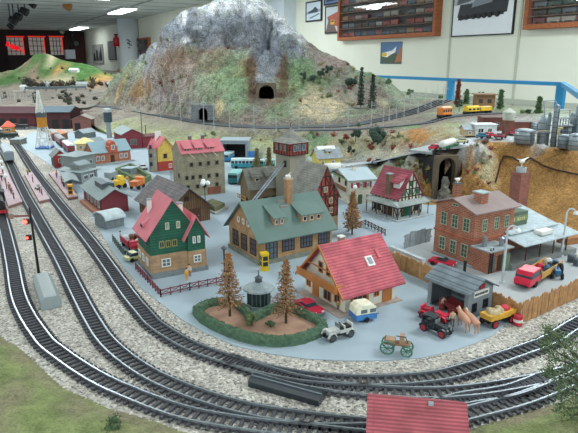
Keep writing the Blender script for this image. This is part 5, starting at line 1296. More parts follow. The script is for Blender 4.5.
# ================================================================== FENCES, HEDGE, PLATFORMS
def fence_planks(name, a, b, hgt, mt, label, z=0.06, step=.42, lean=.05, seed=1, railm=None, spikes=True):
    r_ = random.Random(seed); L = math.hypot(b[0] - a[0], b[1] - a[1]); an = math.atan2(b[1] - a[1], b[0] - a[0])
    e = empty(name, a[0], a[1], z, an, label, 'fence'); n = int(L / step); m = MB()
    for k in range(n):
        x = k * step + step / 2; h = hgt * r_.uniform(.9, 1.08); w_ = step * .45
        m.prism([(x - w_, 0), (x + w_, 0), (x + w_, h - .15), (x, h if spikes else h - .15), (x - w_, h - .15)], -.07 + r_.uniform(-lean, lean), .07, 'y')
    m.build('planks', mt, e)
    m = MB(); m.box(0, L, .07, .2, hgt * .25, hgt * .35); m.box(0, L, .07, .2, hgt * .7, hgt * .8); m.build('fence_rails', railm or mt, e)
    return e
plank = rows('b58a5c', '9c7248', '7a5a3a', 30, .42, 'v', .1)
plank = flat('ad8257', .8, .25, 110)
F1, F2, F3 = G(386, 264.5), G(521, 323.5), G(590, 292.5)
def lerp(a, b, t): return (a[0] + (b[0] - a[0]) * t, a[1] + (b[1] - a[1]) * t)
fence_planks('plank_fence', F1, F2, 2.7, plank, 'tan plank fence running behind the grey garage shed', seed=3)
fence_planks('plank_fence', F2, F3, 2.9, plank, 'tan plank fence from the fence corner to the right edge, above the gravel', seed=5)
fence_planks('concrete_fence', G(404, 249), G(432, 241), 2.9, flat('8f999d', .85), 'grey corrugated panel fence left of the brick factory', step=1.4, spikes=False)
c_, a_, L_ = pair(386, 262.5, 420, 277.5)
solo(MB().box(0, L_, .35, 1.1, 2.3, 2.75).box(0, .5, .35, 1.1, 0, 2.3).box(L_ - .5, L_, .35, 1.1, 0, 2.3), 'pipe_beam', flat('aab4b8', .4), *G(386, 262.5), .06, a_, 'pale grey beam on posts running just behind the left part of the plank fence', 'beam')
def rail_fence(pts, hgt, mt, label, step=1.2):
    a0 = pts[0]; e = empty('rail_fence', a0[0], a0[1], .06, 0, label, 'fence'); m = MB(); p = MB()
    for a, b in zip(pts, pts[1:]):
        L = math.hypot(b[0] - a[0], b[1] - a[1]); n = max(1, int(L / step))
        A = Vector((a[0] - a0[0], a[1] - a0[1], 0)); B = Vector((b[0] - a0[0], b[1] - a0[1], 0))
        for z in (.35, .95): m.bar(A + Vector((0, 0, hgt * z)), B + Vector((0, 0, hgt * z)), .08, n=4)
        for k in range(n + 1):
            q = A.lerp(B, k / n); p.bar(q, q + Vector((0, 0, hgt * 1.1)), .11, n=4)
            if k < n: q2 = A.lerp(B, (k + 1) / n); m.bar(q + Vector((0, 0, hgt * .35)), q2 + Vector((0, 0, hgt * .95)), .05, n=4); m.bar(q + Vector((0, 0, hgt * .95)), q2 + Vector((0, 0, hgt * .35)), .05, n=4)
    m.build('rails', mt, e); p.build('posts', mt, e); return e
rail_fence([G(136, 270), G(148, 283), G(161, 297.5), G(190, 290.5), G(225, 283.5)], 1.1, flat('74404a', .7), 'low dark red rail fence around the green house')
rail_fence([G(113, 242), G(126, 259), G(143, 255)], 1.3, flat('4b6258', .7), 'dark green rail fence around the small lorry yard')
rail_fence([G(348, 232), G(365, 226), G(385, 236)], 1.2, flat('54433c', .7), 'dark fence beside the brown larch behind the red-roofed house')
# hedge
hp = [(197, 314.5), (207, 324), (232, 336), (258, 343.5), (285, 345), (310, 339.5), (323, 329.5), (304, 318), (283, 310), (266, 316), (252, 321), (241, 311), (226, 306), (209, 307.5)]
hw = [Vector((*G(u, v), 0)) for u, v in hp]; ctr = sum(hw, Vector()) / len(hw)
hc = smooth([p - ctr for p in hw] + [hw[0] - ctr], .5)
m = MB(); K = 10; n = len(hc); vs = []
for i, p in enumerate(hc):
    d = hc[(i + 1) % (n - 1)] - hc[(i - 1) % (n - 1)]; d.z = 0; d.normalize(); s = Vector((-d.y, d.x, 0))
    for k in range(K):
        a = PI * k / (K - 1); rr = 1 + .22 * noise.noise(Vector((p.x * 1.8, p.y * 1.8, k * .9)))
        vs.append(tuple(p + s * (math.cos(a) * .6 * rr) + Vector((0, 0, .06 + (math.sin(a) ** .6) * 1.15 * rr))))
m.add(vs, [(i * K + k, i * K + k + 1, (i + 1) * K + k + 1, (i + 1) * K + k) for i in range(n - 1) for k in range(K - 1)])
r_ = random.Random(2)
for _ in range(2600):
    q = vs[r_.randrange(len(vs))]; v0 = Vector(q); d1 = Vector([r_.uniform(-.17, .17) for _ in range(3)]); d2 = Vector([r_.uniform(-.17, .17) for _ in range(3)])
    m.add([tuple(v0), tuple(v0 + d1), tuple(v0 + d2)], [(0, 1, 2)])
solo(m, 'hedge', flat('4c6650', .95, .3, 200, bump=.5), ctr.x, ctr.y, 0, 0, 'low dark green clipped hedge around the two brown larch trees', 'hedge')
mb = MB(); mb.prism([(p.x, p.y) for p in hw], .03, .25); o = solo(mb.__class__().prism([((p - ctr).x, (p - ctr).y) for p in hw], .06, .28), 'flower_bed', flat('9a7a66', .95, .2, 60, bump=.6), ctr.x, ctr.y, 0, 0, 'bare reddish earth bed inside the clipped hedge', 'flower bed')
# platforms
pinkp = rows('c7a9b0', 'bf9fa8', 'a58790', .8, .8, 'v', .08)
def platform(pts, label, h=.7):
    w_ = [Vector((*G(u, v, h), 0)) for u, v in pts]; c = sum(w_, Vector()) / len(w_)
    e = empty('station_platform', c.x, c.y, 0, 0, label, 'platform')
    MB().prism([((p - c).x, (p - c).y) for p in w_], h - .1, h).build('paving', flat('b9a2a8', .8, .1, 60), e)
    MB().prism([((p - c).x * .99, (p - c).y * .99) for p in w_], -.02, h - .1).build('platform_edge', flat('8f6a62', .8), e); return e
platform([(-4, 167), (7.5, 172), (22.5, 201), (8, 206)], 'leftmost pink paved platform with lamps at the left edge')
platform([(24, 173.5), (32, 172), (50, 198.5), (39, 201)], 'narrow pink platform between the two left tracks with a bench')
platform([(48.5, 172.5), (57, 171), (78, 196), (68, 197.5)], 'pink platform with the orange-yellow phone box')

# ================================================================== LAMPS, SIGNALS, MASTS
globe_m = flat('e9eceb', .3, .02)
def globe_lamp(u, v, vt, label, n=1, r=.42, planter=False):
    x, y = G(u, v); h = ZH(x, y, vt); e = empty('street_lamp', x, y, .06, 0, label, 'street lamp')
    m = MB(); m.bar((0, 0, 0), (0, 0, h - r), .1); m.lathe([(.3, 0), (.25, .5)], n=8)
    if n == 3:
        for k in range(3): a = k * 2.1; m.bar((0, 0, h - 1.2), (.7 * math.cos(a), .7 * math.sin(a), h - .7), .06)
    m.build('lamp_post', M['black'], e)
    if n == 1: MB().ball((0, 0, h), r).build('globe', globe_m, e, True)
    else:
        for k in range(3): a = k * 2.1; MB().ball((.7 * math.cos(a), .7 * math.sin(a), h - .3 + (.3 if k == 1 else 0)), r).build('globe', globe_m, e, True)
globe_lamp(205.5, 207, 182, 'black street lamp with three white globes beside the stone tenement', 3, .55)
globe_lamp(354.5, 208, 187.5, 'single white globe lamp before the white house with red shutters', 1, .5)
globe_lamp(3.2, 176, 162, 'rear white globe lamp on the leftmost platform', r=.5); globe_lamp(4.5, 183, 168, 'middle white globe lamp on the leftmost platform', r=.5); globe_lamp(7.2, 192, 176, 'front white globe lamp on the leftmost platform', r=.55)
def factory_lamp(ub, vb, ut, vt, label, r=.22):
    x, y = G(ub, vb); h = ZH(x, y, vt); e = empty('street_lamp', x, y, .06, 0, label, 'street lamp')
    pm = flat('b6bfc2', .5); m = MB(); m.bar((0, 0, 0), (0, 0, h - .6), r, r * .6, 8); m.lathe([(.45, 0), (.4, .4)], n=8)
    pts = [Vector((0, 0, h - .6)), Vector((.25, 0, h - .15)), Vector((.7, 0, h)), Vector((1.2, 0, h - .2)), Vector((1.45, 0, h - .5))]
    for a, b in zip(pts, pts[1:]): m.bar(a, b, r * .6)
    m.build('lamp_post', pm, e); MB().lathe([(.15, 0), (.45, -.35), (.4, -.6)], (1.5, 0, h - .4), 10).build('lamp_head', flat('d9dfdf', .4), e)
factory_lamp(502, 284, 509, 226, 'tall pale grey lamp with hooked head in front of the factory annex')
factory_lamp(561, 257, 568, 209, 'tall pale grey hooked lamp at the right end of the factory')
x, y = G(225, 284); e = empty('street_lamp', x, y, .06, 0, 'slim dark lamp post at the corner of the tan brick hall', 'street lamp')
MB().bar((0, 0, 0), (0, 0, ZH(x, y, 249)), .12).build('lamp_post', M['black'], e); MB().lathe([(.2, 0), (.45, .3), (.1, .6)], (0, 0, ZH(x, y, 249) - .2)).build('lamp_head', M['dsteel'], e)
# semaphore with red lights and the grey motor housing
x, y = G(40, 281); e = empty('semaphore_signal', x, y, 0, math.radians(10), 'dark railway signal mast with glowing red lamps on the gravel', 'signal')
h = ZH(x, y, 207); z1, z2 = ZH(x, y, 221), ZH(x, y, 237)
m = MB(); m.bar((0, 0, 0), (-.2, 0, h), .22, .14, 8); m.box(-.5, .5, -.5, .5, 0, 1.0); m.build('mast', M['black'], e)
rl = glow('ff3a30', 9)
for zz in (z1, z2):
    MB().cbox((-.75, -.1, zz), (.8, .3, .8)).build('lamp_housing', M['black'], e)
    MB().ball((-.95, -.35, zz), .3 if zz == z1 else .18).build('signal_lamp', rl, e, True, label='glowing red signal lamp')
m = MB(); za = ZH(x, y, 215.5); m.cbox((-1.5, 0, za), (2.6, .15, .28)); m.build('signal_arm', flat('7a4a48'), e)
MB().bar((-2.8, -.1, za), (-2.8, .1, za), .4, n=14).build('signal_disc', flat('8a6a62'), e)
c_, a_, L_ = pair(43, 284, 52, 309)
e = empty('signal_box', c_[0], c_[1], 0, a_, 'grey plastic signal motor housing with sloping top beside the red signal', 'box')
MB().prism([(-1.3, 0), (1.3, 0), (1.3, 1.1), (.8, 1.8), (-.8, 1.8), (-1.3, 1.1)], -L_ / 2, L_ / 2, 'x').build('housing', flat('8f9a9b', .5, .05), e, bevel=.1)
m = MB(); m.bar((-L_ / 2 - .06, -.5, .6), (-L_ / 2, -.5, .6), .28, n=10); m.bar((-L_ / 2 - .06, .5, .6), (-L_ / 2, .5, .6), .28, n=10); m.build('socket_holes', M['black'], e)
# black long uncoupler bar in the front gravel and red roofed hut at the front edge
c_, a_, L_ = pair(252, 383, 322, 402.5)
e = empty('track_uncoupler', c_[0], c_[1], 0, a_, 'long glossy black box lying on the gravel beside the front tracks', 'box')
MB().prism([(-.8, 0), (.8, 0), (.8, .6), (.5, .95), (-.5, .95), (-.8, .6)], -L_ / 2, L_ / 2, 'x').build('housing', flat('2b3238', .25, .08), e)
m = MB(); m.box(-L_ / 2, L_ / 2, -.15, .0, .95, 1.0); m.build('metal_strip', M['steel'], e)
za = 7.4; pa, pb = G(367.5, 394.5, za), G(467, 403, za); an = math.atan2(pb[1] - pa[1], pb[0] - pa[0]); L_ = math.hypot(pb[0] - pa[0], pb[1] - pa[1])
nx, ny = math.sin(an), -math.cos(an)
redc = rows('a9565c', '9f4e55', '8a4148', 60, .15, 'x', .25, bump=1.0)
h = House('red_roofed_hut', 'small station hut with ribbed red roof at the front edge of the layout', 'hut', (pa[0] + nx * 3.3 + math.cos(an) * .5, pa[1] + ny * 3.3 + math.sin(an) * .5), math.degrees(an), L_ - 1.0, 6.6, 5.2, za - .2, 'x', flat('b5a288', .8), redc, .9, .5, .2)
h.win('S', 1.5, 1.5, 1.4, 1.6, white_t, M['pane']); h.door('S', 4.2, 1.4, 3, M['wood'])
h.chim(4.2, 3.0, za - .5, za - .2, .3, flat('8a3a42'))
# catenary masts
mastm = flat('a3abab', .6)
def mast(u, vb, vt, z, label=None, dark=False, arm=1):
    x, y = G(u, vb, z); hh_ = ZH(x, y, vt) - z
    e = empty('catenary_mast', x, y, z - .2, 0, label or 'thin grey overhead line mast beside the high main line', 'mast', 'overhead line masts along the high main line')
    m = MB(); m.bar((0, 0, 0), (0, 0, hh_ + .2), .17, .1, 5); m.build('pole', mastm if not dark else M['dsteel'], e)
    m = MB(); m.bar((0, 0, hh_ * .85), (1.6 * arm, -1.6, hh_ * .85), .07, n=4); m.bar((0, 0, hh_ * .97), (1.5 * arm, -1.5, hh_ * .86), .05, n=4); m.box(-.3, .3, -.3, .3, 0, .3); m.build('cantilever_arm', mastm, e)
    return Vector((x + 1.6 * arm, y - 1.6, z + hh_ * .85))
mp = []
for u, vb, vt, z in ((125, 111, 96, 7), (141, 114.5, 96.5, 7), (160.5, 118, 96.5, 7), (181, 122, 98, 7), (204, 126, 100, 7), (214, 127.5, 101.5, 7), (229.5, 129.5, 101, 7.2), (254, 130.5, 106, 7.5), (276, 130.5, 109, 7.8), (299, 130, 104, 8), (324, 130, 107, 8.5),
                     (348, 127, 105, 9.2), (371, 124, 101, 10.5), (389, 119.5, 97, 11.8), (404, 116, 95, 12.4), (418, 112, 92, 13), (431, 107, 89, 14), (443, 103, 86, 14.7)): mp.append(mast(u, vb, vt, z))
o0 = mp[0].copy(); m = MB()
for a, b in zip(mp, mp[1:]): m.bar(a - o0, b - o0, .035, n=3); m.bar(a - o0 + Vector((0, 0, .7)), b - o0 + Vector((0, 0, .7)), .03, n=3)
solo(m, 'overhead_wires', flat('9aa2a2', .6), o0.x, o0.y, o0.z, 0, 'thin overhead wires strung between the masts of the high main line', 'wires')
for u, vb, vt, z in ((383, 127, 103, 11), (396, 121, 100, 12), (410, 111, 91, 12.6), (425, 108, 88, 13.5), (437, 104, 84, 14.3)):
    x, y, zz = hit(u, vb); e = empty('catenary_mast', x, y, zz - .1, 0, 'thin grey mast standing in the cluster right of the mountain', 'mast', 'masts in the cluster right of the mountain')
    MB().bar((0, 0, 0), (0, 0, ZH(x, y, vt) - zz), .14, .08, 5).build('pole', mastm, e); MB().bar((-1.5, 0, 4), (1.5, 0, 4), .06, n=4).build('cross_arm', mastm, e)
for u, vb, vt, lab in ((142.5, 139, 111, 'dark tall pole on the green embankment above the red barn'), (146, 137, 125, 'short dark pole right of the tall embankment pole'), (97, 195, 170, 'dark lamp pole behind the red goods shed')):
    x, y, zz = hit(u, vb); solo(MB().bar((0, 0, 0), (0, 0, ZH(x, y, vt) - zz), .2, .14), 'pole', M['dsteel'], x, y, zz, 0, lab, 'pole')

# ================================================================== PLANTS
def tris(m, c, r, n, s, rnd, flatz=1.0):
    for _ in range(n):
        while True:
            p = Vector((rnd.uniform(-1, 1), rnd.uniform(-1, 1), rnd.uniform(-1, 1)))
            if .25 < p.length < 1: break
        p = Vector((p.x * r, p.y * r, p.z * r * flatz)) + Vector(c)
        a = Vector([rnd.uniform(-s, s) for _ in range(3)]); b = Vector([rnd.uniform(-s, s) for _ in range(3)])
        m.add([tuple(p), tuple(p + a), tuple(p + b)], [(0, 1, 2)])
def conifer_mesh(h, r, seed, layers=9, per=9, dens=9, s=.28, droop=.15, trunk_r=.16, open_=False):
    rnd = random.Random(seed); m = MB(); t = MB(); t.bar((0, 0, 0), (0, 0, h * .97), trunk_r, trunk_r * .3, 6)
    z0 = h * (.22 if open_ else .1)
    for k in range(layers):
        f = k / (layers - 1); z = z0 + (h - z0) * f; R = r * (1 - f) ** .8 * rnd.uniform(.85, 1.1) + .08 * r
        for j in range(per):
            a = 2 * PI * (j + rnd.random()) / per; R2 = R * rnd.uniform(.7, 1.1)
            e_ = Vector((R2 * math.cos(a), R2 * math.sin(a), -droop * R2)); t.bar((0, 0, z), Vector((0, 0, z)) + e_, trunk_r * .3, trunk_r * .1, 3)
            for q in range(dens):
                g = rnd.uniform(.2, 1); p = Vector((0, 0, z)) + e_ * g + Vector([rnd.uniform(-s, s) * .6 for _ in range(3)])
                d1 = Vector([rnd.uniform(-s, s) for _ in range(3)]); d2 = Vector([rnd.uniform(-s, s) for _ in range(3)])
                m.add([tuple(p), tuple(p + d1), tuple(p + d2)], [(0, 1, 2)])
    return m, t
larch_m = flat('a27c58', .9, .3, 150); dgreen = flat('33453a', .95, .35, 150); mgreen = flat('4f6a46', .95, .3, 150); rbrown = flat('7a4238', .95, .3, 150); ogreen = flat('5f7048', .95, .3, 150)
def plant(name, u, vb, vt, r_px, fm, label, cat='tree', kind='conifer', seed=0, pos=None, group=None, **k):
    x, y, z = pos or (*G(u, vb), 0.05)
    h = max(.6, ZH(x, y, vt) - z); r = r_px * math.hypot(y, HC - z) / F
    e = empty(name, x, y, z, 0, label, cat, group)
    if kind == 'conifer':
        m, t = conifer_mesh(h, r, seed, **k)
    else:
        rnd = random.Random(seed); m = MB(); t = MB(); t.bar((0, 0, -.1), (0, 0, h * .6), max(.08, r * .1), .05, 5)
        for q in range(7):
            a = rnd.uniform(0, 6.3); c = (math.cos(a) * r * .5, math.sin(a) * r * .5, h * rnd.uniform(.35, .75))
            m.ball(c, r * .38, (1, 1, .9), 6); tris(m, c, r * .55, k.get('n', 50), max(.15, r * .16), rnd, .9)
    m.build('foliage', fm, e); t.build('trunk', M['trunk'], e)
    return e
plant('larch_tree', 230, 318, 255, 15, larch_m, 'brown autumn larch tree at the left end of the hedge garden', seed=1, layers=13, per=8, dens=12, s=.32, open_=True, droop=.05, trunk_r=.2)
plant('larch_tree', 286, 325, 262, 14.5, larch_m, 'brown autumn larch tree in the middle of the hedge garden', seed=2, layers=13, per=8, dens=12, s=.32, open_=True, droop=.05, trunk_r=.2)
plant('larch_tree', 352, 235, 193.5, 10, larch_m, 'brown larch tree standing behind the red-roofed balcony house', seed=3, layers=14, per=9, dens=18, s=.36, open_=True, droop=.05)
for i_, (u, vb, vt, r, lab) in enumerate(((257, 174, 150, 5, 'olive brown tree in front of the long turquoise bus'), (269, 171, 149, 4.5, 'olive brown tree right of the long turquoise bus'), (325, 166, 146, 4.5, 'olive brown tree before the yellow cottage'))):
    plant('small_tree', u, vb, vt, r, flat('7c744c', .95, .3, 150), lab, seed=20 + i_, layers=10, per=8, dens=14, s=.45)
plant('juniper_bush', 252, 327, 312, 8, ogreen, 'spreading grey-green bush in the middle of the hedge garden', 'bush', 'bush', 5, n=90)
plant('garden_plant', 270, 329, 320, 5, mgreen, 'small leafy green plant in the right half of the hedge garden', 'plant', 'bush', 6, n=60)
def on_hill(u, vb): return hit(u, vb)
for i_, (u, vb, vt, r, k, fm, lab) in enumerate((
    (303, 84, 70, 4, 'bush', dgreen, 'small dark tree leftmost on the green slope right of the big tunnel'), (314, 83, 74, 4.5, 'bush', dgreen, 'low dark tree second from the left on the green slope'), (321, 80, 65, 4.5, 'bush', dgreen, 'dark round tree third from the left on the green slope'),
    (329, 77, 63, 4.5, 'bush', dgreen, 'dark tree fourth from the left on the green slope'), (351, 92, 76, 7, 'bush', dgreen, 'broad dark tree leaning beside the two tall conifers'),
    (360.5, 108, 69, 4, 'conifer', dgreen, 'left one of the two tall dark conifers on the mountain'), (372, 109, 76, 5.5, 'conifer', dgreen, 'right one of the two tall dark conifers on the mountain'), (389, 87, 76, 4, 'bush', mgreen, 'small green tree on the right ridge of the mountain'),
    (410, 98, 87, 4, 'bush', mgreen, 'green bush low on the right shoulder of the mountain'), (377.5, 146, 124, 11, 'bush', dgreen, 'big round dark bush on the scrub slope under the high line'), (355.5, 142, 127, 6, 'bush', dgreen, 'dark bush left of the big round one on the scrub slope'),
    (358.5, 129, 122, 2.5, 'bush', mgreen, 'tiny tree beside the high line above the scrub slope'), (351, 156, 145, 4.5, 'bush', dgreen, 'dark bush low on the scrub slope above the chalet roof'), (346, 143, 132, 4, 'bush', rbrown, 'red-brown bush left on the scrub slope'),
    (371, 152, 143, 4.5, 'bush', rbrown, 'red-brown bush under the big dark bush'), (369, 165, 157, 3, 'bush', rbrown, 'small red-brown bush beside the village end of the road'), (341, 146, 138, 3.5, 'bush', ogreen, 'olive bush on the scrub slope above the yellow cottage'),
    (457, 107, 81, 2.8, 'conifer', rbrown, 'narrow red tree right of the blue post'), (459, 112, 97, 4, 'bush', dgreen, 'dark bush at the foot of the narrow red tree'), (466, 105, 91, 2.5, 'conifer', mgreen, 'small green conifer right of the narrow red tree'),
    (480, 101, 88, 4, 'bush', dgreen, 'dark tree behind the hilltop lodge'), (500, 109, 91, 3.2, 'conifer', mgreen, 'slender green conifer right of the hilltop lodge'), (538, 114, 98, 3, 'conifer', mgreen, 'slender green conifer behind the refinery'),
    (523, 114, 109, 3.5, 'bush', ogreen, 'left bush of the low row behind the refinery'), (529, 114, 109, 3.5, 'bush', dgreen, 'right bush of the low row behind the refinery'), (484.5, 146, 139, 4, 'bush', flat('6b4a3c', .95, .3, 150), 'brown bush on the rim of the quarry'),
    (441, 100, 94, 3, 'bush', mgreen, 'small green bush left of the blue post'), (280, 10, -3, 3, 'bush', flat('8a9455', .95, .3, 150), 'yellow-green shrub on the snowy top of the mountain'),
    (301, 34, 27, 3, 'bush', flat('75705e', .95, .3, 150), 'grey-brown shrub at the right edge of the snow'))):
    plant('conifer' if k == 'conifer' else 'round_bush', u, vb, vt, r, fm, lab, 'tree' if k == 'conifer' else 'bush', k, 40 + i_, pos=on_hill(u, vb), **({'s': .6, 'layers': 12, 'dens': 11} if k == 'conifer' else {}))
# scattered scrub on the slopes: small tufts
protos = []
for i_, fm in enumerate((ogreen, rbrown, flat('8a8358', .95, .3, 150))):
    rnd = random.Random(70 + i_); m = MB(); m.ball((0, 0, .3), .45, (1, 1, .8), 6); tris(m, (0, 0, .4), .8, 60, .3, rnd); protos.append(m.mesh('scrub_tuft', fm))
rnd = random.Random(11)
def scatter(boxes, group, lab, n, s0=.6, s1=1.5):
    for _ in range(n):
        u0, u1, v0, v1 = rnd.choice(boxes); x, y, z = hit(rnd.uniform(u0, u1), rnd.uniform(v0, v1))
        if z < .4: continue
        o = bpy.data.objects.new('scrub_tuft', rnd.choice(protos)); COL.objects.link(o); o.location = WV(x, y, z - .1); q = rnd.uniform(s0, s1); o.scale = (q, q, q); o.rotation_euler.z = rnd.uniform(0, 6)
        tag(o, lab, 'scrub', group)
scatter([(325, 420, 134, 150), (385, 430, 165, 185), (205, 320, 134, 146)], 'scrub on the slopes under the high line', 'small tuft of scrub on the slope under the high line', 60)
scatter([(110, 250, 40, 100), (290, 400, 60, 110)], 'scrub on the mountain', 'small tuft of scrub on the mountain side', 70, .8, 1.8)
scatter([(460, 500, 150, 190), (400, 432, 160, 190)], 'scrub on the quarry slope', 'small tuft of scrub on the quarry slope beside the bridge arch', 30, .4, 1.0)
# foreground conifer at lower right
x, y = 28.0, 44.5
e = empty('pine_tree', x, y, 0, 0, 'dark green pine close to the camera at the lower right edge', 'tree')
rnd = random.Random(99); m = MB(); t = MB(); m2 = MB()
t.bar((0, 0, -.2), (-.8, .6, 5), .32, .2, 7); t.bar((-.8, .6, 5), (-2.2, 1.2, 9.0), .2, .07, 6)
for (u, v, dy, r) in ((549, 330, 2, .75), (556, 338, 1.5, .95), (546, 345, 1.6, .7), (565, 343, 1, 1.0), (575, 352, .5, 1.1), (553, 357, 1, .85), (566, 362, .8, 1.05), (548, 371, .5, .7), (559, 378, .4, .95), (572, 378, .2, 1.1), (580, 366, 0, 1.1), (563, 393, 0, .85), (576, 398, -.2, 1.1),
                      (560, 408, -.4, .7), (571, 415, -.4, 1.0), (583, 410, -.6, 1.2), (585, 388, 0, 1.2), (584, 340, 1, .9), (575, 430, -.8, .9)):
    p = Vector(GY(u, v, y + dy)) - Vector((x, y, 0)); q = Vector((-.8, .6, 5)) if p.z > 5.5 else Vector((-.8 * p.z / 5, .6 * p.z / 5, p.z * .8)); t.bar(q, p, .1, .04, 4)
    for k in range(230):
        d = Vector([rnd.gauss(0, .45) for _ in range(3)]) * r; a_ = Vector([rnd.uniform(-.2, .2) for _ in range(3)]); b_ = Vector([rnd.uniform(-.2, .2) for _ in range(3)])
        (m if k % 3 else m2).add([tuple(p + d), tuple(p + d + a_), tuple(p + d + b_)], [(0, 1, 2)])
m.build('foliage', flat('56694a', .95, .4, 180), e); m2.build('foliage', flat('7d9068', .95, .3, 180), e, label='lighter green needle tips'); t.build('trunk', M['trunk'], e)
# grass mounds at the front corners
def mound(name, fn, x0, x1, y0, y1, label, h=.5):
    nx, ny = int((x1 - x0) / h), int((y1 - y0) / h); V = []; C = []; Fc = []; ix = {}
    for j in range(ny + 1):
        for i in range(nx + 1):
            x, y = x0 + i * h, y0 + j * h; d = fn(x, y)
            if d < -.6: continue
            k = min(1, max(0, d / 5)); nz = noise.fractal(Vector((x * .3, y * .3, 0)), 1, 2, 4)
            z = -.1 + .5 * min(1, max(0, (d + .6) / .9)) * .5 + k * 1.4 + nz * .35 * (.2 + k)
            ix[i, j] = len(V); V.append(((x - (x0 + x1) / 2) * U, (y - (y0 + y1) / 2) * U, z * U))
            g = np.array(lin('8b9664')); b = np.array(lin('878068')); d2 = np.array(lin('6d7a4c')); f = min(1, max(0, .8 + 1.2 * noise.noise(Vector((x * .25, y * .25, 3))) - (.6 if d < 1.5 else 0)))
            f2 = min(1, max(0, .4 + 1.2 * noise.noise(Vector((x * .5, y * .5, 9)))))
            c = b * (1 - f) + (g * (1 - f2) + d2 * f2) * f; C.append(c)
    for (i, j), a in ix.items():
        q = [(i, j), (i + 1, j), (i + 1, j + 1), (i, j + 1)]
        if all(p in ix for p in q): Fc.append(tuple(ix[p] for p in q))
    me = bpy.data.meshes.new(name); me.from_pydata(V, [], Fc); me.update(); ca = me.color_attributes.new('Col', 'FLOAT_COLOR', 'POINT')
    for i, c in enumerate(C): ca.data[i].color = (*c, 1)
    me.materials.append(terrain_mat(name, 110, .3, .8, .003))
    for p in me.polygons: p.use_smooth = True
    o = bpy.data.objects.new(name, me); COL.objects.link(o); o.location = WV((x0 + x1) / 2, (y0 + y1) / 2, 0); tag(o, label, 'grass bank')
def seg_side(pts):
    P2 = [Vector(p) for p in pts]
    def fn(x, y):
        p = Vector((x, y)); best = 1e9; sgn = 1
        for a, b in zip(P2, P2[1:]):
            d = b - a; t = max(0, min(1, (p - a).dot(d) / d.dot(d))); q = a + d * t; L = (p - q).length
            if L < best: best = L; sgn = 1 if d.x * (p.y - a.y) - d.y * (p.x - a.x) < 0 else -1
        return best * sgn
    return fn
mound('grass_bank', seg_side([G(-80, 322), G(0, 338), G(22, 352), G(42, 373), G(62, 389), G(105, 409), G(160, 425), G(215, 446), G(260, 466)]), -50, 0, 33, 68, 'mossy green and brown grass bank in the lower left corner')
mound('grass_bank', seg_side([G(430, 450), G(480, 428), G(520, 416), G(560, 404), G(590, 392), G(640, 372)]), 8, 45, 33, 58, 'grassy green bank around the pine in the lower right corner')
# small dark green leaf tuft in front
plant('leafy_tuft', 112, 434, 422, 13, flat('4a5e40', .95, .3, 150), 'dark green leafy tuft at the bottom edge left of centre', 'plant', 'bush', 8, n=90)
terrain_objects()

# ================================================================== VEHICLES
tyre = M['rubber']
def place(u1, v1, u2, v2, z=0.06):      # tail pixel -> nose pixel
    c, a, L = pair(u1, v1, u2, v2, z); return c, a, L
def wheels(e, xs, w, r, mt=tyre, hub=None, t=.35):
    for x in xs:
        for s in (-1, 1):
            o = MB().cylx((x, s * w, r), r, t).build('wheel', mt, e)
            if hub: MB().cylx((x, s * (w + .02), r), r * .55, t + .06).build('hub', hub, o)
def car(c, a, z, col, label, L=4.6, W=1.95, H=1.45, open_=False, cat='car', roofcol=None):
    e = empty('toy_car', c[0], c[1], z, a, label, cat); b = flat(col, .25, .04)
    m = MB(); k = L / 2
    m.prism([(-k, .35), (k, .35), (k, .7), (k * .92, .82), (k * .35, .92), (-k * .6, .95), (-k, .85)], -W / 2, W / 2, 'y'); m.build('body', b, e, bevel=.07)
    if open_:
        MB().prism([(k * .3, .9), (k * .1, 1.3), (k * .14, 1.3), (k * .38, .9)], -W * .42, W * .42, 'y').build('windscreen', M['glass'], e)
        MB().box(-k * .45, k * .25, -W * .38, W * .38, .9, .98).build('seats', flat('3a2224'), e)
    else:
        m = MB(); m.prism([(-k * .72, .88), (-k * .5, H - .08), (k * .12, H - .08), (k * .42, .88)], -W * .43, W * .43, 'y'); m.build('windows', M['glass'], e, bevel=.05)
        MB().prism([(-k * .52, H - .1), (-k * .46, H), (k * .08, H), (k * .14, H - .1)], -W * .42, W * .42, 'y').build('roof', flat(roofcol, .3) if roofcol else b, e)
    wheels(e, (-k * .6, k * .62), W / 2 - .1, .36)
    m = MB(); m.box(k, k + .06, -W * .42, -W * .22, .55, .75); m.box(k, k + .06, W * .22, W * .42, .55, .75); m.build('headlamps', white_t, e)
    m = MB(); m.box(k, k + .1, -W * .45, W * .45, .35, .48); m.box(-k - .1, -k, -W * .45, W * .45, .35, .48); m.build('bumpers', M['steel'], e)
    return e
def bus(c, a, z, col, top, label, L=10, W=2.8, H=3.1):
    e = empty('toy_bus', c[0], c[1], z, a, label, 'bus'); k = L / 2
    MB().box(-k, k, -W / 2, W / 2, .4, H * .55).build('body', flat(col, .3, .05), e, bevel=.15)
    MB().box(-k * .98, k * .98, -W * .48, W * .48, H * .55, H * .8).build('window_band', M['glass'], e)
    m = MB()
    for i in range(8):
        x = -k + L * (i + .02) / 7.3
        for s in (-1, 1): m.box(x - .08, x + .08, s * W * .49 - .04, s * W * .49 + .04, H * .53, H * .82)
    m.build('window_pillars', flat(top, .4, .04), e)
    MB().box(-k, k, -W / 2, W / 2, H * .8, H).build('roof', flat(top, .4, .04), e, bevel=.15)
    wheels(e, (-k * .6, k * .65), W / 2 - .1, .5); return e
def C2(*a): c, an, L = place(*a); return c, an, L
c, a, L = C2(430, 262.5, 454.5, 268); car(c, a, .06, 'c42a45', 'red sports car parked beside the brick factory', L, 1.9, 1.35, True)
c, a, L = C2(299, 304.5, 319, 317); car(c, a, .06, 'cf3550', 'pinkish red sports car between hedge and red-roofed house', L, 1.9, 1.3)
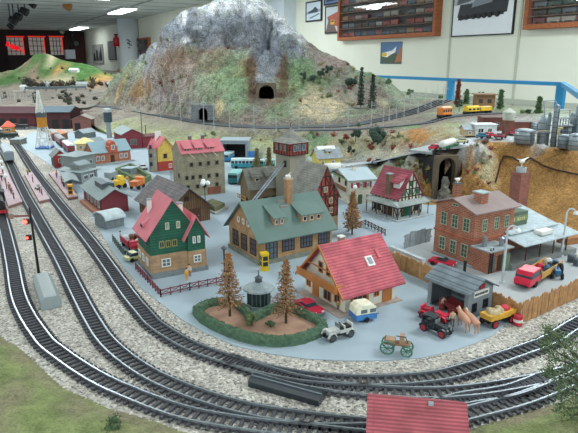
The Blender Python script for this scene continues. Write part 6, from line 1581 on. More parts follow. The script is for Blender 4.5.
c, a, L = C2(126, 262, 144, 257.5); car(c, a, .06, 'c3c58c', 'pale yellow-green saloon car beside the green house', L, 1.8, 1.5)
c, a, L = C2(139.5, 166.5, 147, 171.5); car(c, a, .06, 'd5dadb', 'small white car near the yellow and red house', 3.6, 1.7, 1.4)
for (uv, z, col, lab, ln) in (((430, 151, 440, 149), 11.2, 'c23040', 'small red car on the road left of the tanker lorry', 3.6), ((459, 144.5, 466, 142.5), 12.7, 'c4c49a', 'small cream car on the road right of the bridge', 3.2),
                          ((486, 138, 493, 137), 13.2, 'c02c3c', 'red car parked before the white service station', 3.8), ((479, 138.5, 485, 138), 13.2, '2c6f86', 'teal car parked left of the red car at the service station', 3.0),
                          ((512, 136, 517, 134), 13.2, 'b82c38', 'red car beside the brick workshop on the plateau', 3.0), ((497, 139.5, 504, 138), 13.2, '8a2f38', 'dark red car parked below the water tower', 3.0)):
    c, a, L = place(*uv, z); car(c, a, z + .05, col, lab, ln, 1.7, 1.3)
c, a, L = place(372, 166, 383, 162.5, 3.6); car(c, a, 3.75, '4a5560', 'dark open car at the lower end of the road', 4.4, 1.8, 1.2, True)
c, a, L = C2(222, 163, 234, 158); bus(c, a + .1, .06, '2f7fb0', 'b7d3da', 'blue bus just coming out of the grey garage', 6.5, 2.6, 2.8)
c, a, L = C2(233, 168, 256, 168); bus(c, a, .06, '3a8f9c', 'c6dde0', 'long turquoise and white bus in front of the garage', L + 1, 2.7, 3.0)
c, a, L = C2(231, 186, 240, 179); bus(c, a, .06, '357f88', '93ccc8', 'turquoise-roofed bus half hidden behind the side house', 6, 2.6, 3.2)
c, a, L = C2(262, 168, 272, 166.5); bus(c, a, .06, '3f9a98', 'bfd9d6', 'short turquoise bus partly behind the olive trees', 4.5, 2.6, 2.6)
c, a, L = C2(258, 155.5, 268, 154.5); car(c, a, .06, 'cdb93e', 'yellow car behind the turquoise buses', 4.4, 1.9, 1.7)
def tanker(c, a, z, lab, cab, L=7, name='tanker_lorry', under='4a5a52'):
    e = empty(name, c[0], c[1], z, a, lab, 'lorry'); k = L / 2
    MB().box(-k, k, -1.1, 1.1, .5, .8).build('chassis', flat(under), e); m = MB(); m.bar((-k, 0, 1.8), (k * .5, 0, 1.8), 1.1, n=14); m.build('tank_body', white_t, e, True)
    MB().box(k * .55, k, -1.1, 1.1, .6, 2.3).build('cab', flat(cab, .3), e, bevel=.1); MB().box(k * .7, k + .04, -1.0, 1.0, 1.6, 2.1).build('cab_windows', M['glass'], e); wheels(e, (-k * .7, -k * .4, k * .7), .95, .45); return e
c, a, L = place(441, 150.5, 457, 146, 11.6); tk = tanker(c, a, 11.7, 'green and white tanker lorry on the road bridge', 'b7c4b0', L * 1.25, under='2f7a54'); tk.scale = (.75,) * 3
c, a, L = C2(327, 173, 343, 172); tanker(c, a, .06, 'white tanker lorry behind the chalet roof', 'c8cfd0', L + 1)
def flatbed(c, a, z, lab, cabc, bedc, L, loads, cabf=.32, H=2.7):
    e = empty('toy_lorry', c[0], c[1], z, a, lab, 'lorry'); k = L / 2; cx = k - L * cabf
    MB().box(-k, k, -.9, .9, .55, .85).build('chassis', M['black'], e)
    m = MB(); m.prism([(cx, .6), (k, .6), (k, 1.5), (k - .5, 1.7), (k - .8, H), (cx, H)], -1.2, 1.2, 'y'); m.build('cab', flat(cabc, .3, .05), e, bevel=.12)
    MB().prism([(k - .48, 1.72), (k - .78, H - .2), (cx + .2, H - .2), (cx + .2, 1.72)], -1.23, 1.23, 'y').build('cab_windows', M['glass'], e)
    m = MB(); m.box(-k, cx - .1, -1.3, 1.3, .85, 1.0); m.box(-k, cx - .1, -1.3, -1.2, 1.0, 1.8); m.box(-k, cx - .1, 1.2, 1.3, 1.0, 1.8); m.box(cx - .2, cx - .1, -1.3, 1.3, 1, 2.0); m.build('load_bed', flat(bedc, .6, .1), e)
    wheels(e, (-k * .7, k * .6), 1.05, .5)
    r_ = random.Random(len(lab))
    for i, col in enumerate(loads):
        x = -k + .8 + (cx + k - 1.4) * (i // 2) / max(1, (len(loads) - 1) // 2); yy = -.55 if i % 2 else .55
        d = Matrix.Rotation(a, 3, 'Z') @ Vector((x, yy, 0))
        m = MB(); m.ball((0, 0, .5), .62, (1, .85, .85), 8); m.box(-.5, .5, -.45, .45, 0, .6)
        solo(m, 'sack', flat(col, .6), c[0] + d.x, c[1] + d.y, z + 1.0, r_.uniform(0, 1), '%s bundle loaded on the %s' % (['', '', ''][0] + {'b8243c': 'red', 'd0d4d6': 'white', '3a5a7c': 'blue', 'c04050': 'pink-red', '4c6f8a': 'grey-blue', '6a7f8f': 'pale blue', 'b79a78': 'straw-coloured', '7a5a44': 'brown', 'cfcabf': 'cream', '8a3038': 'dark red'}[col], 'red lorry' if 'factory' in lab else ('red yard lorry' if 'yard' in lab else 'yellow cart')), 'load', 'bundles on the lorries')
    return e
c, a, L = C2(552, 270, 522, 289); flatbed(c, a, .06, 'red lorry with loaded yellow-brown bed in front of the factory', 'd02a44', 'c79a52', L + .8, ['4c6f8a', 'd0d4d6', '3a5a7c', 'b8243c', 'd0d4d6', 'c04050'])
c, a, L = C2(127, 243, 140, 254); flatbed(c, a, .06, 'red lorry loaded with bundles in the fenced yard by the green house', 'a82838', 'a02c3c', 6.2, ['7a5a44', 'd0d4d6', 'cfcabf', '8a3038'], .22, 2.0)
# tractor behind the red lorry
def tractor(c, a, z, col, lab, r1=.9, r2=.5, seatc='222222', wc=None, name='toy_tractor'):
    e = empty(name, c[0], c[1], z, a, lab, 'tractor')
    MB().box(-.2, 2.0, -.4, .4, .8, 1.5).build('bonnet', flat(col, .4), e, bevel=.08); MB().box(-1.2, .0, -.6, .6, .8, 1.2).build('rear_body', flat(col, .4), e)
    for s in (-1, 1):
        MB().cylx((-.7, s * .85, r1), r1, .4, 16).build('wheel', wc or tyre, e); MB().cylx((1.5, s * .7, r2), r2, .3, 12).build('wheel', wc or tyre, e)
    MB().box(-.9, -.3, -.3, .3, 1.2, 1.5).box(-.95, -.85, -.3, .3, 1.5, 2.0).build('seat', flat(seatc), e); m = MB(); m.bar((1.2, 0, 1.5), (1.2, 0, 2.4), .08); m.bar((0, 0, 1.4), (-.3, 0, 1.9), .05); m.bar((-.32, -.3, 1.95), (-.32, .3, 1.95), .05); m.build('exhaust_and_wheel', M['black'], e)
    return e
c, a, L = C2(553, 275, 545, 279); tractor((c[0] + 1.2, c[1] + .6), a + .6, .06, '2f6490', 'blue tractor standing at the tail of the red lorry')
# caravan white over blue
c, a, L = C2(351, 321, 374, 317)
e = empty('camping_trailer', c[0], c[1], .06, a, 'white-topped blue caravan parked in front of the red-roofed house', 'caravan'); k = L / 2 * 1.05; e.scale = (.86,) * 3
MB().prism([(-k, .4), (k, .4), (k, 1.3), (-k, 1.3)], -1.3, 1.3, 'y').build('lower_body', flat('3f78b0', .4), e, bevel=.12); MB().prism([(-k, 1.3), (k, 1.3), (k * .9, 2.3), (k * .5, 2.75), (-k * .5, 2.75), (-k * .9, 2.3)], -1.28, 1.28, 'y').build('upper_body', flat('e3e0c6', .4), e, bevel=.15)
m = MB()
for x in (-1.0, .5): m.box(x, x + 1.0, -1.34, 1.34, 1.55, 2.1)
m.build('side_windows', M['pane_l'], e); wheels(e, (0,), 1.2, .42); MB().bar((k, 0, .5), (k + 1.0, 0, .5), .08).build('tow_bar', M['dsteel'], e)
def vintage(c, a, z, col, seatc, wheelc, lab, L=4.6, hood=None, fend=None, tall=False):
    e = empty('vintage_car', c[0], c[1], z, a, lab, 'vintage car'); k = L / 2
    MB().box(-k, k, -.6, .6, .55, .75).build('chassis', M['black'], e)
    m = MB(); m.prism([(k * .1, .75), (k * .85, .75), (k * .85, 1.25), (k * .1, 1.4)], -.42, .42, 'y'); m.build('bonnet', flat(col, .35), e, bevel=.06)
    m = MB(); m.box(-k * .85, k * .1, -.6, .6, .75, 1.15); m.box(-k * .85, -k * .75, -.6, .6, 1.15, 1.7); m.box(-k * .3, -k * .2, -.55, .55, 1.15, 1.6); m.build('tub', flat(col, .35), e, bevel=.04)
    m = MB(); m.box(-k * .72, -k * .4, -.5, .5, 1.15, 1.4); m.box(-k * .2, k * .02, -.5, .5, 1.15, 1.35); m.build('seats', flat(seatc, .7), e)
    m = MB(); m.box(k * .1, k * .13, -.5, .5, 1.4, 1.9); m.build('windscreen_frame', M['steel'], e)
    m = MB(); m.bar((k * .02, -.2, 1.35), (-k * .12, -.2, 1.75), .04); m.bar((-k * .12, -.2, 1.72), (-k * .14, -.2, 1.78), .22, n=10); m.build('steering_wheel', M['black'], e)
    if hood: MB().prism([(-k * .9, 1.6), (-k * .8, 2.15), (-k * .2, 2.2), (k * .05, 2.1), (k * .05, 2.0), (-k * .3, 2.08), (-k * .7, 2.0)], -.62, .62, 'y').build('folding_hood', flat(hood, .8), e)
    for x in (-k * .62, k * .7):
        for s in (-1, 1):
            w_ = MB().cylx((x, s * .72, .52), .52, .18, 16).build('wheel', M['black'], e); MB().cylx((x, s * .73, .52), .38, .22, 12).build('wheel_spokes', flat(wheelc, .5), w_)
            f = MB(); f.prism([(x - .62, .6), (x - .4, 1.05), (x, 1.2), (x + .4, 1.05), (x + .62, .6), (x + .5, .62), (x + .3, .95), (x, 1.08), (x - .3, .95), (x - .5, .62)], s * .72 - .16, s * .72 + .16, 'y'); f.build('mudguard', flat(fend or col, .35), e)
    m = MB(); m.ball((k * .95, -.35, 1.0), .16); m.ball((k * .95, .35, 1.0), .16); m.build('headlamps', M['steel'], e)
    return e
c, a, L = C2(352, 333.5, 325, 341); vintage(c, a, .06, 'c3c6c0', '2b2b2b', '4a4d50', 'white and black open vintage car right of the hedge', L, None, 'b9bcb6')
c, a, L = C2(419, 315, 450, 325.5); vintage(c, a, .06, 'cc2b45', '8a2030', '7a2030', 'red open vintage car in front of the grey shed', L - .3)
c, a, L = C2(420, 326.5, 451, 339); vintage(c, a, .06, '2c3236', '3a3f42', 'a02a38', 'black vintage car with red wheels, frontmost of the cars', L - .5, '30363a')
# green wheeled traction engine
c, a, L = C2(386, 351, 407, 354)
e = empty('motor_buggy', c[0], c[1], .06, a, 'brown and green spoke-wheeled motor buggy alone on the grey ground', 'vintage buggy')
MB().box(-1.4, 1.5, -.5, .5, 1.1, 1.3).build('platform', flat('8a6a52', .6), e); MB().box(-1.4, -.2, -.5, .5, 1.3, 1.7).box(.3, .8, -.4, .4, 1.3, 2.3).build('seat_box', flat('9c8066', .6), e)
m = MB(); m.bar((.9, -.5, 2.3), (-.1, -.5, 2.3), .05); m.bar((1.2, 0, 1.3), (.9, 0, 2.1), .05); m.bar((-1.3, -.5, 1.7), (-1.3, .5, 1.7), .06); m.build('rails', M['dwood'], e)
for x, r in ((-1.0, .75), (1.15, .6)):
    for s in (-1, 1):
        m = MB(); n = 16
        for k in range(n):
            p = Vector((x + r * math.cos(2 * PI * k / n), s * .7, r + r * math.sin(2 * PI * k / n) + .02)); q = Vector((x + r * math.cos(2 * PI * (k + 1) / n), s * .7, r + r * math.sin(2 * PI * (k + 1) / n) + .02)); m.bar(p, q, .1, n=5)
            if k % 2 == 0: m.bar((x, s * .7, r), p, .035, n=4)
        m.ball((x, s * .7, r), .14); m.build('spoked_wheel', flat('44725c', .5), e)
# yellow hay cart with red wheels
c, a, L = C2(485, 327, 509, 319)
e = empty('yellow_cart', c[0], c[1], .06, a, 'yellow cart with red wheels and load right of the grey shed', 'cart'); k = L / 2
MB().prism([(-k, 1.0), (k, 1.0), (k * 1.05, 1.7), (-k * 1.05, 1.7)], -.9, .9, 'y').build('cart_body', flat('d3a23c', .5), e); MB().box(-k, k, -.5, .5, .6, .9).build('chassis', M['black'], e)
m = MB(); r_ = random.Random(4)
for _ in range(8): m.ball((r_.uniform(-k * .7, k * .2), r_.uniform(-.5, .5), 1.75), .5, n=7)
m.build('straw_load', flat('b7a888', .9, .2), e); MB().ball((k * .5, 0, 1.8), .75, (1, .9, .6)).build('red_load', flat('b8303c', .6), e)
for x in (-k * .7, k * .65):
    for s in (-1, 1): w_ = MB().cylx((x, s * .95, .55), .55, .2).build('wheel', M['black'], e); MB().cylx((x, s * .96, .55), .4, .24).build('wheel_spokes', flat('a02a38'), w_)
x, y = G(517.5, 325); e = empty('oil_drum', x, y, .06, 0, 'red drum with white band at the corner of the plank fence', 'drum')
MB().lathe([(.55, 0), (.55, 1.3)], n=14).build('drum', flat('b8303c', .5), e); MB().lathe([(.57, .45), (.57, .8)], n=14).build('white_band', white_t, e)
# construction machines
c, a, L = C2(115, 189, 124, 187); e = empty('yellow_excavator', c[0], c[1], .06, a, 'yellow construction machine behind the dark red goods shed', 'machine')
MB().box(-1.4, 1.4, -1.0, 1.0, .8, 2.2).build('body', flat('d9b030', .5), e, bevel=.15); MB().box(-.2, 1.0, -.8, .8, 2.2, 3.2).build('cab', flat('e3c44c', .5), e); wheels(e, (-1, 1), .9, .6); m = MB(); m.bar((1.3, 0, 1.6), (2.8, 0, 2.6), .2); m.bar((2.8, 0, 2.6), (3.3, 0, 1.0), .18); m.build('digger_arm', flat('c79a2c'), e)
c, a, L = C2(132, 191, 143, 186); e = empty('orange_dumper', c[0], c[1], .06, a, 'orange construction lorry in front of the hedged plot', 'machine')
MB().box(-2.2, .6, -1.1, 1.1, 1.0, 2.2).build('tipper_body', flat('d0743c', .5), e); MB().box(.8, 2.2, -1.1, 1.1, .6, 2.8).build('cab', flat('d8803f', .5), e, bevel=.12); MB().box(1.2, 2.24, -1.0, 1.0, 1.8, 2.5).build('cab_windows', M['glass'], e); wheels(e, (-1.3, 1.4), 1.0, .55)
c, a, L = C2(107, 181, 116, 178); e = empty('grey_van', c[0], c[1], .06, a, 'grey van parked above the yellow construction machine', 'van')
MB().box(-1.7, 1.7, -1.1, 1.1, .4, 2.3).build('body', flat('8f989c', .4), e, bevel=.25); MB().box(-1.2, 1.74, -1.0, 1.0, 1.5, 2.0).build('windows', M['glass'], e); wheels(e, (-1, 1), 1.0, .45)
# hedged plot
w_ = [G(*p) for p in ((117, 173), (131, 168), (150, 180), (141, 186))]
cx_, cy2 = sum(p[0] for p in w_) / 4, sum(p[1] for p in w_) / 4; e = empty('hedged_plot', cx_, cy2, 0, 0, 'sandy plot enclosed by low green hedges near the orange brick house', 'garden plot')
MB().prism([(p[0] - cx_, p[1] - cy2) for p in w_], .06, .3).build('sand', flat('a08a6c', .9), e)
for i_ in range(4):
    p, q = Vector((*w_[i_], 0)) - Vector((cx_, cy2, 0)), Vector((*w_[(i_ + 1) % 4], 0)) - Vector((cx_, cy2, 0)); d = q - p
    m = MB(); m.cbox(tuple((p + q) / 2 + Vector((0, 0, .75))), (d.length, .9, 1.4), math.atan2(d.y, d.x)); m.build('hedge', flat('5a6e4a', .9, .25, 100), e)
# walled planter by the three-globe lamp
w_ = [G(*p) for p in ((196, 212), (211, 219), (224, 212), (208, 206))]
cx_, cy2 = sum(p[0] for p in w_) / 4, sum(p[1] for p in w_) / 4; e = empty('walled_garden', cx_ + .5, cy2 + 3, 0, 0, 'small stone-walled garden at the foot of the three-globe lamp', 'garden plot')
MB().prism([(p[0] - cx_, p[1] - cy2) for p in w_], .06, .5).build('stone_base', flat('a9aca4', .85), e); MB().prism([((p[0] - cx_) * .8, (p[1] - cy2) * .8) for p in w_], .5, 1.3).build('planting', flat('6a6a4c', .95, .3, 60), e)
x, y = G(208, 216); solo(MB().lathe([(.6, 0), (.85, 1.3)], n=8), 'white_planter', white_t, x - .5, y - 2.4, .06, 0, 'white pedestal planter in front of the stone-walled garden', 'planter')
for k_, (u, v) in enumerate(((571, 262), (577, 266))):
    x, y = G(u, v); solo(MB().lathe([(.6, 0), (.65, 1.1), (.4, 1.3)], n=12), 'oil_drum', flat('4f5a60', .5), x, y, .06, 0, ['dark drum left of the pair near the right edge', 'dark drum at the right edge beside another one'][k_], 'drum')
x, y = G(566, 246); solo(MB().prism([(0, 0), (4, 0), (4, 1.2), (0, 1.2)], 0, 2.2, 'y'), 'wooden_crate', flat('9a6a44', .8, .2), x, y, .06, .4, 'brown wooden crate stack behind the right-hand lamp', 'crate')
x, y = G(577, 260); solo(MB().ball((0, 0, .6), 1.0, (1.2, 1, .7)), 'white_dome', white_t, x + .8, y, .06, 0, 'white rounded object cut by the right edge of the photo', 'dome')

# ---- rolling stock
def wagon(pos, a, L, label, body, roof, H=2.9, W=2.4, wins=0, name='goods_wagon', cat='wagon', base=.7):
    e = empty(name, pos[0], pos[1], pos[2], a, label, cat); k = L / 2
    MB().box(-k, k, -W / 2, W / 2, .9, H).build('body', flat(body, .4, .08), e, bevel=.08)
    n = 8; MB().prism([(-W / 2 - .05, H)] + [(-W / 2 * math.cos(PI * i / n), H + .5 * math.sin(PI * i / n)) for i in range(n + 1)] + [(W / 2 + .05, H)], -k - .05, k + .05, 'x').build('roof', flat(roof, .5, .06), e)
    if wins:
        for s in (-1, 1):
            m = MB()
            for i in range(wins): x = -k + L * (i + .5) / wins; m.box(x - L / wins * .33, x + L / wins * .33, min(s * W / 2, s * (W / 2 + .05)), max(s * W / 2, s * (W / 2 + .05)), H * .58, H * .85)
            m.build('side_windows', M['pane'], e)
    MB().box(-k, k, -W * .35, W * .35, .6, .9).build('underframe', M['black'], e)
    for x in (-k * .7, k * .7):
        m = MB()
        for q in (-.6, .6): m.cylx((x + q, 0, .47), .47, 1.9, 10)
        m.build('bogie', M['black'], e)
    return e
def on_path(path, u, off=0):
    i = min(range(len(path)), key=lambda k: abs(289 + F * path[k].x / (path[k].y * CS + (HC - path[k].z) * SN) - u)); return i
def heading(path, i): d = path[min(i + 2, len(path) - 1)] - path[max(i - 2, 0)]; return math.atan2(d.y, d.x)
i = on_path(path2, 10); p = path2[i]; a = heading(path2, i)
d = Vector((math.cos(a), math.sin(a), 0)); d = d if d.y > 0 else -d
wagon((p.x + d.x * 9, p.y + d.y * 9, .5), math.atan2(d.y, d.x), 20, 'grey-blue passenger coach on the middle track at the far left', '7d8b93', 'a3afb4', 3.4, 2.8, 9, 'passenger_coach', 'coach')
for k_, (uv, b_, r_) in enumerate((((52, 137.5, 57, 141.5), '6e3038', '9a9a98'), ((58, 143, 64, 148), '74343a', '8d8f90'), ((66, 150, 72, 155), '7c3a40', 'd5dadc'))):
    c, an, L = place(*uv); wagon((*c, .5), an, L, ['dark red goods wagon farthest from the camera in the yard', 'dark red goods wagon in the middle of the yard row', 'dark red goods wagon with white roof, nearest of the yard row'][k_], b_, r_, 2.8, 2.4)
i = on_path([Vector(q) for q in lD], 445); q = lD[i]; an = math.atan2(lD[i + 1][1] - lD[i - 1][1], lD[i + 1][0] - lD[i - 1][0])
wagon((q[0], q[1], q[2] + .25), an, 4.6, 'orange railcar on the siding below the high line', 'd07a34', 'd9b08c', 3.0, 2.4, 4, 'railcar', 'railcar')
i = on_path([Vector(q) for q in lD], 471); q = lD[i]; an = math.atan2(lD[i + 1][1] - lD[i - 1][1], lD[i + 1][0] - lD[i - 1][0])
wagon((q[0], q[1], q[2] + .25), an, 5.2, 'yellow crane wagon, left part of the yellow train on the siding', 'd9b42c', 'd9b42c', 2.2, 2.4, 3, 'yellow_wagon'); wagon((q[0] + 5.6 * math.cos(an), q[1] + 5.6 * math.sin(an), q[2] + .25), an, 5.0, 'yellow wagon, right part of the yellow train on the siding', 'd0a82c', 'b79a3c', 1.9, 2.4, 0, 'yellow_wagon')
def loco(pos, a, label, s=1.0, col='202226', redw=True):
    e = empty('steam_locomotive', pos[0], pos[1], pos[2], a, label, 'locomotive'); b = flat(col, .35, .08); rd = flat('a8242c', .5) if redw else M['dsteel']
    m = MB(); m.bar((-2 * s, 0, 2.4 * s), (5.4 * s, 0, 2.4 * s), .95 * s, n=16); m.bar((4.4 * s, 0, 3 * s), (4.4 * s, 0, 4.0 * s), .3 * s, .36 * s, 10); m.ball((1.6 * s, 0, 3.2 * s), .5 * s); m.build('boiler', b, e)
    MB().box(-5.4 * s, -2 * s, -1.35 * s, 1.35 * s, 1.4 * s, 3.5 * s).build('cab', b, e); MB().prism([(-1.5 * s, 3.5 * s), (0, 4.0 * s), (1.5 * s, 3.5 * s)], -5.6 * s, -1.8 * s, 'x').build('cab_roof', flat('3a3d40'), e)
    MB().box(-5.6 * s, 5.8 * s, -1.2 * s, 1.2 * s, 1.2 * s, 1.4 * s).build('running_board', b, e); MB().box(5.6 * s, 6 * s, -1.3 * s, 1.3 * s, .7 * s, 1.3 * s).build('buffer_beam', rd, e)
    for x in (-3.8, -1.6, .6, 2.8):
        for t in (-1, 1): MB().cylx((x * s, t * .9 * s, .95 * s), .95 * s, .25 * s, 18).build('driving_wheel', rd, e)
    for t in (-1, 1): m = MB(); m.bar((-3.8 * s, t * 1.1 * s, .8 * s), (2.8 * s, t * 1.1 * s, .8 * s), .1 * s); m.box(3.8 * s, 5.2 * s, t * 1.1 * s - .3 * s, t * 1.1 * s + .3 * s, .8 * s, 1.4 * s); m.build('coupling_rod', M['steel'], e)
    return e
j = min(range(len(path1)), key=lambda k: (path1[k] - Vector((*G(1.5, 219), 0))).length); a = heading(path1, j); d = Vector((math.cos(a), math.sin(a), 0)); d = d if d.y > 0 else -d; p = path1[j]
loco((p.x + d.x * 6.2, p.y + d.y * 6.2, .5), math.atan2(-d.y, -d.x), 'black steam locomotive with red wheels at the left edge of the photo')
x, y = G(8, 139.5); loco((x, y, .4), .3, 'dark green locomotive beside the tiny orange-roofed cabin', .75, '2c3a30', False)
x, y = G(21, 129.5); loco((x, y, .4), .05, 'small black locomotive standing before the long engine shed', .65, '202226', False)

# ================================================================== PEOPLE AND HORSES
def skinned(verts, edges, radii, root, sub=1):
    me = bpy.data.meshes.new('skel'); me.from_pydata([(a * U, b * U, c * U) for a, b, c in verts], edges, []); ob = bpy.data.objects.new('skel', me); COL.objects.link(ob)
    md = ob.modifiers.new('skin', 'SKIN'); 
    for i, r in enumerate(radii): sv = me.skin_vertices[0].data[i]; sv.radius = (r * U, r * U); sv.use_root = (i == root)
    s2 = ob.modifiers.new('sub', 'SUBSURF'); s2.levels = sub; s2.render_levels = sub
    dg = bpy.context.evaluated_depsgraph_get(); out = bpy.data.meshes.new_from_object(ob.evaluated_get(dg)); bpy.data.objects.remove(ob)
    return out
def human(pose='stand'):
    # height 2.05 cm (1.75 m at 1:87)
    if pose == 'stand':
        V = [(0, 0, 1.02), (0, 0, 1.3), (0, 0, 1.62), (0, 0, 1.75), (0, .02, 1.92), (.1, 0, .98), (.12, .03, .52), (.12, 0, .06), (.12, .12, .04), (-.1, 0, .98), (-.12, -.03, .52), (-.13, -.08, .06), (-.13, .06, .04),
             (.24, 0, 1.58), (.32, .02, 1.25), (.34, .12, .98), (.35, .16, .88), (-.24, 0, 1.58), (-.32, -.02, 1.25), (-.33, .1, .98), (-.34, .14, .88)]
    else:
        V = [(0, 0, .55), (0, -.02, .85), (0, -.04, 1.15), (0, -.02, 1.28), (0, .02, 1.45), (.1, .05, .53), (.12, .5, .55), (.12, .52, .08), (.12, .64, .05), (-.1, .05, .53), (-.12, .5, .55), (-.12, .52, .08), (-.12, .64, .05),
             (.24, 0, 1.1), (.3, .08, .8), (.22, .35, .68), (.2, .42, .66), (-.24, 0, 1.1), (-.3, .08, .8), (-.22, .35, .68), (-.2, .42, .66)]
    E = [(0, 1), (1, 2), (2, 3), (3, 4), (0, 5), (5, 6), (6, 7), (7, 8), (0, 9), (9, 10), (10, 11), (11, 12), (2, 13), (13, 14), (14, 15), (15, 16), (2, 17), (17, 18), (18, 19), (19, 20)]
    R = [.17, .16, .18, .07, .13, .13, .09, .06, .05, .13, .09, .06, .05, .09, .07, .05, .05, .09, .07, .05, .05]
    me = skinned(V, E, R, 0)
    for _ in range(3): me.materials.append(None)
    zt_ = max(v.co.z for v in me.vertices) / U; hip = zt_ - 1.0
    for p in me.polygons:
        c = p.center / U; top = zt_ - c.z
        if top < .42 and abs(c.x) < .2: k = 0
        elif abs(c.x) > .2 and ((pose == 'stand' and c.z < 1.02) or (pose != 'stand' and c.y > .3 and c.z > .6)): k = 0
        elif (pose == 'stand' and c.z < 1.05) or (pose != 'stand' and (c.z < .62 or c.y > .25)): k = 2
        else: k = 1
        p.material_index = k; p.use_smooth = True
    return me
HM = {'stand': human('stand'), 'sit': human('sit')}
HAIR = {}
for ps, hz in (('stand', 1.95), ('sit', 1.48)):
    m = MB(); m.ball((0, .0 if ps == 'stand' else .0, hz + .03), .15, (1, 1.05, .8), 8); HAIR[ps] = m
def person(pos, a, shirt, legs, label, ps='stand', hair='3a2a20', s=1.0):
    o = bpy.data.objects.new('person', HM[ps]); COL.objects.link(o); o.location = WV(*pos); o.rotation_euler.z = a; o.scale = (s, s, s)
    for i_, mt in enumerate((M['skin'], flat(shirt, .7), flat(legs, .7))): o.material_slots[i_].link = 'OBJECT'; o.material_slots[i_].material = mt
    h = HAIR[ps].build('hair', flat(hair, .8), o); tag(o, label, 'person'); return o
PZ = .72
for (u, v, sh, lg, lab, an) in ((2, 181, '2b2f3c', '23252b', 'person in dark coat standing at the far left of the leftmost platform', 1), (6, 184, '7d8a94', '3a4048', 'person in grey standing beside the middle globe lamp', 2), (9.5, 190.5, '6a5044', '4a3b34', 'person in brown on the leftmost platform right of the lamps', .5),
                              (11.5, 194, '8c5a48', '35302c', 'person in rust-coloured jacket on the leftmost platform', 3), (14, 199, '2c3a5a', '23283a', 'person in dark blue nearest the edge of the leftmost platform', 2.2),
                              (28, 175, 'b9a84a', '5a4a3a', 'person in yellow at the far end of the bench platform', 1), (33, 182.5, '5a3040', '3a2430', 'person in dark red standing on the bench platform', 2), (42, 195, 'a82c38', '2c2c34', 'person in bright red at the near end of the bench platform', 2), (40, 193, '3f4a66', '2c2c34', 'person in blue behind the person in bright red', 2),
                              (57, 178, '8c8480', '4a4644', 'person in grey at the far end of the phone box platform', 1), (62, 184, '5c6a4c', '38403a', 'person in green in the middle of the phone box platform', 2), (64, 187.5, '2e3440', '20242c', 'person in black walking on the phone box platform', 2.6)):
    person((*G(u, v, PZ), PZ), an, sh, lg, lab)
x, y = G(37, 189.5, PZ); e = empty('platform_bench', x, y, PZ, -.9, 'small pale bench on the narrow platform', 'bench'); MB().box(-1, 1, -.3, .3, .5, .6).build('seat', flat('a8b0a0'), e); MB().box(-1, 1, .25, .33, .6, 1.2).build('backrest', flat('a8b0a0'), e)
for s in (-.8, .8): MB().box(s - .06, s + .06, -.28, .3, 0, .5).build('leg', M['dsteel'], e)
person((*G(187, 281), .06), .6, 'd9a838', 'c8922c', 'person in yellow clothes in the yard of the green house'); person((*G(190, 277), .06), 2.6, 'c9c6bb', '8a5a4c', 'person in white behind the person in yellow')
person((*G(198.5, 263.5), .06), .2, 'b08a70', '6a5a50', 'person in tan at the annex wall of the green house')
person((*G(443, 311), .06), .2, 'b9ad9a', '8a7f70', 'person in beige standing behind the red vintage car'); person((*G(452, 327), .06), 2.8, 'c9b89a', '6a5a4a', 'person in cream beside the brown horses', s=1.1)
person((*G(338, 310.5), .06), 2.9, '8a8a4c', '5a4a34', 'small person in olive at the corner of the red-roofed house', s=.7)
for (u, v, sh, lab) in ((402, 217, '7a3038', 'person in dark red under the canopy of the timbered house'), (121, 241, 'a8a8a0', 'person in white beside the small lorry yard'), (389, 214.5, '5a5a4c', 'person in olive at the left side of the timbered house')):
    person((*G(u, v + 1), .06), 2, sh, '3a3634', lab)
def horse_mesh():
    V = [(0, 0, 1.35), (-.75, 0, 1.42), (.7, 0, 1.4), (1.0, 0, 1.65), (1.22, 0, 1.98), (1.52, 0, 1.86), (1.74, 0, 1.62), (-.95, .2, 1.2), (-.85, .22, .85), (-1.05, .22, .55), (-1.0, .22, .06), (-.95, -.2, 1.2), (-.8, -.22, .85), (-1.0, -.22, .55), (-.95, -.22, .06),
         (.75, .2, 1.05), (.78, .2, .58), (.76, .2, .06), (.75, -.2, 1.05), (.82, -.2, .58), (.85, -.2, .06), (-1.15, 0, 1.4), (-1.3, 0, 1.0), (-1.32, 0, .7)]
    E = [(0, 1), (0, 2), (2, 3), (3, 4), (4, 5), (5, 6), (1, 7), (7, 8), (8, 9), (9, 10), (1, 11), (11, 12), (12, 13), (13, 14), (2, 15), (15, 16), (16, 17), (2, 18), (18, 19), (19, 20), (1, 21), (21, 22), (22, 23)]
    R = [.42, .42, .4, .3, .22, .17, .12, .22, .14, .08, .08, .22, .14, .08, .08, .15, .08, .08, .15, .08, .08, .09, .08, .04]
    return skinned(V, E, R, 0)
HR = horse_mesh(); HR.materials.append(flat('b98a70', .6, .1))
for p in HR.polygons: p.use_smooth = True
for k_, (u, v, lab) in enumerate(((463, 329.5, 'left brown horse of the pair in front of the grey shed'), (471, 331, 'right brown horse of the pair in front of the grey shed'))):
    x, y = G(u, v); o = bpy.data.objects.new('horse', HR); COL.objects.link(o); o.location = WV(x, y, .06); o.rotation_euler.z = math.radians(101 + k_ * 5); o.scale = (1.12,) * 3; tag(o, lab, 'horse')
    m = MB(); m.prism([(.75, 1.75), (1.15, 2.25), (1.3, 2.2), (.95, 1.7)], -.05, .05, 'y'); m.build('mane', flat('d8c6a8', .9), o)
    m = MB(); m.lathe([(.3, -.08), (.3, .08)], n=12, m=Matrix.Translation((.85, 0, 1.55)) @ Matrix.Rotation(1.0, 4, 'Y')); m.build('collar', flat('5a2c24'), o)
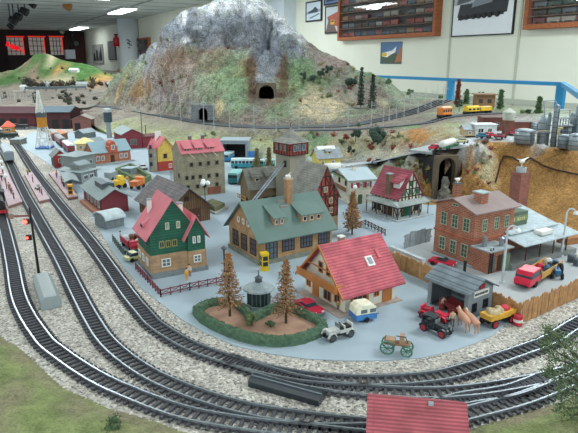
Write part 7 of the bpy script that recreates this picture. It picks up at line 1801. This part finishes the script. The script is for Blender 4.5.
# brewery cart with shafts behind the horses, inside the shed mouth
x, y = G(452, 313); e = empty('horse_cart', x, y, .06, math.radians(-70), 'dark red horse-drawn cart in the mouth of the grey shed', 'cart')
MB().box(-1.8, 1.5, -.8, .8, .9, 1.1).build('cart_bed', flat('8a2c30'), e); m = MB(); m.box(-1.8, 1.5, -.85, -.78, 1.1, 1.6); m.box(-1.8, 1.5, .78, .85, 1.1, 1.6); m.build('cart_sides', flat('6a2428'), e); m = MB(); m.bar((1.4, -.2, .9), (3.6, -.2, 1.2), .06); m.bar((1.4, .2, .9), (3.6, .2, 1.2), .06); m.build('shafts', flat('a02c34'), e)
for xx in (-1.2, 1.0):
    for s in (-1, 1): MB().cylx((xx, s * .95, .6), .6, .15, 16).build('wheel', flat('7a2a2c'), e)

# ================================================================== FAR LEFT: the second table with its green hill
CP.clear()
for u in (-60, -20, 20, 60, 90): cp(u, 107.5, 7.5, 'GB', .2); cp(u, 96, 7.8, 'GB', .25)
for u in (-60, -10, 40, 80, 100): cp(u, 90, 8, 'GB', .2)
for u, v, c in ((-60, 84, 'GN'), (-10, 84, 'GN'), (15, 82, 'GN'), (35, 83, 'BR'), (50, 84, 'TN'), (65, 82, 'TN'), (80, 82, 'GN'), (95, 82, 'OR'), (112, 83, 'BR'), (140, 84, 'GB')): cy(u, v, 520, c, .7)
for u, v, c in ((-60, 76, 'BR'), (-10, 76, 'BR'), (12, 76, 'GN'), (24, 74, 'GP'), (33, 70, 'BR'), (41, 70, 'GZ'), (49, 72, 'GZ'), (57, 70, 'OR'), (66, 72, 'GZ'), (78, 72, 'GZ'), (90, 74, 'GZ'), (104, 78, 'OR'), (114, 80, 'BR'), (140, 82, 'GB')): cy(u, v, 545, c.replace('GZ', 'GN'), .7)
for u, v, c in ((-60, 74, 'BR'), (-10, 72, 'BR'), (8, 72, 'TN'), (18, 68, 'GP'), (26, 63, 'TN'), (31, 58, 'BR'), (35, 54, 'GN'), (45, 53, 'GN'), (53, 56, 'TN'), (60, 60, 'GN'), (75, 62, 'GN'), (90, 65, 'GN'), (104, 71, 'GN'), (116, 75, 'GN'), (140, 80, 'GB')): cy(u, v, 575, c, .5)
for x_, y_, z_, *_ in list(CP)[-15:]: cw(x_ * 1.05, y_ + 40, max(8, z_ * .5), 'GN', .5)
CR['GN'] = np.array(lin('47693a')); CR['GP'] = np.array(lin('6c7d56'))
TX0, TY0, TH_, ZG, CG, RG = make_terrain()
def hill_obj():
    ny, nx = ZG.shape; st = 2; V = []; C = []; Fc = []; ix = {}
    for j in range(0, ny, st):
        for i in range(0, nx, st):
            if np.isnan(ZG[j, i]): continue
            x, y, r = TX0 + i * TH_, TY0 + j * TH_, RG[j, i]
            f = noise.fractal(Vector((x * .06, y * .06, 0)), 1, 2, 5) * r * 3; ix[i, j] = len(V); V.append(((x + 150) * U, (y - 480) * U, (ZG[j, i] + f) * U)); C.append(np.clip(CG[j, i] * (1 + .3 * noise.noise(Vector((x * .1, y * .1, 2)))), 0, 1))
    for (i, j) in ix:
        q = [(i, j), (i + st, j), (i + st, j + st), (i, j + st)]
        if all(p in ix for p in q): Fc.append(tuple(ix[p] for p in q))
    me = bpy.data.meshes.new('green_hill'); me.from_pydata(V, [], Fc); me.update(); ca = me.color_attributes.new('Col', 'FLOAT_COLOR', 'POINT')
    for i, c in enumerate(C): ca.data[i].color = (*c, 1)
    me.materials.append(terrain_mat('far_hill', 22, .3, .7, .006))
    for p in me.polygons: p.use_smooth = True
    o = bpy.data.objects.new('green_hill', me); COL.objects.link(o); o.location = WV(-150, 480, 0); tag(o, 'long green model hill with a tan path, far left behind the yard', 'hill')
hill_obj()
bm_ = []
for i_ in range(3):
    rnd = random.Random(200 + i_); m = MB(); m.ball((0, 0, 1.2), 1.3, (1, 1, .9), 6); tris(m, (0, 0, 1.4), 1.9, 60, .8, rnd); bm_.append(m.mesh('round_bush', [flat('2c3630', .95, .3), flat('3f4438', .95, .3), flat('54483c', .95, .3)][i_]))
rnd = random.Random(5)
for k in range(95):
    if k < 45: u, v, g, s = rnd.uniform(24, 117), rnd.gauss(86, 1.6), 'dark bushes along the foot of the green hill', rnd.uniform(.8, 1.8)
    elif k < 80: u, v, g, s = rnd.uniform(2, 100), rnd.uniform(92, 105), 'bushes on the flat before the green hill', rnd.uniform(.4, 1.1)
    else: u, v, g, s = rnd.uniform(2, 115), rnd.uniform(66, 80), 'bushes on the slope of the green hill', rnd.uniform(.5, 1.1)
    x, y, z = 0, 0, 0
    a = (u - 289) / F; b = (v - 216.5) / F
    for t in range(250, 700, 2):
        x = a * t; y = (CS - b * SN) * t; z = HC - t * (SN + b * CS); g0 = ground(x, y)
        if g0 > 5 and z <= g0: break
    else: continue
    o = bpy.data.objects.new('round_bush', bm_[k % 3]); COL.objects.link(o); o.location = WV(x, y, g0 - .2); o.scale = (s, s, s); o.rotation_euler.z = k; tag(o, 'small dark bush, one of the ' + g, 'bush', g)
def far_hit(u, v):
    a = (u - 289) / F; b = (v - 216.5) / F
    for t in range(250, 700):
        x = a * t; y = (CS - b * SN) * t; z = HC - t * (SN + b * CS); g0 = ground(x, y)
        if g0 > 5 and z <= g0: return x, y, g0
    return *G(u, v, 8), 8
x, y, z = far_hit(25, 91.5); x2, y2, z2 = far_hit(86, 90)
L_ = math.hypot(x2 - x, y2 - y); e = empty('viaduct', x, y, 8, math.atan2(y2 - y, x2 - x), 'long dark blue-grey viaduct deck crossing in front of the green hill', 'viaduct')
MB().box(0, L_, -1.5, 1.5, 1.6, 3.4).build('deck', flat('66747c', .7), e); m = MB()
for k in range(7): m.box(k * L_ / 6 - .5, k * L_ / 6 + .5, -1, 1, -.3, 1.6)
m.build('piers', flat('7a7f7c'), e)
for k_, (u, v, L1, lab, c) in enumerate(((69, 73, 8, 'small white house lying on the slope of the green hill', 'dfe3e4'), (44, 86.5, 5, 'white hut at the foot of the green hill, left', 'd0d6d8'), (76, 87, 10, 'white building at the foot of the green hill, right', 'c3c8c8'), (20, 90, 4, 'white round hut left of the blue-grey viaduct', 'dcdcd8'), (107, 87, 7, 'pale building near the mountain edge, foot of the green hill', 'bfc4c2'))):
    x, y, z = far_hit(u, v); House('far_house', lab, 'house', (x, y), -5, L1, 5, 3, 4.5, 'x', flat(c, .8), flat('d5dadb' if k_ in (0, 3) else 'aab0b0', .8), .3, .3, z=z - .5)
for k in range(16):
    u = 1 + k * 2.6 + random.uniform(-.8, .8); x, y, z = far_hit(u, 102 + random.uniform(-3, 3))
    solo(MB().bar((0, 0, 0), (0, 0, random.uniform(4, 6.5)), .16, .1, 4), 'yard_mast', flat('a9adaa', .7), x, y, z - .2, 0, 'thin pale mast in the far yard before the green hill', 'mast', 'pale masts in the far yard')
